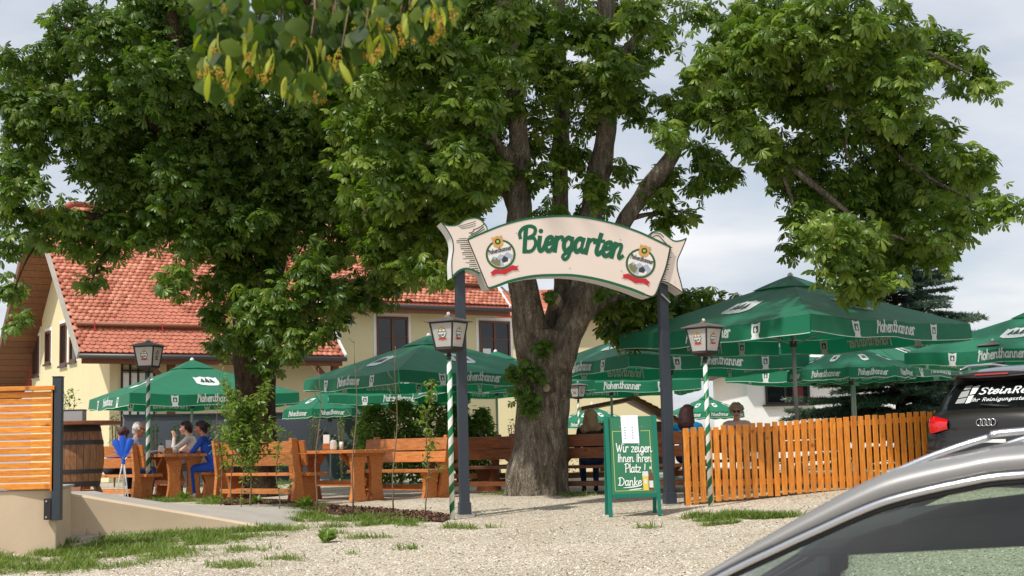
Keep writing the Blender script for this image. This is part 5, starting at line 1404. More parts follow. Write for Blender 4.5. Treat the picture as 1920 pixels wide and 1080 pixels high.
# ------------------------------------------------------------------ retaining wall, ramp and slatted screen at left
def left_wall():
    A = P(105, 1019, 16.5); zb = gz(A.x, A.y) - .1
    B = Vector((-8.2, 16.2, 0)); C = P(137, 926, 17.9); D = P(484, 986, 18.4)
    o = thing('retaining_wall', 'beige rendered retaining wall sloping down to the gravel at left', 'wall', (A.x, A.y, gz(A.x, A.y)))
    topz = .40
    m = MB(); m.hexa([Vector((x, y, z)) for z in (zb - .1, topz) for x, y in ((B.x, B.y), (A.x, A.y), (C.x - .02, C.y), (B.x, C.y + .6))]); m.build('wall_body', M_wallb, o, True, bevel=.012)
    m = MB(); m.hexa([Vector((x, y, z)) for z in (topz + .002, topz + .03) for x, y in ((B.x, B.y - .02), (A.x + .02, A.y - .02), (C.x, C.y + .05), (B.x, C.y + .6))]); m.build('coping', M_conc, o, True)
    t = .22; k = 14; rows = []
    for i in range(k + 1):
        u = i / k; p = C.lerp(D, u); zt = lerp(C.z, D.z, u ** .92) + .012 * math.sin(u * 3.1); z0 = gz(p.x, p.y) - .25
        p.x -= .05 * (i == 0); rows.append([Vector((p.x, p.y, z0)), Vector((p.x, p.y, zt - .015)), Vector((p.x, p.y + .02, zt)), Vector((p.x, p.y + t, zt)), Vector((p.x, p.y + t, z0))])
    m = MB(); m.grid(rows, closed=True); m.add(rows[0], [(0, 1, 2, 3, 4)]); m.add(rows[-1], [(4, 3, 2, 1, 0)]); m.build('wing_wall', M_wallb, o, True)
    # rubble footing strip along the wing wall
    m = MB(); rr = []
    for i in range(16):
        u = i / 15; p = C.lerp(D, u); z = gz(p.x, p.y); w = .16 + .05 * math.sin(i * 2.1)
        rr.append([Vector((p.x, p.y - w, z - .03)), Vector((p.x, p.y - w * .8, z + .035 + .01 * math.sin(i * 3))), Vector((p.x, p.y - .005, z + .05))])
    m.grid(rr); m.build('footing', M_conc, o, True)
    # terrace behind the wing wall
    g = MB(); rows = []
    for i in range(15):
        u = i / 14; p = C.lerp(D, u); zt = lerp(C.z, D.z, u ** .92)
        rows.append([Vector((p.x, p.y + t * .9, zt - .01)), Vector((p.x, p.y + .9, zt * .9 - .01 + .05)), Vector((p.x + .25 * u, p.y + 1.9, max(gz(p.x, 20.3) + .02, zt * .55))), Vector((p.x + .3 * u, p.y + 3.2, gz(p.x, 22) + .006)), Vector((p.x + .3 * u, p.y + 3.6, gz(p.x, 22) - .04))])
    last = rows[-1]; rows.append([v + Vector((.45, .05 * q, -.10)) for q, v in enumerate(last)]); first = rows[0]; rows.insert(0, [Vector((-8.2, v.y, v.z)) for v in first])
    g.grid(rows); structure(g.build('terrace', M_conc, smooth=True))
    # screen of horizontal boards
    s = thing('slat_screen', 'orange wooden screen of horizontal boards on the retaining wall at left', 'screen', (B.x, B.y + .12, topz))
    x1 = P(100, 800, 16.5).x; y0 = 16.42
    zt, zbm = P(50, 725, 16.5).z, P(50, 918, 16.5).z
    n = 14; pitch = (zt - .07 - zbm) / (n - .25)
    for i in range(n):
        z = zbm + i * pitch; m = MB(); m.box(-8.1, x1, y0, y0 + .03, z, z + pitch * .82); q = m.build('slat', M_woodh, s, True, bevel=.004)
        q.location.z += RNG.uniform(-.003, .003)
    m = MB(); m.box(-8.1, x1 + .045, y0 - .04, y0 + .06, zt - .05, zt); m.build('top_rail', M_woodh, s, True, bevel=.005)
    m = MB(); m.box(x1 + .001, x1 + .042, y0 - .02, y0 + .05, zbm - .02, zt - .052); m.build('end_batten', M_woodf, s, True, bevel=.004)
    for x in (-7.3, -6.1):
        m = MB(); m.box(x, x + .09, y0 + .032, y0 + .09, zbm - .08, zt - .06); m.build('batten', M_woodf, s, True)
    p = P(113, 840, 16.55); zt2, zb2 = P(113, 708, 16.5).z, P(113, 975, 16.5).z
    m = MB(); m.box(p.x - .052, p.x + .052, 16.40, 16.50, zb2, zt2); po = m.build('steel_post', M_anthra, s, True, bevel=.005)
    m = MB(); m.box(p.x - .056, p.x + .056, 16.395, 16.505, zt2 + .001, zt2 + .012); m.build('post_cap', M_anthra, po, True)
    m = MB(); m.box(p.x - .13, p.x - .053, 16.39, 16.47, zb2 + .01, zb2 + .25); m.build('bracket', M_iron, po, True)
    for z in (zb2 + .04, zb2 + .22):
        m = MB(); m.tube([(p.x - .1, 16.385, z), (p.x - .1, 16.38, z)], .012, 8); m.build('bolt', M_steel, po, True)
left_wall()
# ------------------------------------------------------------------ picket fence
def picket_fence():
    A = P(1292, 961, 20.0); B = P(1778, 934, 21.0); n = 37
    f = thing('picket_fence', 'orange wooden picket fence rising to the right behind the striped lamp', 'fence', (A.x, A.y, gz(A.x, A.y)))
    ax = (B - A); ax.z = 0; L = ax.length; ax.normalize(); nn = Vector((ax.y, -ax.x, 0))
    za, zb = P(1292, 803, 20.0).z, P(1778, 769, 21.0).z
    ga, gb = gz(A.x, A.y), B.z
    def zz(u, h): return lerp(ga, gb, u), h
    def top(u): return lerp(za, zb, u)
    for i in range(n):
        u = i / (n - 1); c = Vector((A.x, A.y, 0)) + ax * (L * u); w = .040 + RNG.uniform(-.002, .002)
        z0 = gz(c.x, c.y) + .02 + RNG.uniform(-.012, .012); z1 = top(u) + RNG.uniform(-.012, .012); ln = RNG.uniform(-.006, .006)
        m = MB(); m.hexa([c - ax * w + nn * .011 + UZ * z0, c + ax * w + nn * .011 + UZ * z0, c + ax * w - nn * .011 + UZ * z0, c - ax * w - nn * .011 + UZ * z0,
                          c - ax * (w - ln) + nn * .011 + UZ * z1, c + ax * (w + ln) + nn * .011 + UZ * z1, c + ax * (w + ln) - nn * .011 + UZ * z1, c - ax * (w - ln) - nn * .011 + UZ * z1]); m.build('picket', M_woodf, f, True, bevel=.004)
    for h in (.28, .92):
        p = Vector((A.x, A.y, lerp(ga, za, h))) - nn * .035 - ax * .03; q = Vector((A.x, A.y, lerp(gz(B.x, B.y), zb, h))) + ax * L - nn * .035; q.z = lerp(gb - .03, zb, h)
        m = MB(); m.bar(p, q, .042, .075); m.build('rail', M_woodh, f, True)
    for u in (.004, .33, .66, .99):
        c = Vector((A.x, A.y, 0)) + ax * (L * u) - nn * .10; m = MB(); m.box(c.x - .04, c.x + .04, c.y - .04, c.y + .04, gz(c.x, c.y) - .1, top(u) - .06); m.build('fence_post', M_anthra, f, True)
picket_fence()

# ------------------------------------------------------------------ barrel table
def barrel_table():
    c = P(150, 900, 20.2); z0 = .12; zt = P(160, 790, 20.2).z
    o = thing('barrel_table', 'standing table made of an oak barrel with dark hoops, behind the screen', 'table', (c.x, 20.2, z0))
    h0, h1 = .24, zt - z0 - .06
    rf = lambda t: .265 + .062 * math.sin(math.pi * t)
    n = 22
    for k in range(n):
        m = MB(); a0, a1 = 2 * math.pi * (k + .03) / n, 2 * math.pi * (k + .97) / n; rows = []
        for i in range(9):
            t = i / 8; r = rf(t); z = lerp(h0, h1, t); rows.append([Vector((math.cos(a) * rr, math.sin(a) * rr, z)) for a, rr in ((a0, r - .02), (a0, r), (a1, r), (a1, r - .02))])
        m.grid(rows, closed=True); m.build('stave', M_barrel, o)
    for t, w in ((.03, .045), (.24, .035), (.72, .035), (.95, .05)):
        m = MB(); m.lathe([(rf(t - w) - .01, lerp(h0, h1, t - w)), (rf(t - w) + .006, lerp(h0, h1, t - w)), (rf(t) + .007, lerp(h0, h1, t)), (rf(t + w) + .006, lerp(h0, h1, t + w)), (rf(t + w) - .01, lerp(h0, h1, t + w))], 36); m.build('hoop', M_iron, o, smooth=False)
    m = MB(); m.lathe([(.01, h0 + .02), (rf(0) - .02, h0 + .02), (rf(0) - .02, h0 + .04)], 30); m.build('barrel_bottom', M_barrel, o)
    m = MB(); m.lathe([(.54, h1 + .005), (.555, h1 + .015), (.555, h1 + .05), (.54, h1 + .06)], 40); m.build('table_top', M_woodold, o, smooth=False)
    for a in (0.6, 2.7, 4.8):
        d = Vector((math.cos(a), math.sin(a), 0)); m = MB(); m.bar(d * .22 + UZ * (h0 + .02), d * .34 + UZ * 0, .14, .06, d); m.build('leg', M_woodold, o, bevel=.006)
    m = MB(); m.box(-.25, .25, -.035, .035, .1, .18); m.build('crossbar', M_woodold, o)
    b = thing('planter_box', 'flat grey metal box standing on the barrel table', 'box', (c.x - .12, 20.15, z0 + h1 + .062))
    m = MB(); m.box(-.19, .19, -.1, .1, 0, .15); m.build('box_body', M_steel, b, bevel=.006)
    m = MB(); m.box(-.196, .196, -.106, .106, .1505, .165); m.build('rim', M_anthra, b)
    V, F = place(LEAF_OVAL[0], LEAF_OVAL[1], np.stack([NR.normal(-.05, .06, 60), NR.normal(0, .04, 60), .16 + NR.random(60) * .28], 1), rot_np(NR.random(60) * 6.28, NR.uniform(-.9, .4, 60), NR.normal(0, .3, 60)), .05 + .04 * NR.random(60))
    m = MB()
    for x in (-.1, -.04, .03): m.tube([(x, 0, .12), (x + .02, .01, .3), (x - .01, 0, .44)], .004, 5)
    st = m.build('plant_stem', M_twig, b); link(bpy.data.objects.new('plant_leaves', np_mesh('plant_leaves', V, F, M_shrub)), b)['kind'] = 'stuff'
barrel_table()

def tripod():
    p = P(231, 937, 19.1); o = thing('folding_stool', 'folded tripod stool with blue seat and thin white legs', 'stool', (p.x, 19.1, p.z))
    Mb = plain('blue_canvas', lin(20, 84, 190), .5, .15, 12); H_ = .87
    for x, y in ((-.10, -.02), (.075, -.03), (.0, .06)):
        m = MB(); m.tube([(x, y, 0), (x * .1, y * .1, .50), (-x * .45, -y * .4, .56)], .009, 8); m.build('leg', M_white, o, smooth=True)
        m = MB(); m.lathe([(.013, 0), (.013, .03)], 8, (x, y, 0)); m.build('foot', M_black, o)
    m = MB(); m.lathe([(.024, .47), (.026, .52), (.02, .55)], 10); m.build('hub', Mb, o)
    for a, l in ((-.42, .30), (-.06, .33), (.34, .30)):
        d = Vector((math.sin(a), .05, math.cos(a))); s_ = Vector((math.cos(a), .2, -math.sin(a))) * .048; b = Vector((0, 0, .52)); w = Vector((0, -.03, 0))
        m = MB(); m.grid([[b + d * l * t - s_ * q, b + d * l * t - s_ * q * .4 + w * q, b + d * l * t + s_ * q * .4 + w * .5 * q, b + d * l * t + s_ * q] for t, q in ((0, .25), (.4, .7), (.8, 1.0), (1, .8))]); m.build('seat_cloth', Mb, o, smooth=True)
    for sx in (-1, 1): m = MB(); m.tube([(0, -.03, .55), (sx * .09, -.035, .62), (sx * .14, -.03, .64)], .008, 6); m.build('strap', Mb, o)
tripod()

# ------------------------------------------------------------------ benches and tables
def waisted(w0, w1, w2, h, n=8):
    def hw(t): return (lerp(w0, w1, 1 - (1 - 2 * t) ** 2) if t < .5 else lerp(w2, w1, 1 - (2 * t - 1) ** 2)) / 2
    L = [(-hw(i / n), h * i / n) for i in range(n + 1)]
    return L + [(-x, z) for x, z in reversed(L)]
def make_bench(label, mat, L=2.0):
    o = thing('bench', label, 'bench', (0, 0, 0), 0, 'rustic beer garden benches')
    for x in (-L / 2 + .16, L / 2 - .16 - .07):
        m = MB(); m.prism([(a + .06, b) for a, b in waisted(.34, .24, .36, .40)], (x, 0, 0), (0, 1, 0), (0, 0, 1), (.07, 0, 0)); m.build('leg', mat, o, bevel=.006)
        xx = x + (-.062 if x < 0 else .072)
        m = MB(); m.prism([(-.30, 0), (-.06, 0), (-.13, .42), (-.22, .98), (-.325, .98), (-.255, .42)], (xx, 0, 0), (0, 1, 0), (0, 0, 1), (.06, 0, 0)); m.build('back_support', mat, o, bevel=.006)
    for y0, y1 in ((-.10, .075), (.085, .27)):
        m = MB(); m.box(-L / 2, L / 2, y0, y1, .402, .45); m.build('seat_plank', mat, o, bevel=.006)
    for z0, z1, y in ((.56, .73, -.135), (.75, .94, -.165)):
        m = MB(); sl_ = .16; m.hexa([(-L / 2, y, z0), (L / 2, y, z0), (L / 2, y + .045, z0), (-L / 2, y + .045, z0), (-L / 2, y - sl_ * (z1 - z0), z1), (L / 2, y - sl_ * (z1 - z0), z1), (L / 2, y + .045 - sl_ * (z1 - z0), z1), (-L / 2, y + .045 - sl_ * (z1 - z0), z1)]); m.build('back_plank', mat, o, bevel=.006)
    m = MB(); m.box(-L / 2 + .24, L / 2 - .24, .03, .075, .12, .20); m.build('stretcher', mat, o)
    m = MB(); m.box(-L / 2 + .2, L / 2 - .2, -.235, -.195, .13, .20); m.build('rear_rail', mat, o)
    return o
def make_table(label, mat, L=2.0):
    o = thing('table', label, 'table', (0, 0, 0), 0, 'rustic beer garden tables')
    for i in range(4):
        m = MB(); w = .80 / 4; y = -.40 + i * w; m.box(-L / 2, L / 2, y + .004, y + w - .004, .73, .78); m.build('top_plank', mat, o, bevel=.006)
    for x in (-L / 2 + .18, L / 2 - .18 - .08):
        for yc in (-.175, .175):
            m = MB(); m.prism([(a + yc, b) for a, b in waisted(.30, .20, .29, .68)], (x, 0, 0), (0, 1, 0), (0, 0, 1), (.08, 0, 0)); m.build('leg', mat, o, bevel=.006)
        m = MB(); m.box(x - .004 + .0, x + .084, -.34, .34, .683, .728); m.build('cross_beam', mat, o)
        sx = 1 if x < 0 else -1
        m = MB(); m.bar((x + (.09 if sx > 0 else -.01), 0, .30), (x + sx * .55, 0, .72), .06, .08, (0, 1, 0)); m.build('brace', mat, o)
    m = MB(); m.box(-L / 2 + .27, L / 2 - .27, -.035, .035, .22, .31); m.build('stretcher', mat, o)
    return o
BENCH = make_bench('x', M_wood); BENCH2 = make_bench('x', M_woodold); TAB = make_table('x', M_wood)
_seen = set()
def put(proto, xy, rz, label, sc=1.0):
    o = dup(proto) if proto.name in _seen else proto
    _seen.add(proto.name)
    o.location = (xy[0], xy[1], gz(*xy)); o.rotation_euler = (0, 0, rz); o.scale = (sc, 1, 1); o['label'] = label
    return o
def ctr(p, q): return ((p[0] + q[0]) / 2, (p[1] + q[1]) / 2)
def seat_line(pxa, Ya, pxb, Yb):      # bench from its left end to its right end as seen from behind it
    a, b = P(pxa, 900, Ya), P(pxb, 900, Yb); return ctr(a, b), math.atan2(b.y - a.y, b.x - a.x), math.hypot(b.x - a.x, b.y - a.y)
c, rz, L = seat_line(420, 23.6, 588, 21.9); put(BENCH, c, rz, 'bench seen from behind between the bushy sapling and the big table', L / 2.0)
TH2 = rz
c, rz, L = seat_line(165, 25.2, 254, 24.5); put(BENCH, c, rz, 'bench under the elderly man, left of the striped lamp', 1.0)
p = P(690, 900, 21.9); put(TAB, (p.x - .68 * .86, p.y + .73 * .86), TH2, 'big bare table beside the saplings at centre left')
p = P(800, 900, 22.6); put(BENCH, (p.x - .68 * .7, p.y + .73 * .7), TH2 + math.pi, 'bench facing the big table from the right, behind the leafy sapling')
p = P(352, 900, 25.0); put(TAB, (p.x - .55, p.y + .83), R(124), 'table with the seated guests at left')
p = P(410, 900, 25.4); put(BENCH, (p.x - .25, p.y + .85), R(90 + 14), 'bench under the two guests in white and blue')
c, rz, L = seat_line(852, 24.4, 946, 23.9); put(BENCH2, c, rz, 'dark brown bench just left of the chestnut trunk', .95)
p = P(900, 900, 25.0); put(TAB, (p.x + .1, p.y + .4), R(-18), 'table behind the dark bench left of the trunk')
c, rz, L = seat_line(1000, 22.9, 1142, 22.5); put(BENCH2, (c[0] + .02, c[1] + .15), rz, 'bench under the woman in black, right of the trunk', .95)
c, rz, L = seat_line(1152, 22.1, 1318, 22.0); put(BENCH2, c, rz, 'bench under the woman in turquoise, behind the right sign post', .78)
put(TAB, (P(1120, 900, 23.9).x, 23.9), R(-6), 'table in front of the woman in black')
put(TAB, (P(1350, 900, 23.2).x, 23.2), R(-3), 'table between the turquoise top and the sunglasses')
put(BENCH, (P(1390, 900, 24.3).x, 24.3), R(177), 'bench under the woman with sunglasses behind the fence')
c, rz, L = seat_line(1462, 22.6, 1562, 22.8); put(BENCH, c, rz, 'empty bench seen through the picket fence', .7)
put(BENCH2, (P(958, 900, 25.4).x, 25.6), R(60), 'bench end peeping out left of the trunk')

# ------------------------------------------------------------------ people
def skinmat(name, col): return plain(name, col, .5, .08, 14, spec=.4)
SK = skinmat('skin', lin(222, 172, 146)); SK2 = skinmat('skin_tanned', lin(190, 128, 100))
def cloth(name, col): return plain(name, col, .85, .14, 9, bmp=.35, bscale=22)
class Body:
    def __init__(s): s.p = []
    def cap(s, a, b, r0, r1, m): s.p.append((Vector(a), Vector(b), r0, r1, m)); return s
    def src(s):
        mb = MB()
        for a, b, r0, r1, m in s.p:
            d = b - a
            if d.length > 1e-4: mb.tube([a, b], [r0, r1], 14)
            mb.ball(a, r0, 14, 9); mb.ball(b, r1, 14, 9)
        return mb
    def build(s, name, mats, parent, voxel=.009, it=3, disp=None):
        o = remeshed(s.src(), voxel, name, mats, parent, False, it, disp)
        me = o.data; n = len(me.polygons)
        c = np.zeros(n * 3, np.float32); me.polygons.foreach_get('center', c); c = c.reshape(-1, 3)
        best = np.full(n, 1e9); idx = np.zeros(n, np.int32)
        for a, b, r0, r1, m in s.p:
            a_, d = np.array(a), np.array(b - a); L2 = max(1e-9, float(d @ d)); t = np.clip(((c - a_) @ d) / L2, 0, 1)
            dist = np.linalg.norm(c - a_ - t[:, None] * d, axis=1) - (r0 + (r1 - r0) * t)
            k = dist < best; best[k] = dist[k]; idx[k] = m
        me.polygons.foreach_set('material_index', idx); me.update()
        return o
def hand(B, w, fwd, up, side, m, curl=.5):
    """palm, four fingers and a thumb from the wrist w; side = thumb side"""
    w, fwd, up = Vector(w), Vector(fwd).normalized(), Vector(up).normalized(); sd = Vector(side).normalized()
    B.cap(w, w + fwd * .035 , .026, .028, m)
    for i, (o_, l) in enumerate(((.030, .068), (.011, .076), (-.009, .072), (-.028, .056))):
        a = w + fwd * .03 + sd * o_ * .6; b = w + fwd * .085 + sd * o_
        B.cap(a, b, .014, .0115, m)
        k1 = b + (fwd * math.cos(curl) - up * math.sin(curl)) * l * .55; k2 = k1 + (fwd * math.cos(curl * 2.1) - up * math.sin(curl * 2.1)) * l * .45
        B.cap(b, k1, .0105, .0095, m); B.cap(k1, k2, .0095, .008, m)
    t0 = w + fwd * .025 + sd * .026; t1 = t0 + (fwd * .6 + sd * .75 - up * .15).normalized() * .042; t2 = t1 + (fwd * .9 + sd * .25 - up * .2).normalized() * .032
    B.cap(t0, t1, .014, .012, m); B.cap(t1, t2, .012, .0095, m)
def head(B, c, look, m, w=1.0):
    """skull, jaw, nose, lips, brows, ears; c = centre of the head, look = yaw/pitch matrix"""
    T = lambda x, y, z: c + look @ Vector((x, y, z))
    B.cap(T(0, -.012, .032), T(0, .012, .036), .082 * w, .078 * w, m)
    B.cap(T(0, .028, -.01), T(0, .038, -.072), .066 * w, .042 * w, m)
    B.cap(T(0, .062, -.09), T(0, .066, -.094), .026, .024, m)
    B.cap(T(0, .098, .012), T(0, .112, -.024), .010, .015, m)
    B.cap(T(-.035, .085, .034), T(.035, .085, .034), .012, .012, m)
    B.cap(T(-.018, .094, -.058), T(.018, .094, -.058), .009, .009, m)
    for s_ in (-1, 1):
        B.cap(T(s_ * .042, .068, -.022), T(s_ * .036, .07, -.04), .026, .024, m)
        B.cap(T(s_ * .083 * w, -.004, .018), T(s_ * .08 * w, .0, -.028), .016, .011, m)
    return T
def person(label, loc, rz, shirt, trousers, skin=SK, torso_lean=.06, yaw=0, pitch=0, arms='table', sleeves='long', hair=None, sc=1.0, build=1.0, extras=None, shoe=None):
    o = thing('person', label, 'person', loc, rz, 'guests seated in the beer garden')
    o.scale = (sc,) * 3
    B = Body(); mats = [skin, shirt, trousers, shoe or M_black]
    hip = Vector((0, 0, .55)); ch = Vector((0, torso_lean, .86)); sh = Vector((0, torso_lean * 1.4, 1.00)); hc = Vector((0, torso_lean * 1.7 + .03, 1.215))
    b = build
    B.cap(hip + Vector((-.085, 0, 0)), hip + Vector((.085, 0, 0)), .115 * b, .115 * b, 2)
    B.cap(hip + Vector((0, 0, .06)), ch, .135 * b, .145 * b, 1); B.cap(ch + Vector((-.07, 0, 0)), ch + Vector((.07, 0, 0)), .118 * b, .118 * b, 1)
    B.cap(sh + Vector((-.13, 0, .0)), sh + Vector((.13, 0, .0)), .075 * b, .075 * b, 1)
    B.cap(sh + Vector((0, 0, .03)), hc + Vector((0, -.02, -.07)), .056, .05, 0)
    for s_ in (-1, 1):
        kn = Vector((s_ * .11, .44, .50)); an = Vector((s_ * .10, .40, .10))
        B.cap(hip + Vector((s_ * .09, .02, -.01)), kn, .092 * b, .062, 2); B.cap(kn, an, .06, .042, 2)
        B.cap(an + Vector((0, -.02, -.055)), an + Vector((0, .15, -.065)), .036, .030, 3)
        S0 = sh + Vector((s_ * .175, 0, .0)); 
        if arms == 'table':
            E0 = S0 + Vector((s_ * .055, .15, -.22)); W0 = E0 + Vector((-s_ * .14, .20, .035)); fw = Vector((-s_ * .6, .7, 0))
        elif arms == 'chin':
            E0 = S0 + Vector((s_ * .03, .24, -.19)); W0 = E0 + (Vector((-s_ * .13, .03, .22)) if s_ < 0 else Vector((-s_ * .16, .18, .03))); fw = Vector((-s_ * .3, .1, 1)) if s_ < 0 else Vector((-s_ * .6, .7, 0))
        else:
            E0 = S0 + Vector((s_ * .06, .04, -.27)); W0 = E0 + Vector((-s_ * .10, .20, -.04)); fw = Vector((-s_ * .6, .7, -.1))
        B.cap(S0, E0, .058 * b, .046, 1)
        sm = 1 if sleeves == 'long' else 0
        if sleeves == 'short': B.cap(S0.lerp(E0, .55), E0, .045, .043, 0)
        B.cap(E0, W0, .043, .03, sm)
        up = Vector((0, 0, 1)) if fw.z < .5 else Vector((0, -1, 0))
        hand(B, W0, fw, up, Vector((-s_ * .7, -.6, 0)) * -1 if False else Vector((-s_ * .7, -.5, 0)), 0, .35)
    look = Matrix.Rotation(yaw, 3, 'Z') @ Matrix.Rotation(pitch, 3, 'X')
    T = head(B, hc, look, 0)
    B.build('body', mats, o, .0095, 2)
    Me = plain('eye_dark', lin(34, 26, 24), .3) if 'eye_dark' not in MATS else MATS['eye_dark']
    for s_ in (-1, 1):
        m = MB(); m.ball(T(s_ * .033, .088, .014), .0105, 10, 6, sc=(1.2, .7, .7)); m.build('eye', Me, o, smooth=True)
    m = MB(); m.tube([T(-.024, .1045, -.0565), T(0, .1065, -.055), T(.024, .1045, -.0565)], [.003, .0055, .003], 6); m.build('lips', plain('lips', lin(160, 82, 78), .5) if 'lips' not in MATS else MATS['lips'], o, smooth=True)
    if hair:
        kind, mt = hair; Hh = Body()
        if kind == 'bald_fringe':
            Hh.cap(T(-.035, -.045, .03), T(.035, -.045, .03), .070, .070, 0); Hh.cap(T(0, -.05, -.01), T(0, -.055, -.045), .066, .056, 0)
            Hh.cap(T(0, -.04, .06), T(0, -.03, .07), .07, .066, 0)
            for s_ in (-1, 1): Hh.cap(T(s_ * .072, -.01, .055), T(s_ * .082, .015, .005), .03, .018, 0)
        else:
            Hh.cap(T(0, -.018, .058), T(0, .012, .062), .087, .080, 0)
            Hh.cap(T(-.045, -.045, .03), T(.045, -.045, .03), .068, .068, 0); Hh.cap(T(0, -.055, -.01), T(0, -.06, -.05), .062, .055, 0)
            Hh.cap(T(-.055, .055, .085), T(.055, .055, .085), .03, .03, 0)
            for s_ in (-1, 1): Hh.cap(T(s_ * .08, -.01, .05), T(s_ * .084, -.01, -.01), .026, .02, 0)
            if kind == 'long':
                Hh.cap(T(0, -.05, .01), T(0, -.075, -.17), .112, .135, 0)
                for s_ in (-1, 1): Hh.cap(T(s_ * .07, -.02, .02), T(s_ * .085, -.03, -.20), .038, .05, 0)
                Hh.cap(T(-.06, -.07, -.20), T(.06, -.07, -.20), .055, .055, 0)
            if kind == 'hooded':
                Hh.cap(T(0, -.06, -.02), T(0, -.07, -.15), .08, .11, 0)
                Hh.cap(T(-.12, -.05, -.20), T(.12, -.05, -.20), .085, .085, 0); Hh.cap(T(-.17, -.02, -.24), T(.17, -.02, -.24), .06, .06, 0)
                for s_ in (-1, 1): Hh.cap(T(s_ * .06, -.02, .02), T(s_ * .09, -.03, -.17), .05, .06, 0)
            if kind == 'bun': Hh.cap(T(0, -.115, .05), T(0, -.12, .045), .045, .045, 0)
            if kind == 'curly':
                for k in range(90):
                    a = RNG.uniform(0, 6.283); e = RNG.uniform(-.1, 1.35); d = Vector((math.cos(a) * math.cos(e), math.sin(a) * math.cos(e), math.sin(e)))
                    if d.y > .55 and d.z < .5: continue
                    q = T(d.x * .104, d.y * .10 - .012, .045 + d.z * .092); Hh.cap(q, q + Vector((0, 0, .001)), RNG.uniform(.016, .028), .018, 0)
                Hh.cap(T(-.04, .04, .112), T(.04, .04, .112), .034, .034, 0)
        f_ = 60 if kind != 'curly' else 38
        Hh.build('hair', [mt], o, .008, 1, lambda c: (.002 if kind == 'bald_fringe' else .006) * mnoise.noise(Vector((c.x * f_, c.y * f_, c.z * f_ * .25))) + .003 * mnoise.noise(c * 40))
    if extras: extras(o, T)
    return o
def hairmat(name, col): return plain(name, col, .6, .35, 50, bmp=.6, bscale=90)
H_white = hairmat('white_hair', lin(214, 206, 196)); H_dark = hairmat('dark_brown_hair', lin(46, 30, 26)); H_blond = hairmat('ash_blond_hair', lin(150, 122, 88)); H_red = hairmat('auburn_hair', lin(72, 36, 34)); H_grey = hairmat('sandy_grey_hair', lin(182, 158, 130))
C_blue = cloth('denim_vest', lin(58, 84, 138)); C_navy = cloth('royal_blue_knit', lin(24, 74, 172)); C_white = cloth('cream_shirt', lin(226, 214, 204)); C_black = cloth('black_top', lin(26, 24, 24)); C_turq = cloth('turquoise_top', lin(20, 150, 204)); C_pink = cloth('pink_floral_top', lin(248, 212, 206)); C_grey = cloth('grey_sleeve', lin(112, 116, 132)); C_jean = cloth('blue_jeans', lin(50, 68, 112)); C_dk = cloth('dark_trousers', lin(40, 40, 48)); C_beige = cloth('pale_trousers', lin(190, 176, 160))
def vest(o, T):
    B = Body(); 
    B.cap((0, -.01, .62), (0, .07, .88), .152, .160, 0); B.cap((-.08, .07, .98), (.08, .07, .98), .092, .092, 0); B.cap((-.075, .05, .86), (.075, .05, .86), .135, .135, 0)
    B.build('vest', [C_blue], o, .011, 2)
    for s_ in (-1, 1):
        m = MB(); m.tube([T(s_ * .085, .0, .02), T(s_ * .06, .095, .018), T(s_ * .02, .108, .016)], .003, 5); m.build('spectacles', M_iron, o)
def shades(o, T):
    for s_ in (-1, 1):
        m = MB(); m.ball(T(s_ * .034, .100, .012), .027, 14, 8, sc=(1.05, .35, .85)); m.build('sunglass_lens', glass('sunglass_lens', (.05, .02, .015), .05) if 'sunglass_lens' not in MATS else MATS['sunglass_lens'], o, smooth=True)
        m = MB(); m.tube([T(s_ * .06, .095, .02), T(s_ * .09, .0, .02)], .004, 5); m.build('sunglass_arm', M_iron, o)
    m = MB(); m.tube([T(-.014, .112, .018), T(.014, .112, .018)], .004, 5); m.build('sunglass_bridge', M_iron, o)
    rg = random.Random(3)
    for k in range(14):
        a = rg.uniform(-.9, .9); z = rg.uniform(.72, 1.0); r_ = .162 if z < .95 else .12; p = Vector((math.sin(a) * r_, .085 + math.cos(a) * r_ * .84, z))
        m = MB(); m.ball(p, .02, 6, 4, sc=(1, .5, 1)); m.build('printed_flower', C_white if k % 2 else C_dk, o)
def glasses_thin(o, T):
    for s_ in (-1, 1):
        m = MB(); m.tube([T(s_ * .034 + .022 * math.cos(a), .106, .012 + .018 * math.sin(a)) for a in np.linspace(0, 6.283, 13)], .0022, 5); m.build('spectacles', M_iron, o)
def head_at(px, py, Y, f, z=1.245, sc=1.0):
    p = P(px, py, Y); return (p.x, p.y, p.z - z * sc)
def seat_at(px, Y): p = P(px, 840, Y); return (p.x, p.y, 0)
person('elderly man with white hair in blue vest leaning on the table', seat_at(238, 25.1), R(-72), C_grey, C_jean, SK2, .10, R(-8), R(-6), 'table', 'long', ('bald_fringe', H_white), 1.0, 1.1, vest)
person('dark haired guest half hidden behind the blue folded stool', seat_at(208, 25.6), R(-50), C_navy, C_dk, SK2, .12, R(100), R(-10), 'table', 'long', ('short', H_red), .95, 1.0)
person('guest in cream shirt and glasses, chin on hand', seat_at(376, 26.3), R(84), C_white, C_beige, SK, .14, R(6), 0, 'chin', 'long', ('short', H_dark), 1.02, .95, glasses_thin)
person('guest with dark bun in royal blue top beside the table', seat_at(407, 25.3), R(80), C_navy, C_navy, SK2, .16, R(14), R(-4), 'table', 'short', ('bun', H_dark), 1.0, 1.0, None, C_white)
person('woman in black with ash blond hair seen from behind, right of the trunk', seat_at(1110, 22.95), R(4), C_black, C_jean, SK, .05, R(5), 0, 'lap', 'long', ('hooded', H_blond), .99, 1.05)
person('woman with long auburn hair in turquoise top seen from behind', seat_at(1290, 22.3), R(-14), C_turq, C_jean, SK, .06, R(-20), 0, 'table', 'short', ('long', H_red), 1.0, 1.05)
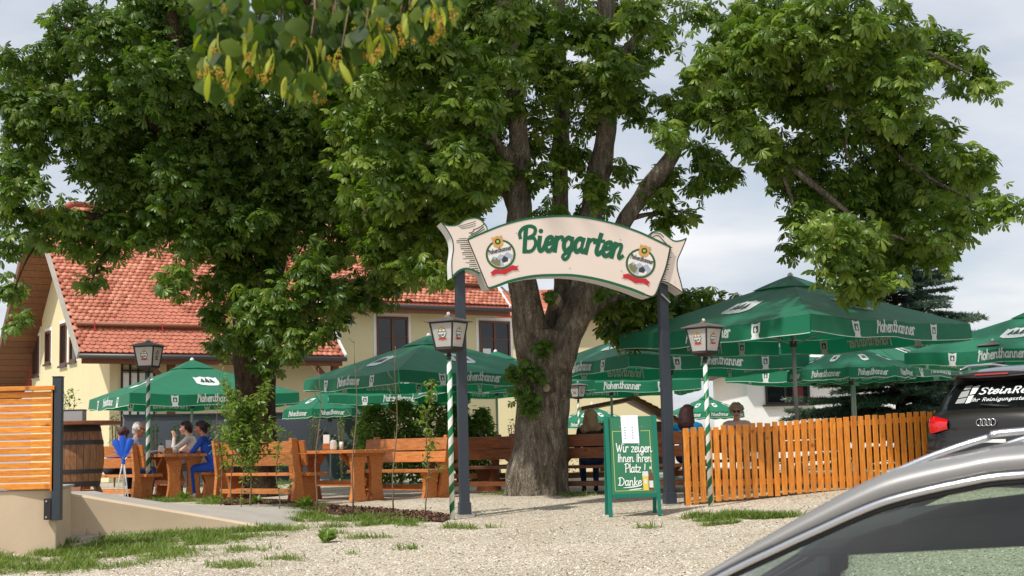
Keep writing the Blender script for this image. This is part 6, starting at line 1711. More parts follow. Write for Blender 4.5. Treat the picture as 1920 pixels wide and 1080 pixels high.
person('woman with curly hair and sunglasses in pink top behind the fence', seat_at(1383, 24.1), R(174), C_pink, C_beige, SK, .05, R(-4), R(-4), 'table', 'short', ('curly', H_grey), 1.03, 1.05, shades)

# ------------------------------------------------------------------ things on the tables
M_clear = plain('clear_glass', lin(206, 210, 208), .1, .05, 5, spec=.8); M_beer = plain('beer', lin(206, 146, 40), .15, .05, 5); M_foam = plain('beer_foam', lin(240, 236, 226), .9)
_items = {}
def glassware(kind, p, label):
    if kind in _items: o = dup(_items[kind])
    else:
        o = thing({'glass': 'drinking_glass', 'beer': 'beer_glass', 'holder': 'menu_holder', 'candle': 'table_lantern'}[kind], label, {'glass': 'glass', 'beer': 'beer glass', 'holder': 'menu holder', 'candle': 'lantern'}[kind], (0, 0, 0), 0, 'small things on the tables')
        _items[kind] = o
        if kind == 'glass':
            m = MB(); m.lathe([(.026, 0), (.034, .12), (.031, .12), (.024, .01)], 14); m.build('glass_body', M_clear, o, smooth=True)
        elif kind == 'beer':
            m = MB(); m.lathe([(.03, 0), (.036, .10), (.04, .17)], 14); m.build('beer_fill', M_beer, o, smooth=True); m = MB(); m.lathe([(.0405, .171), (.041, .2), (.03, .205)], 14); m.build('foam', M_foam, o, smooth=True)
        elif kind == 'holder':
            m = MB(); m.box(-.06, .06, -.03, .03, 0, .10); m.build('holder_box', M_wood, o); m = MB(); m.box(-.05, .05, -.008, .008, .1005, .24); m.build('menu_card', M_white, o)
        else:
            m = MB(); m.lathe([(.05, 0), (.055, .02), (.05, .13), (.03, .15)], 12); m.build('lantern_body', M_milk, o); m = MB(); m.lathe([(.03, .151), (.012, .19)], 12); m.build('lantern_cap', M_iron, o)
    o.location = p; o['label'] = label; return o
for kind, px, Y, lb in (('holder', 316, 25.6, 'menu holder on the guests\' table at left'), ('glass', 330, 25.3, 'drinking glass nearest the lamp on the left table'), ('glass', 322, 26.0, 'drinking glass at the far side of the left table'), ('candle', 302, 25.9, 'pale lantern by the elderly man\'s hands'),
                       ('holder', 612, 23.0, 'menu holder at the left end of the big bare table'), ('glass', 640, 22.6, 'drinking glass in the middle of the big bare table'), ('candle', 625, 22.8, 'pale lantern on the big bare table'),
                       ('glass', 935, 25.3, 'drinking glass on the table left of the trunk'), ('candle', 905, 25.4, 'pale lantern on the table left of the trunk'),
                       ('beer', 1132, 23.8, 'beer glass in front of the woman in black'), ('beer', 1368, 23.2, 'beer glass before the woman with sunglasses'), ('glass', 1340, 23.1, 'drinking glass between the two women at the fence'), ('holder', 1410, 23.3, 'menu holder to the right of the pink top')):
    p = P(px, 835, Y); glassware(kind, (p.x, p.y, .782), lb)

# ------------------------------------------------------------------ saplings, shrubs, hedge
def leafset(pts, mat, size, name, parent, base, tmpl=LEAF_OVAL, pit=(-.2, .9), kind='stuff'):
    n = len(pts); pos = np.array(pts) - np.array(base)
    V, F = place(tmpl[0], tmpl[1], pos, rot_np(NR.random(n) * 6.28, NR.uniform(*pit, n), NR.normal(0, .4, n)), size * NR.uniform(.6, 1.15, n))
    o = link(bpy.data.objects.new(name, np_mesh(name, V, F, mat)), parent)
    if kind: o['kind'] = kind
    return o
def sapling(px, py, Y, toppx, toppy, leaves, label, r=.012, bushy=.12, size=.075, side=7, bare=.25, mat=M_shrub):
    b = P(px, py, Y); b.z = gz(b.x, b.y); tp = P(toppx, toppy, Y)
    t = thing('sapling', label, 'sapling', b, 0, 'young shrubs in the mulch bed')
    wob = lambda u: Vector((math.sin(u * 9 + px) * .025, math.cos(u * 7 + px) * .03, 0))
    path = [b.lerp(tp, u) + wob(u) * (u > 0) for u in np.linspace(0, 1, 10)]
    m = MB(); m.tube([p - b for p in path], list(np.linspace(r, r * .25, 10)), 7); m.build('stem', M_twig, t, smooth=True)
    pts = []; H_ = (tp - b).length
    for k in range(side):
        u = bare + (1 - bare) * (k + RNG.random()) / side; q = path[min(8, int(u * 9))].lerp(path[min(9, int(u * 9) + 1)], u * 9 - int(u * 9)); a = RNG.uniform(0, 6.283); l = bushy * RNG.uniform(.6, 1.5) * (1.2 - .7 * u)
        e = q + Vector((math.cos(a) * l, math.sin(a) * l, l * RNG.uniform(.5, 1.3))); mid = q.lerp(e, .5) + Vector((math.cos(a) * l * .1, 0, -.01))
        m = MB(); m.tube([q - b, mid - b, e - b], [r * .45, r * .35, r * .15], 5); m.build('twig', M_twig, t, smooth=True)
        for j in range(int(leaves / side)):
            v = RNG.random() ** .7; pts.append(q.lerp(e, v) + Vector((RNG.gauss(0, .03), RNG.gauss(0, .03), RNG.gauss(0, .03))))
    if pts: leafset(pts, mat, size, 'leaves', t, b)
    return t
sapling(470, 938, 21.0, 462, 762, 2600, 'bushy young sapling in front of the dark tree trunk', .016, .46, .085, 60, .34)
sapling(437, 938, 21.2, 428, 720, 480, 'leafy sapling at the left edge of the mulch bed', .010, .24, .08, 14, .3)
sapling(455, 940, 20.6, 452, 838, 90, 'low sapling in front of the left end of the bench', .009, .13, .07, 8, .25)
sapling(522, 944, 20.6, 520, 800, 130, 'slim sapling against the bench backrest', .009, .14, .07, 10, .15)
sapling(414, 941, 21.4, 408, 690, 70, 'tall thin sapling with sparse yellowish leaves beside the blue clad guest', .010, .12, .06, 10, .1)
sapling(592, 952, 20.3, 600, 690, 0, 'leafless sapling beside the bench end', .014, .16, .05, 7, .3)
sapling(662, 957, 20.0, 668, 640, 0, 'leafless sapling in front of the big table legs', .013, .15, .05, 8, .35)
sapling(738, 958, 19.9, 744, 650, 0, 'bare reddish sapling right of the big table', .012, .14, .05, 8, .3)
sapling(797, 966, 19.6, 806, 712, 260, 'leafy sapling right in front of the striped lamp', .011, .15, .085, 14, .3)
def hedge_plant(px, Y, z1, rx, label, n=420, mat=M_shrubd, name='hedge_shrub', size=.12, group='clipped shrubs behind the tables'):
    b = P(px, 850, Y); b.z = 0
    t = thing(name, label, 'shrub', b, 0, group)
    m = MB()
    for k in range(5):
        a = k * 1.256 + px; m.tube([(0, 0, 0), (math.cos(a) * rx * .3, math.sin(a) * rx * .3, z1 * .5), (math.cos(a) * rx * .55, math.sin(a) * rx * .5, z1 * .92)], [.018, .012, .005], 5)
    m.build('stem', M_twig, t)
    pts = []
    for _ in range(n):
        z = RNG.random() ** .8 * z1 + .05; w = rx * (1.0 if z < z1 * .75 else 1.0 - (z - z1 * .75) / z1 * 2.0) * (1 + .25 * mnoise.noise(Vector((px, z * 3, 1)))); a = RNG.uniform(0, 6.283); q = (RNG.random() ** .4) * w
        pts.append((b.x + math.cos(a) * q, b.y + math.sin(a) * q, z + RNG.gauss(0, .04)))
    leafset(pts, mat, size, 'foliage', t, b)
for px, z1, rx, lb in ((700, 1.62, .42, 'leftmost shrub of the hedge behind the big table'), (752, 1.70, .46, 'hedge shrub above the big table, second from left'), (806, 1.66, .46, 'hedge shrub behind the parasol pole, left of the striped lamp'), (858, 1.62, .44, 'hedge shrub between the striped lamp and the sign post'), (905, 1.5, .3, 'rightmost hedge shrub, right of the left sign post')):
    hedge_plant(px, 30.0 + RNG.uniform(-.4, .4), z1, rx, lb, 2600)
for px, lb in ((215, 'climber on the grey wall behind the barrel table'), (290, 'climber on the grey wall right of the striped lamp'), (330, 'climber on the grey wall above the menu holder'), (388, 'climber on the grey wall above the two guests'), (445, 'climber on the grey wall behind the bushy sapling'), (590, 'climber on the grey wall behind the leafless sapling'), (640, 'climber at the right end of the grey wall')):
    hedge_plant(px, 34.6, RNG.uniform(1.4, 1.85), .16, lb, 170, M_shrub, 'climbing_plant', .08, 'climbers in front of the grey wall')
hedge_plant(962, 31.0, 1.3, .16, 'slim shrub at the left edge of the chestnut trunk', 160, M_shrub, 'garden_shrub', .08, 'small shrubs')
hedge_plant(1060, 36.0, .7, .3, 'low shrub right of the trunk beneath the far lantern', 160, M_shrub, 'garden_shrub', .08, 'small shrubs')
for px, py, h, n, lb in ((135, 1003, .14, 26, 'leafy weed at the corner of the beige wall'), (48, 1028, .18, 14, 'thin weed against the beige wall at far left'), (197, 1004, .12, 14, 'small weed on the rubble below the wing wall'), (480, 946, .12, 34, 'weed clump in the mulch bed below the bushy sapling'), (570, 955, .15, 46, 'broad weed clump in the mulch bed below the leafless sapling'), (612, 1018, .14, 40, 'lone weed tuft on the gravel in front of the bed'), (345, 940, .13, 44, 'weed clump below the guests\' table'), (405, 943, .12, 34, 'weed clump at the left tip of the mulch bed')):
    weed(px, py, h, n, lb)

# ------------------------------------------------------------------ cars
def paint(name, col, metal=.55, rough=.28):
    m, t, p, out = newmat(name)
    v = coords(t)
    t.links.new(mixc(t, noise_node(t, v, 3, 4), tuple(x * .95 for x in col), tuple(x * 1.05 for x in col)), p.inputs['Base Color'])
    p.inputs['Metallic'].default_value = metal; p.inputs['Roughness'].default_value = rough; p.inputs['Coat Weight'].default_value = .55; p.inputs['Coat Roughness'].default_value = .06
    return m
M_grey = paint('grey_metallic', lin(128, 127, 126), .25, .42); M_darkp = paint('black_brown_paint', lin(36, 33, 32), .3, .3)
M_tint = glass('tinted_window', (.006, .007, .008), .03); M_wind = glass('window_glass', alpha=1)
M_int = plain('dark_interior', lin(38, 40, 44), .8, .1, 6); M_tail = plain('tail_light_red', lin(190, 14, 24), .12, .2, 20, coat=1.0); M_alloy = plain('alloy_rim', lin(150, 152, 156), .3, .05, 5, metal=.8)
def wheel(o, c, r=.34, w=.23, axis='X'):
    m = MB(); ang = Matrix.Rotation(R(90), 4, 'Y') if axis == 'X' else Matrix.Rotation(R(90), 4, 'X')
    def lat(prof, n=28):
        mm = MB(); mm.lathe(prof, n); mm.v = [ang @ v + Vector(c) for v in mm.v]; return mm
    t = lat([(r * .66, -w / 2), (r * .95, -w / 2), (r, -w * .35), (r, w * .35), (r * .95, w / 2), (r * .66, w / 2)]).build('wheel', M_black, o, autosmooth=40)
    lat([(r * .2, -w * .42), (r * .64, -w * .46), (r * .66, -w * .3), (r * .66, w * .3), (r * .64, w * .46), (r * .2, w * .42)]).build('rim', M_alloy, t, autosmooth=40)
def sil_body(o, S_, hw, mats, segm, name='body', flank_mat=0, nlat=13, rnd=.05):
    """wrap surface over a side silhouette (y along the car, z up) plus its two flanks"""
    m = MB(); rows = []; k = len(S_)
    for i, (y, z) in enumerate(S_):
        ty, tz = S_[min(i + 1, k - 1)][0] - S_[max(i - 1, 0)][0], S_[min(i + 1, k - 1)][1] - S_[max(i - 1, 0)][1]; l = math.hypot(ty, tz) or 1; ny, nz = tz / l, -ty / l
        row = []
        for j in range(nlat):
            t = -1 + 2 * j / (nlat - 1); t = math.copysign(abs(t) ** .7, t); d = rnd * abs(t) ** 5 - .02 * (1 - t * t)
            row.append(Vector((t * hw(z, y), y + ny * d, z + nz * d)))
        rows.append(row)
    for i in range(k - 1):
        m.grid([rows[i], rows[i + 1]], segm(i))
    for s_ in (0, nlat - 1): m.add([r[s_] for r in rows], [tuple(range(k))], flank_mat)
    me = m.mesh(name, mats)
    bm = bmesh.new(); bm.from_mesh(me); bmesh.ops.remove_doubles(bm, verts=bm.verts, dist=.0005); bmesh.ops.triangulate(bm, faces=[f for f in bm.faces if len(f.verts) > 4]); bmesh.ops.recalc_face_normals(bm, faces=bm.faces); bm.to_mesh(me); bm.free()
    me.polygons.foreach_set('use_smooth', [True] * len(me.polygons)); me.set_sharp_from_angle(angle=R(38))
    return link(bpy.data.objects.new(name, me), o), rows
def suv():
    hd = R(43)                                    # heading, clockwise from straight away
    c = P(1850, 798, 19.5); zg = gz(c.x, c.y) + .0
    o = thing('parked_suv', 'dark brown black estate car with white window lettering at the right edge', 'car', (c.x, c.y, zg), -hd)
    kz = 1.02
    S_ = [(.06, .28), (.0, .36), (-.03, .50), (.0, .66), (.03, .72), (.02, .80), (.03, .94), (.10, 1.02), (.14, 1.05), (.30, 1.24), (.45, 1.42), (.47, 1.445), (.26, 1.50), (.28, 1.545), (.6, 1.60), (1.3, 1.66), (2.1, 1.665), (2.6, 1.61), (2.75, 1.575), (3.2, 1.28), (3.5, 1.08), (3.6, 1.04), (4.2, .96), (4.5, .82), (4.56, .6), (4.5, .3), (4.2, .25), (.4, .25)]
    S_ = [(y, z * kz) for y, z in S_]
    def hw(z, y): return interp(z, [(.25, .86), (.5, .935), (.95, .93), (1.05, .87), (1.4, .70), (1.55, .62), (1.7, .56)]) * interp(y, [(-.03, .97), (.3, 1), (3.8, 1), (4.6, .82)])
    gl = M_tint
    bd, rows = sil_body(o, S_, hw, [M_darkp, gl, M_black], lambda i: 1 if i in (8, 9, 18, 19) else (2 if i in (0, 1) else 0))
    # lit helper on the hatch: x lateral, t along the glass
    def G_(x, t, off=0):
        y, z = lerp(.14, .45, t), lerp(1.05, 1.42, t) * kz; n = Vector((0, -.37 * kz, .31)).normalized(); n = Vector((0, n.y, n.z)); e = .05 * min(1, abs(x) / hw(z, y)) ** 5 - .02
        return Vector((x, y, z)) + n * (off + .022 - .072 * (abs(x) / hw(z, y)) ** 5)
    # side windows
    for s_ in (-1, 1):
        m = MB(); pts = [(.62, 1.09), (.74, 1.34), (1.2, 1.52), (2.1, 1.53), (2.6, 1.47), (3.25, 1.08)]
        m.add([Vector((s_ * (hw(z * kz, y) + .004), y, z * kz)) for y, z in pts], [tuple(range(6))]); m.build('side_window', gl, o)
        m = MB(); m.tube([Vector((s_ * .60, y, z * kz)) for y, z in ((.55, 1.615), (.8, 1.675), (1.6, 1.72), (2.3, 1.70), (2.55, 1.64))], .02, 8); m.build('roof_rail', M_chrome, o, smooth=True)
        # tail light
        m = MB(); rr = []
        for t in np.linspace(0, 1, 7):
            x = s_ * lerp(.56, .93, t); y = .0 - .012 + .07 * max(0, t - .55) / .45 + (.16 * max(0, t - .8) / .2); rr.append([Vector((x, y - .010, lerp(.80, .745, min(1, t * 1.6)) * kz)), Vector((x, y - .028, .86 * kz)), Vector((x, y - .012 + .03, lerp(.925, .975, min(1, t * 2)) * kz)), Vector((x, y + .05, lerp(.915, .965, min(1, t * 2)) * kz))])
        m.grid(rr); m.build('tail_light', M_tail, o, smooth=True)
    m = MB(); m.box(-.60, .60, .255, .47, 1.50 * kz + .012, 1.535 * kz + .012); m.build('roof_spoiler', M_darkp, o, bevel=.012)
    m = MB(); m.box(-.24, .24, .24, .256, 1.505 * kz + .012, 1.522 * kz + .012); m.build('brake_light', M_tail, o)
    # emblem of four rings
    eb = Vector((0, -.014, .875 * kz))
    for i in range(4):
        cx = (i - 1.5) * .062; m = MB(); pth = [eb + Vector((cx + .046 * math.cos(a), -.004 * (i % 2), .046 * math.sin(a))) for a in np.linspace(0, 2 * math.pi, 25)]
        m.tube(pth, .0085, 6, cap=False); m.build('emblem_ring', M_chrome, o, smooth=True)
    # lettering on the rear window
    m = MB(); u = .098
    text(m, 'SteinRe', lambda a, b, z: G_(-.22 + a * u * 1.12 + b * u * .18, .52 + b * u / .62, .004 + z), .25, 0, 0, .1, 0, 4); m.build('window_lettering', M_print, o, fix=False)
    m = MB(); u = .048
    text(m, 'Ihr Reinigungsstein', lambda a, b, z: G_(-.30 + a * u * 1.1 + b * u * .18, .26 + b * u / .6, .004 + z), .2, 0, 0, .1, 0, 3); m.build('window_lettering', M_print, o, fix=False)
    for q in ([(-.62, .22), (-.46, .22), (-.44, .42), (-.60, .38)], [(-.60, .42), (-.44, .46), (-.43, .70), (-.57, .66)], [(-.55, .72), (-.42, .74), (-.41, .88), (-.52, .86)], [(-.44, .20), (-.36, .22), (-.33, .50), (-.42, .48)], [(-.41, .52), (-.32, .55), (-.27, .86), (-.39, .82)]):
        m = MB(); m.add([G_(x * .86, t, .005) for x, t in q], [(0, 1, 2, 3)]); m.build('window_logo', M_print if q[0][0] > -.5 else M_steel, o, fix=False)
    m = MB(); m.tube([G_(-.13, .10, .03), G_(.02, .05, .035), G_(.28, .01, .03)], [.012, .01, .008], 6); m.build('wiper', M_anthra, o, smooth=True)
    m = MB(); m.box(-.27, .27, -.03, -.012, .55, .66); m.build('number_plate', M_white, o)
    m = MB(); m.tube([(-.9, -.005, .505), (0, -.045, .505), (.9, -.005, .505)], .02, 6); m.build('bumper_trim', M_black, o)
    for y in (.85, 3.75):
        for s_ in (-1, 1): wheel(o, (s_ * .82, y, .355), .355, .24)
suv()

def grey_car():
    psi = R(25); P0 = P(1920, 834, 3.0); zg = -.775
    fwd = Vector((-math.cos(psi), math.sin(psi), 0)); lft = Vector((-math.sin(psi), -math.cos(psi), 0))
    org = P0 - lft * .56; org.z = zg
    o = thing('foreground_car', 'grey metallic car with chrome window trim cut off at the lower right', 'car', org, math.atan2(fwd.y, fwd.x))
    # local: x forward, y left, z up
    C0 = [(-2.75, 1.12, .60), (-2.55, 1.30, .58), (-2.2, 1.42, .57), (-1.6, 1.50, .56), (-.9, 1.535, .56), (-.35, 1.54, .56), (0, 1.531, .56), (.13, 1.512, .56), (.254, 1.487, .56), (.333, 1.458, .56), (.449, 1.3985, .562), (.569, 1.333, .566), (.713, 1.2485, .575), (1.0, 1.08, .60), (1.22, .955, .63)]
    C1 = [(-2.65, 1.0, .72), (-2.5, 1.14, .69), (-2.15, 1.29, .65), (-1.6, 1.41, .622), (-.9, 1.475, .606), (-.35, 1.486, .606), (0, 1.479, .606), (.127, 1.462, .606), (.249, 1.435, .606), (.325, 1.410, .607), (.44, 1.360, .61), (.518, 1.325, .613), (.669, 1.253, .622), (.95, 1.095, .655), (1.18, .945, .69)]
    sm = lambda c, n=4: catmull([(x, y, z) for x, z, y in c], n)
    a0, a1 = sm(C0), sm(C1)
    for s_ in (1, -1):
        f = lambda v: Vector((v.x, v.y * s_, v.z))
        m = MB(); rows = [[f(p), f(p.lerp(q, .35) + Vector((0, .022, .006))), f(p.lerp(q, .75) + Vector((0, .02, .0))), f(q)] for p, q in zip(a0, a1)]; m.grid(rows); m.build('roof_frame', M_grey, o, smooth=True)
        a2 = [q + Vector((0, .008, -.009)) for q in a1]
        m = MB(); m.tube([f(q + Vector((0, .001, -.003))) for q in a1], .005, 6); m.build('seal', M_black, o, smooth=True)
        m = MB(); m.tube([f(q) for q in a2], .0085, 8); m.build('chrome_trim', M_chrome, o, smooth=True)
        a3 = [q + Vector((0, .003, -.021)) for q in a1]; m = MB(); m.tube([f(q) for q in a3], .008, 6); m.build('seal', M_black, o, smooth=True)
        belt = [Vector((q.x, .80 if q.x < .9 else .80 - .06 * (q.x - .9), .94)) for q in a3]
        m = MB(); m.grid([[f(p), f(p.lerp(b, .5) + Vector((0, .022, 0))), f(b)] for p, b in zip(a3, belt) if p.z > .95]); m.build('side_window', M_wind, o, smooth=True, fix=False)
        m = MB(); m.hexa([f(Vector(v)) for v in ((-.62, .805, .89), (-.50, .805, .89), (-.50, .77, .89), (-.62, .77, .89), (-.70, .612, 1.46), (-.58, .612, 1.46), (-.58, .57, 1.46), (-.70, .57, 1.46))]); m.build('centre_pillar', M_black, o)
        # flank
        low = [(-2.9, .70, .78), (-2.6, .62, .86), (-1.2, .60, .90), (0, .60, .90), (1.0, .62, .90), (1.9, .62, .88), (2.25, .6, .78)]
        m = MB(); rr = []
        for x, _, y in low: rr.append([f(Vector((x, interp(x, [(-2.9, .66), (-2.5, .78), (1.0, .80), (1.5, .76), (2.25, .62)]), interp(x, [(-2.9, .98), (1.1, .945), (1.6, .90), (2.25, .72)])))), f(Vector((x, y + .015, .74))), f(Vector((x, y, .5))), f(Vector((x, y - .04, .24)))])
        m.grid(rr); m.build('body_side', M_grey, o, smooth=True)
        m = MB(); rp = catmull([(.287, .535, 1.474), (.261, .535, 1.482), (.186, .533, 1.512), (.077, .53, 1.546), (0, .53, 1.559), (-.6, .53, 1.585), (-1.3, .53, 1.57), (-1.9, .54, 1.50), (-2.0, .545, 1.465)], 5)
        rows = [[f(p + Vector((0, .013, -.007))), f(p + Vector((0, .011, .007))), f(p + Vector((0, -.010, .008))), f(p + Vector((0, -.012, -.007)))] for p in rp]; m.grid(rows, closed=True); m.build('roof_rail', M_chrome, o, smooth=True)
        m = MB(); m.ball(f(Vector((.85, .93, 1.0))), .1, 12, 8, sc=(.7, 1.05, .75)); m.build('door_mirror', M_grey, o, smooth=True)
        for y in (0,): 
            m = MB(); m.hexa([f(Vector(v)) for v in ((2.05, .45, .62), (2.27, .40, .62), (2.2, .70, .62), (1.98, .76, .62), (1.98, .45, .74), (2.2, .42, .72), (2.12, .68, .73), (1.92, .74, .75))]); m.build('headlight', M_clear, o)
    # roof skin and windscreen between the two roof edges
    def across(c, n=11, crown=.008): return [Vector((c.x + .02 * (1 - t * t), c.y * t, c.z + crown * (1 - t * t))) for t in np.linspace(-1, 1, n)]
    R0 = [p for p in a0 if p.x < .31 and p.x > -2.3]; m = MB(); m.grid([across(p) for p in R0]); m.build('roof', M_grey, o, smooth=True)
    W0 = [p for p in a0 if p.x >= R0[-1].x - .001]; m = MB(); m.grid([[Vector((c.x + .05 * (1 - t * t), c.y * t * .995, c.z - .012 + .012 * (1 - t * t))) for t in np.linspace(-1, 1, 11)] for c in W0]); m.build('windscreen', M_wind, o, smooth=True, fix=False)
    T0 = [p for p in a0 if p.x <= R0[0].x + .001]; m = MB(); m.grid([across(p) for p in T0]); m.build('rear_window', M_tint, o, smooth=True)
    m = MB(); m.grid([[Vector((x, y * t, z + cr * (1 - t * t))) for t in np.linspace(-1, 1, 9)] for x, y, z, cr in ((1.12, .70, .955, .05), (1.6, .75, .90, .05), (2.0, .70, .80, .05), (2.2, .62, .74, .04), (2.32, .58, .62, .0), (2.34, .62, .40, 0), (2.28, .66, .24, 0))]); m.build('bonnet', M_grey, o, smooth=True)
    m = MB(); m.grid([[Vector((x, y * t, z)) for t in np.linspace(-1, 1, 7)] for x, y, z in ((-2.72, .62, 1.06), (-2.85, .68, .97), (-2.92, .72, .7), (-2.9, .76, .4), (-2.85, .74, .24))]); m.build('tailgate', M_grey, o, smooth=True)
    # headliner and interior
    m = MB(); m.grid([[v + Vector((0, 0, -.035)) for v in across(p)] for p in R0]); m.build('headliner', M_int, o, smooth=True)
    m = MB(); m.box(-.02, .0, -.055, .055, -.022, .10); mi = m
    m = MB(); m.hexa([(-.75, -.52, 1.36), (.52, -.52, 1.285), (.52, .50, 1.285), (-.75, .50, 1.36), (-.75, -.52, 1.49), (.46, -.52, 1.345), (.46, .50, 1.345), (-.75, .50, 1.49)]); m.build('window_dark_block', M_int, o, bevel=.02)  # dark block added below the headliner to darken the upper side window
    mir = MB(); cx, cz = .54, 1.245; mir.box(cx - .02, cx + .02, -.11, .11, cz - .04, cz + .03); q = mir.build('rear_view_mirror', M_int, o, bevel=.012)
    m = MB(); m.tube([(cx - .01, 0, cz + .028), (cx - .05, 0, cz + .06)], .015, 6); m.build('mirror_arm', M_int, q)
    m = MB(); m.hexa([(.62, -.70, .62), (1.25, -.70, .62), (1.25, .70, .62), (.62, .70, .62), (.70, -.70, .90), (1.30, -.66, .88), (1.30, .66, .88), (.70, .70, .90)]); m.build('dashboard', M_int, o, bevel=.03)
    sw = Vector((.42, .36, .93)); ax = Matrix.Rotation(R(-62), 3, 'Y'); m = MB(); m.tube([sw + ax @ Vector((.185 * math.cos(a), .185 * math.sin(a), 0)) for a in np.linspace(0, 2 * math.pi, 29)], .017, 8, cap=False)
    s1 = m.build('steering_wheel', M_int, o, smooth=True); m = MB(); m.bar(sw + ax @ Vector((0, -.17, 0)), sw + ax @ Vector((0, .17, 0)), .05, .03, (0, 0, 1)); m.ball(sw, .06, 10, 6); m.build('wheel_hub', M_int, s1)
    for y in (.36, -.36):
        m = MB(); m.hexa([(-.55, y - .24, .38), (0, y - .24, .38), (0, y + .24, .38), (-.55, y + .24, .38), (-.55, y - .24, .55), (0, y - .23, .57), (0, y + .23, .57), (-.55, y + .24, .55)]); st = m.build('seat', M_int, o, bevel=.04)
        m = MB(); m.hexa([(-.66, y - .24, .5), (-.5, y - .24, .5), (-.5, y + .24, .5), (-.66, y + .24, .5), (-.86, y - .2, 1.12), (-.74, y - .2, 1.12), (-.74, y + .2, 1.12), (-.86, y + .2, 1.12)]); m.build('seat_back', M_int, st, bevel=.04)
        m = MB(); m.box(-.92, -.82, y - .12, y + .12, 1.15, 1.33); m.build('headrest', M_int, st, bevel=.04)
    m = MB(); m.box(-2.7, 1.6, -.74, .74, .26, .34); m.build('floor_pan', M_black, o)
    for x in (-1.35, 1.45):
        for y in (-.76, .76): wheel(o, (x, y, .33), .33, .22, 'Y')
grey_car()

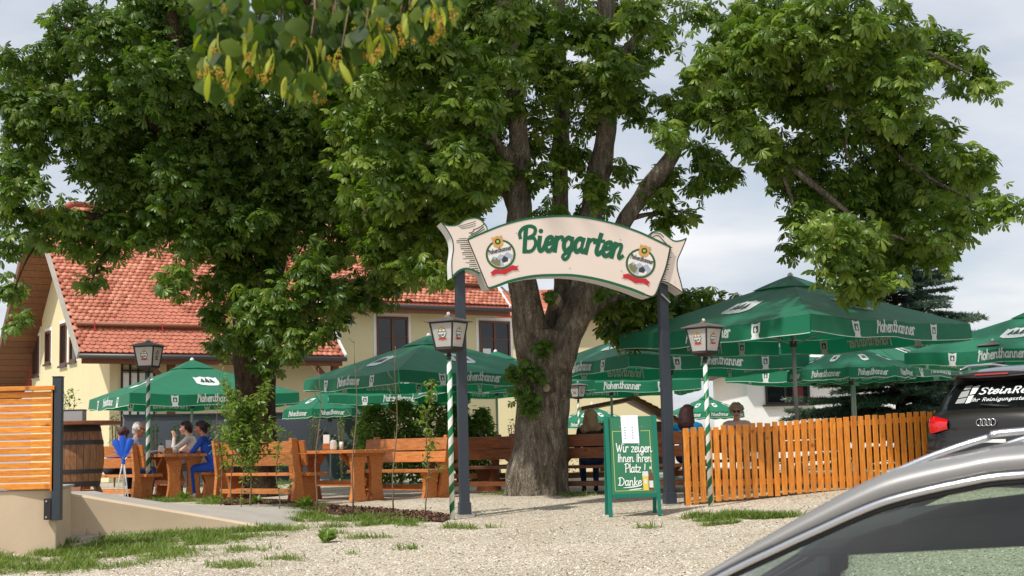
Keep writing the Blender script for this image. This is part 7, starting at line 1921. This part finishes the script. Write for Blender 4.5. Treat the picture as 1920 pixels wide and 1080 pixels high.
# ------------------------------------------------------------------ linden overhead
def linden():
    rg = random.Random(21)
    b = Vector((-4.6, 1.2, gz(-4.6, 1.2)))
    t = thing('linden_tree', 'linden bough with yellowish blossoms hanging into the top of the picture', 'tree', b)
    m = MB(); m.tube([(0, 0, 0), (.05, .1, 1.5), (.2, .3, 3.2), (.5, .7, 5.0)], [.28, .22, .18, .12], 14); m.build('trunk', M_bark2, t, smooth=True)
    Y = 3.7
    end = [P(420, -90, Y), P(560, -60, Y + .1), P(760, -70, Y + .2)]
    a = b + Vector((.3, .4, 3.4))
    pth = catmull([a, Vector((-3.2, 2.4, 3.3)), Vector((-1.9, 3.2, 2.75)), end[0], end[1], end[2]], 6); m = MB(); m.tube([p for p in pth], list(np.linspace(.07, .012, len(pth))), 8); m.build('branch', M_bark2, t, True, smooth=True)
    # leaf: heart shaped
    out = []
    for k in range(15):
        u = k / 14; w = .50 * math.sin(math.pi * min(1, u * 1.05 + .06)) ** .75 * (1 - u ** 3) + .02; out.append((u, w))
    V = []; F = []
    for u, w in out: V += [(u, w, -.12 * u * u - w * .10 + .03 * math.sin(u * 9)), (u, 0, -.10 * u * u + .02), (u, -w, -.12 * u * u - w * .10 - .03 * math.sin(u * 8))]
    V += [(-.07, .2, -.02), (-.07, -.2, -.02)]
    for k in range(14):
        i = k * 3; F += [(i, i + 1, i + 4), (i, i + 4, i + 3), (i + 1, i + 2, i + 5), (i + 1, i + 5, i + 4)]
    F += [(45, 1, 0), (46, 2, 1)]
    lm = np_mesh('leaf', np.array(V, float), np.array(F), M_linden, smooth=True)
    bv = []; bf = []
    for k in range(8):
        u = k / 7; w = .12 * math.sin(math.pi * min(1, u * .95 + .04)) ** .6; bv += [(u, w, -.35 * u * u + .25 * u), (u, 0, -.35 * u * u + .25 * u + .02), (u, -w, -.35 * u * u + .25 * u)]
    for k in range(7):
        i = k * 3; bf += [(i, i + 1, i + 4), (i, i + 4, i + 3), (i + 1, i + 2, i + 5), (i + 1, i + 5, i + 4)]
    brm = np_mesh('bract', np.array(bv, float), np.array(bf), M_bract, smooth=True)
    bl = []
    for v in range(3):
        m = MB()
        for k in range(16):
            d = Vector((rg.gauss(0, 1), rg.gauss(0, 1), rg.gauss(-.3, .8))).normalized() * rg.uniform(.3, 1)
            m.ball(d, .16, 5, 4); m.tube([Vector((0, 0, .9)), d], .025, 3)
        bl.append(m.mesh('blossom', M_bloss))
    def inst(me, name, p, yaw, pit, rol, s_):
        o_ = link(bpy.data.objects.new(name, me), t)
        o_.matrix_local = Matrix.Translation(p - b) @ Matrix.Rotation(yaw, 4, 'Z') @ Matrix.Rotation(pit, 4, 'Y') @ Matrix.Rotation(rol, 4, 'X') @ Matrix.Diagonal((s_, s_, s_, 1))
    lower = [(360, 10), (375, 150), (400, 170), (440, 165), (480, 130), (520, 160), (560, 185), (600, 175), (640, 130), (700, 90), (760, 60), (830, 50), (862, 10)]
    def low(x): return interp(x, lower)
    n = 0
    for k in range(298):
        x = rg.uniform(370, 860); yb = low(x); y = yb - abs(rg.gauss(0, .42)) * (yb + 120) - 8
        if k > 200: y = yb - rg.uniform(6, 70)
        p = P(x, y, Y + rg.uniform(-.28, .34))
        inst(lm, 'leaf', p, rg.uniform(0, 6.283), rg.uniform(.75, 1.5), rg.uniform(-1.1, 1.1), rg.uniform(.040, .066))
    for k in range(170):
        x = rg.uniform(375, 850); y = low(x) - abs(rg.gauss(0, .28)) * (low(x) + 40)
        p = P(x, y - 14, Y + rg.uniform(-.3, .15))
        yw = rg.uniform(0, 6.283)
        inst(brm, 'bract', p, yw, rg.uniform(.9, 1.45), rg.uniform(-1.2, 1.2), rg.uniform(.045, .072))
        q = p + Vector((rg.uniform(-.02, .02), rg.uniform(-.02, .02), -rg.uniform(.02, .06)))
        if k % 5 < 3: inst(bl[k % 3], 'blossom', q, yw, 0, 0, rg.uniform(.011, .018))
    LV, LF = np.array(V, float), np.array(F); nn = 900; pp = []
    for k in range(nn):
        x = rg.uniform(370, 865); yb = low(x); y = yb - abs(rg.gauss(0, .45)) * (yb + 130) - 4; pp.append(tuple(P(x, y, Y + rg.uniform(-.1, .6)) - b))
    V2, F2 = place(LV, LF, np.array(pp), rot_np(NR.random(nn) * 6.28, NR.uniform(.5, 1.5, nn), NR.uniform(-1.1, 1.1, nn)), NR.uniform(.036, .064, nn))
    stuff(link(bpy.data.objects.new('inner_foliage', np_mesh('inner_foliage', V2, F2, M_linden, smooth=True)), t))
    for k in range(22):
        x = rg.uniform(390, 840); e = P(x, low(x) - 40, Y + rg.uniform(-.2, .2)); st = min(pth[-13:], key=lambda v: abs(v.x - e.x))
        m = MB(); m.tube([st, st.lerp(e, .5) + Vector((.01, .02, .03)), e], [.004, .003, .0015], 5); m.build('twig', M_twig, t, True, smooth=True)
linden()
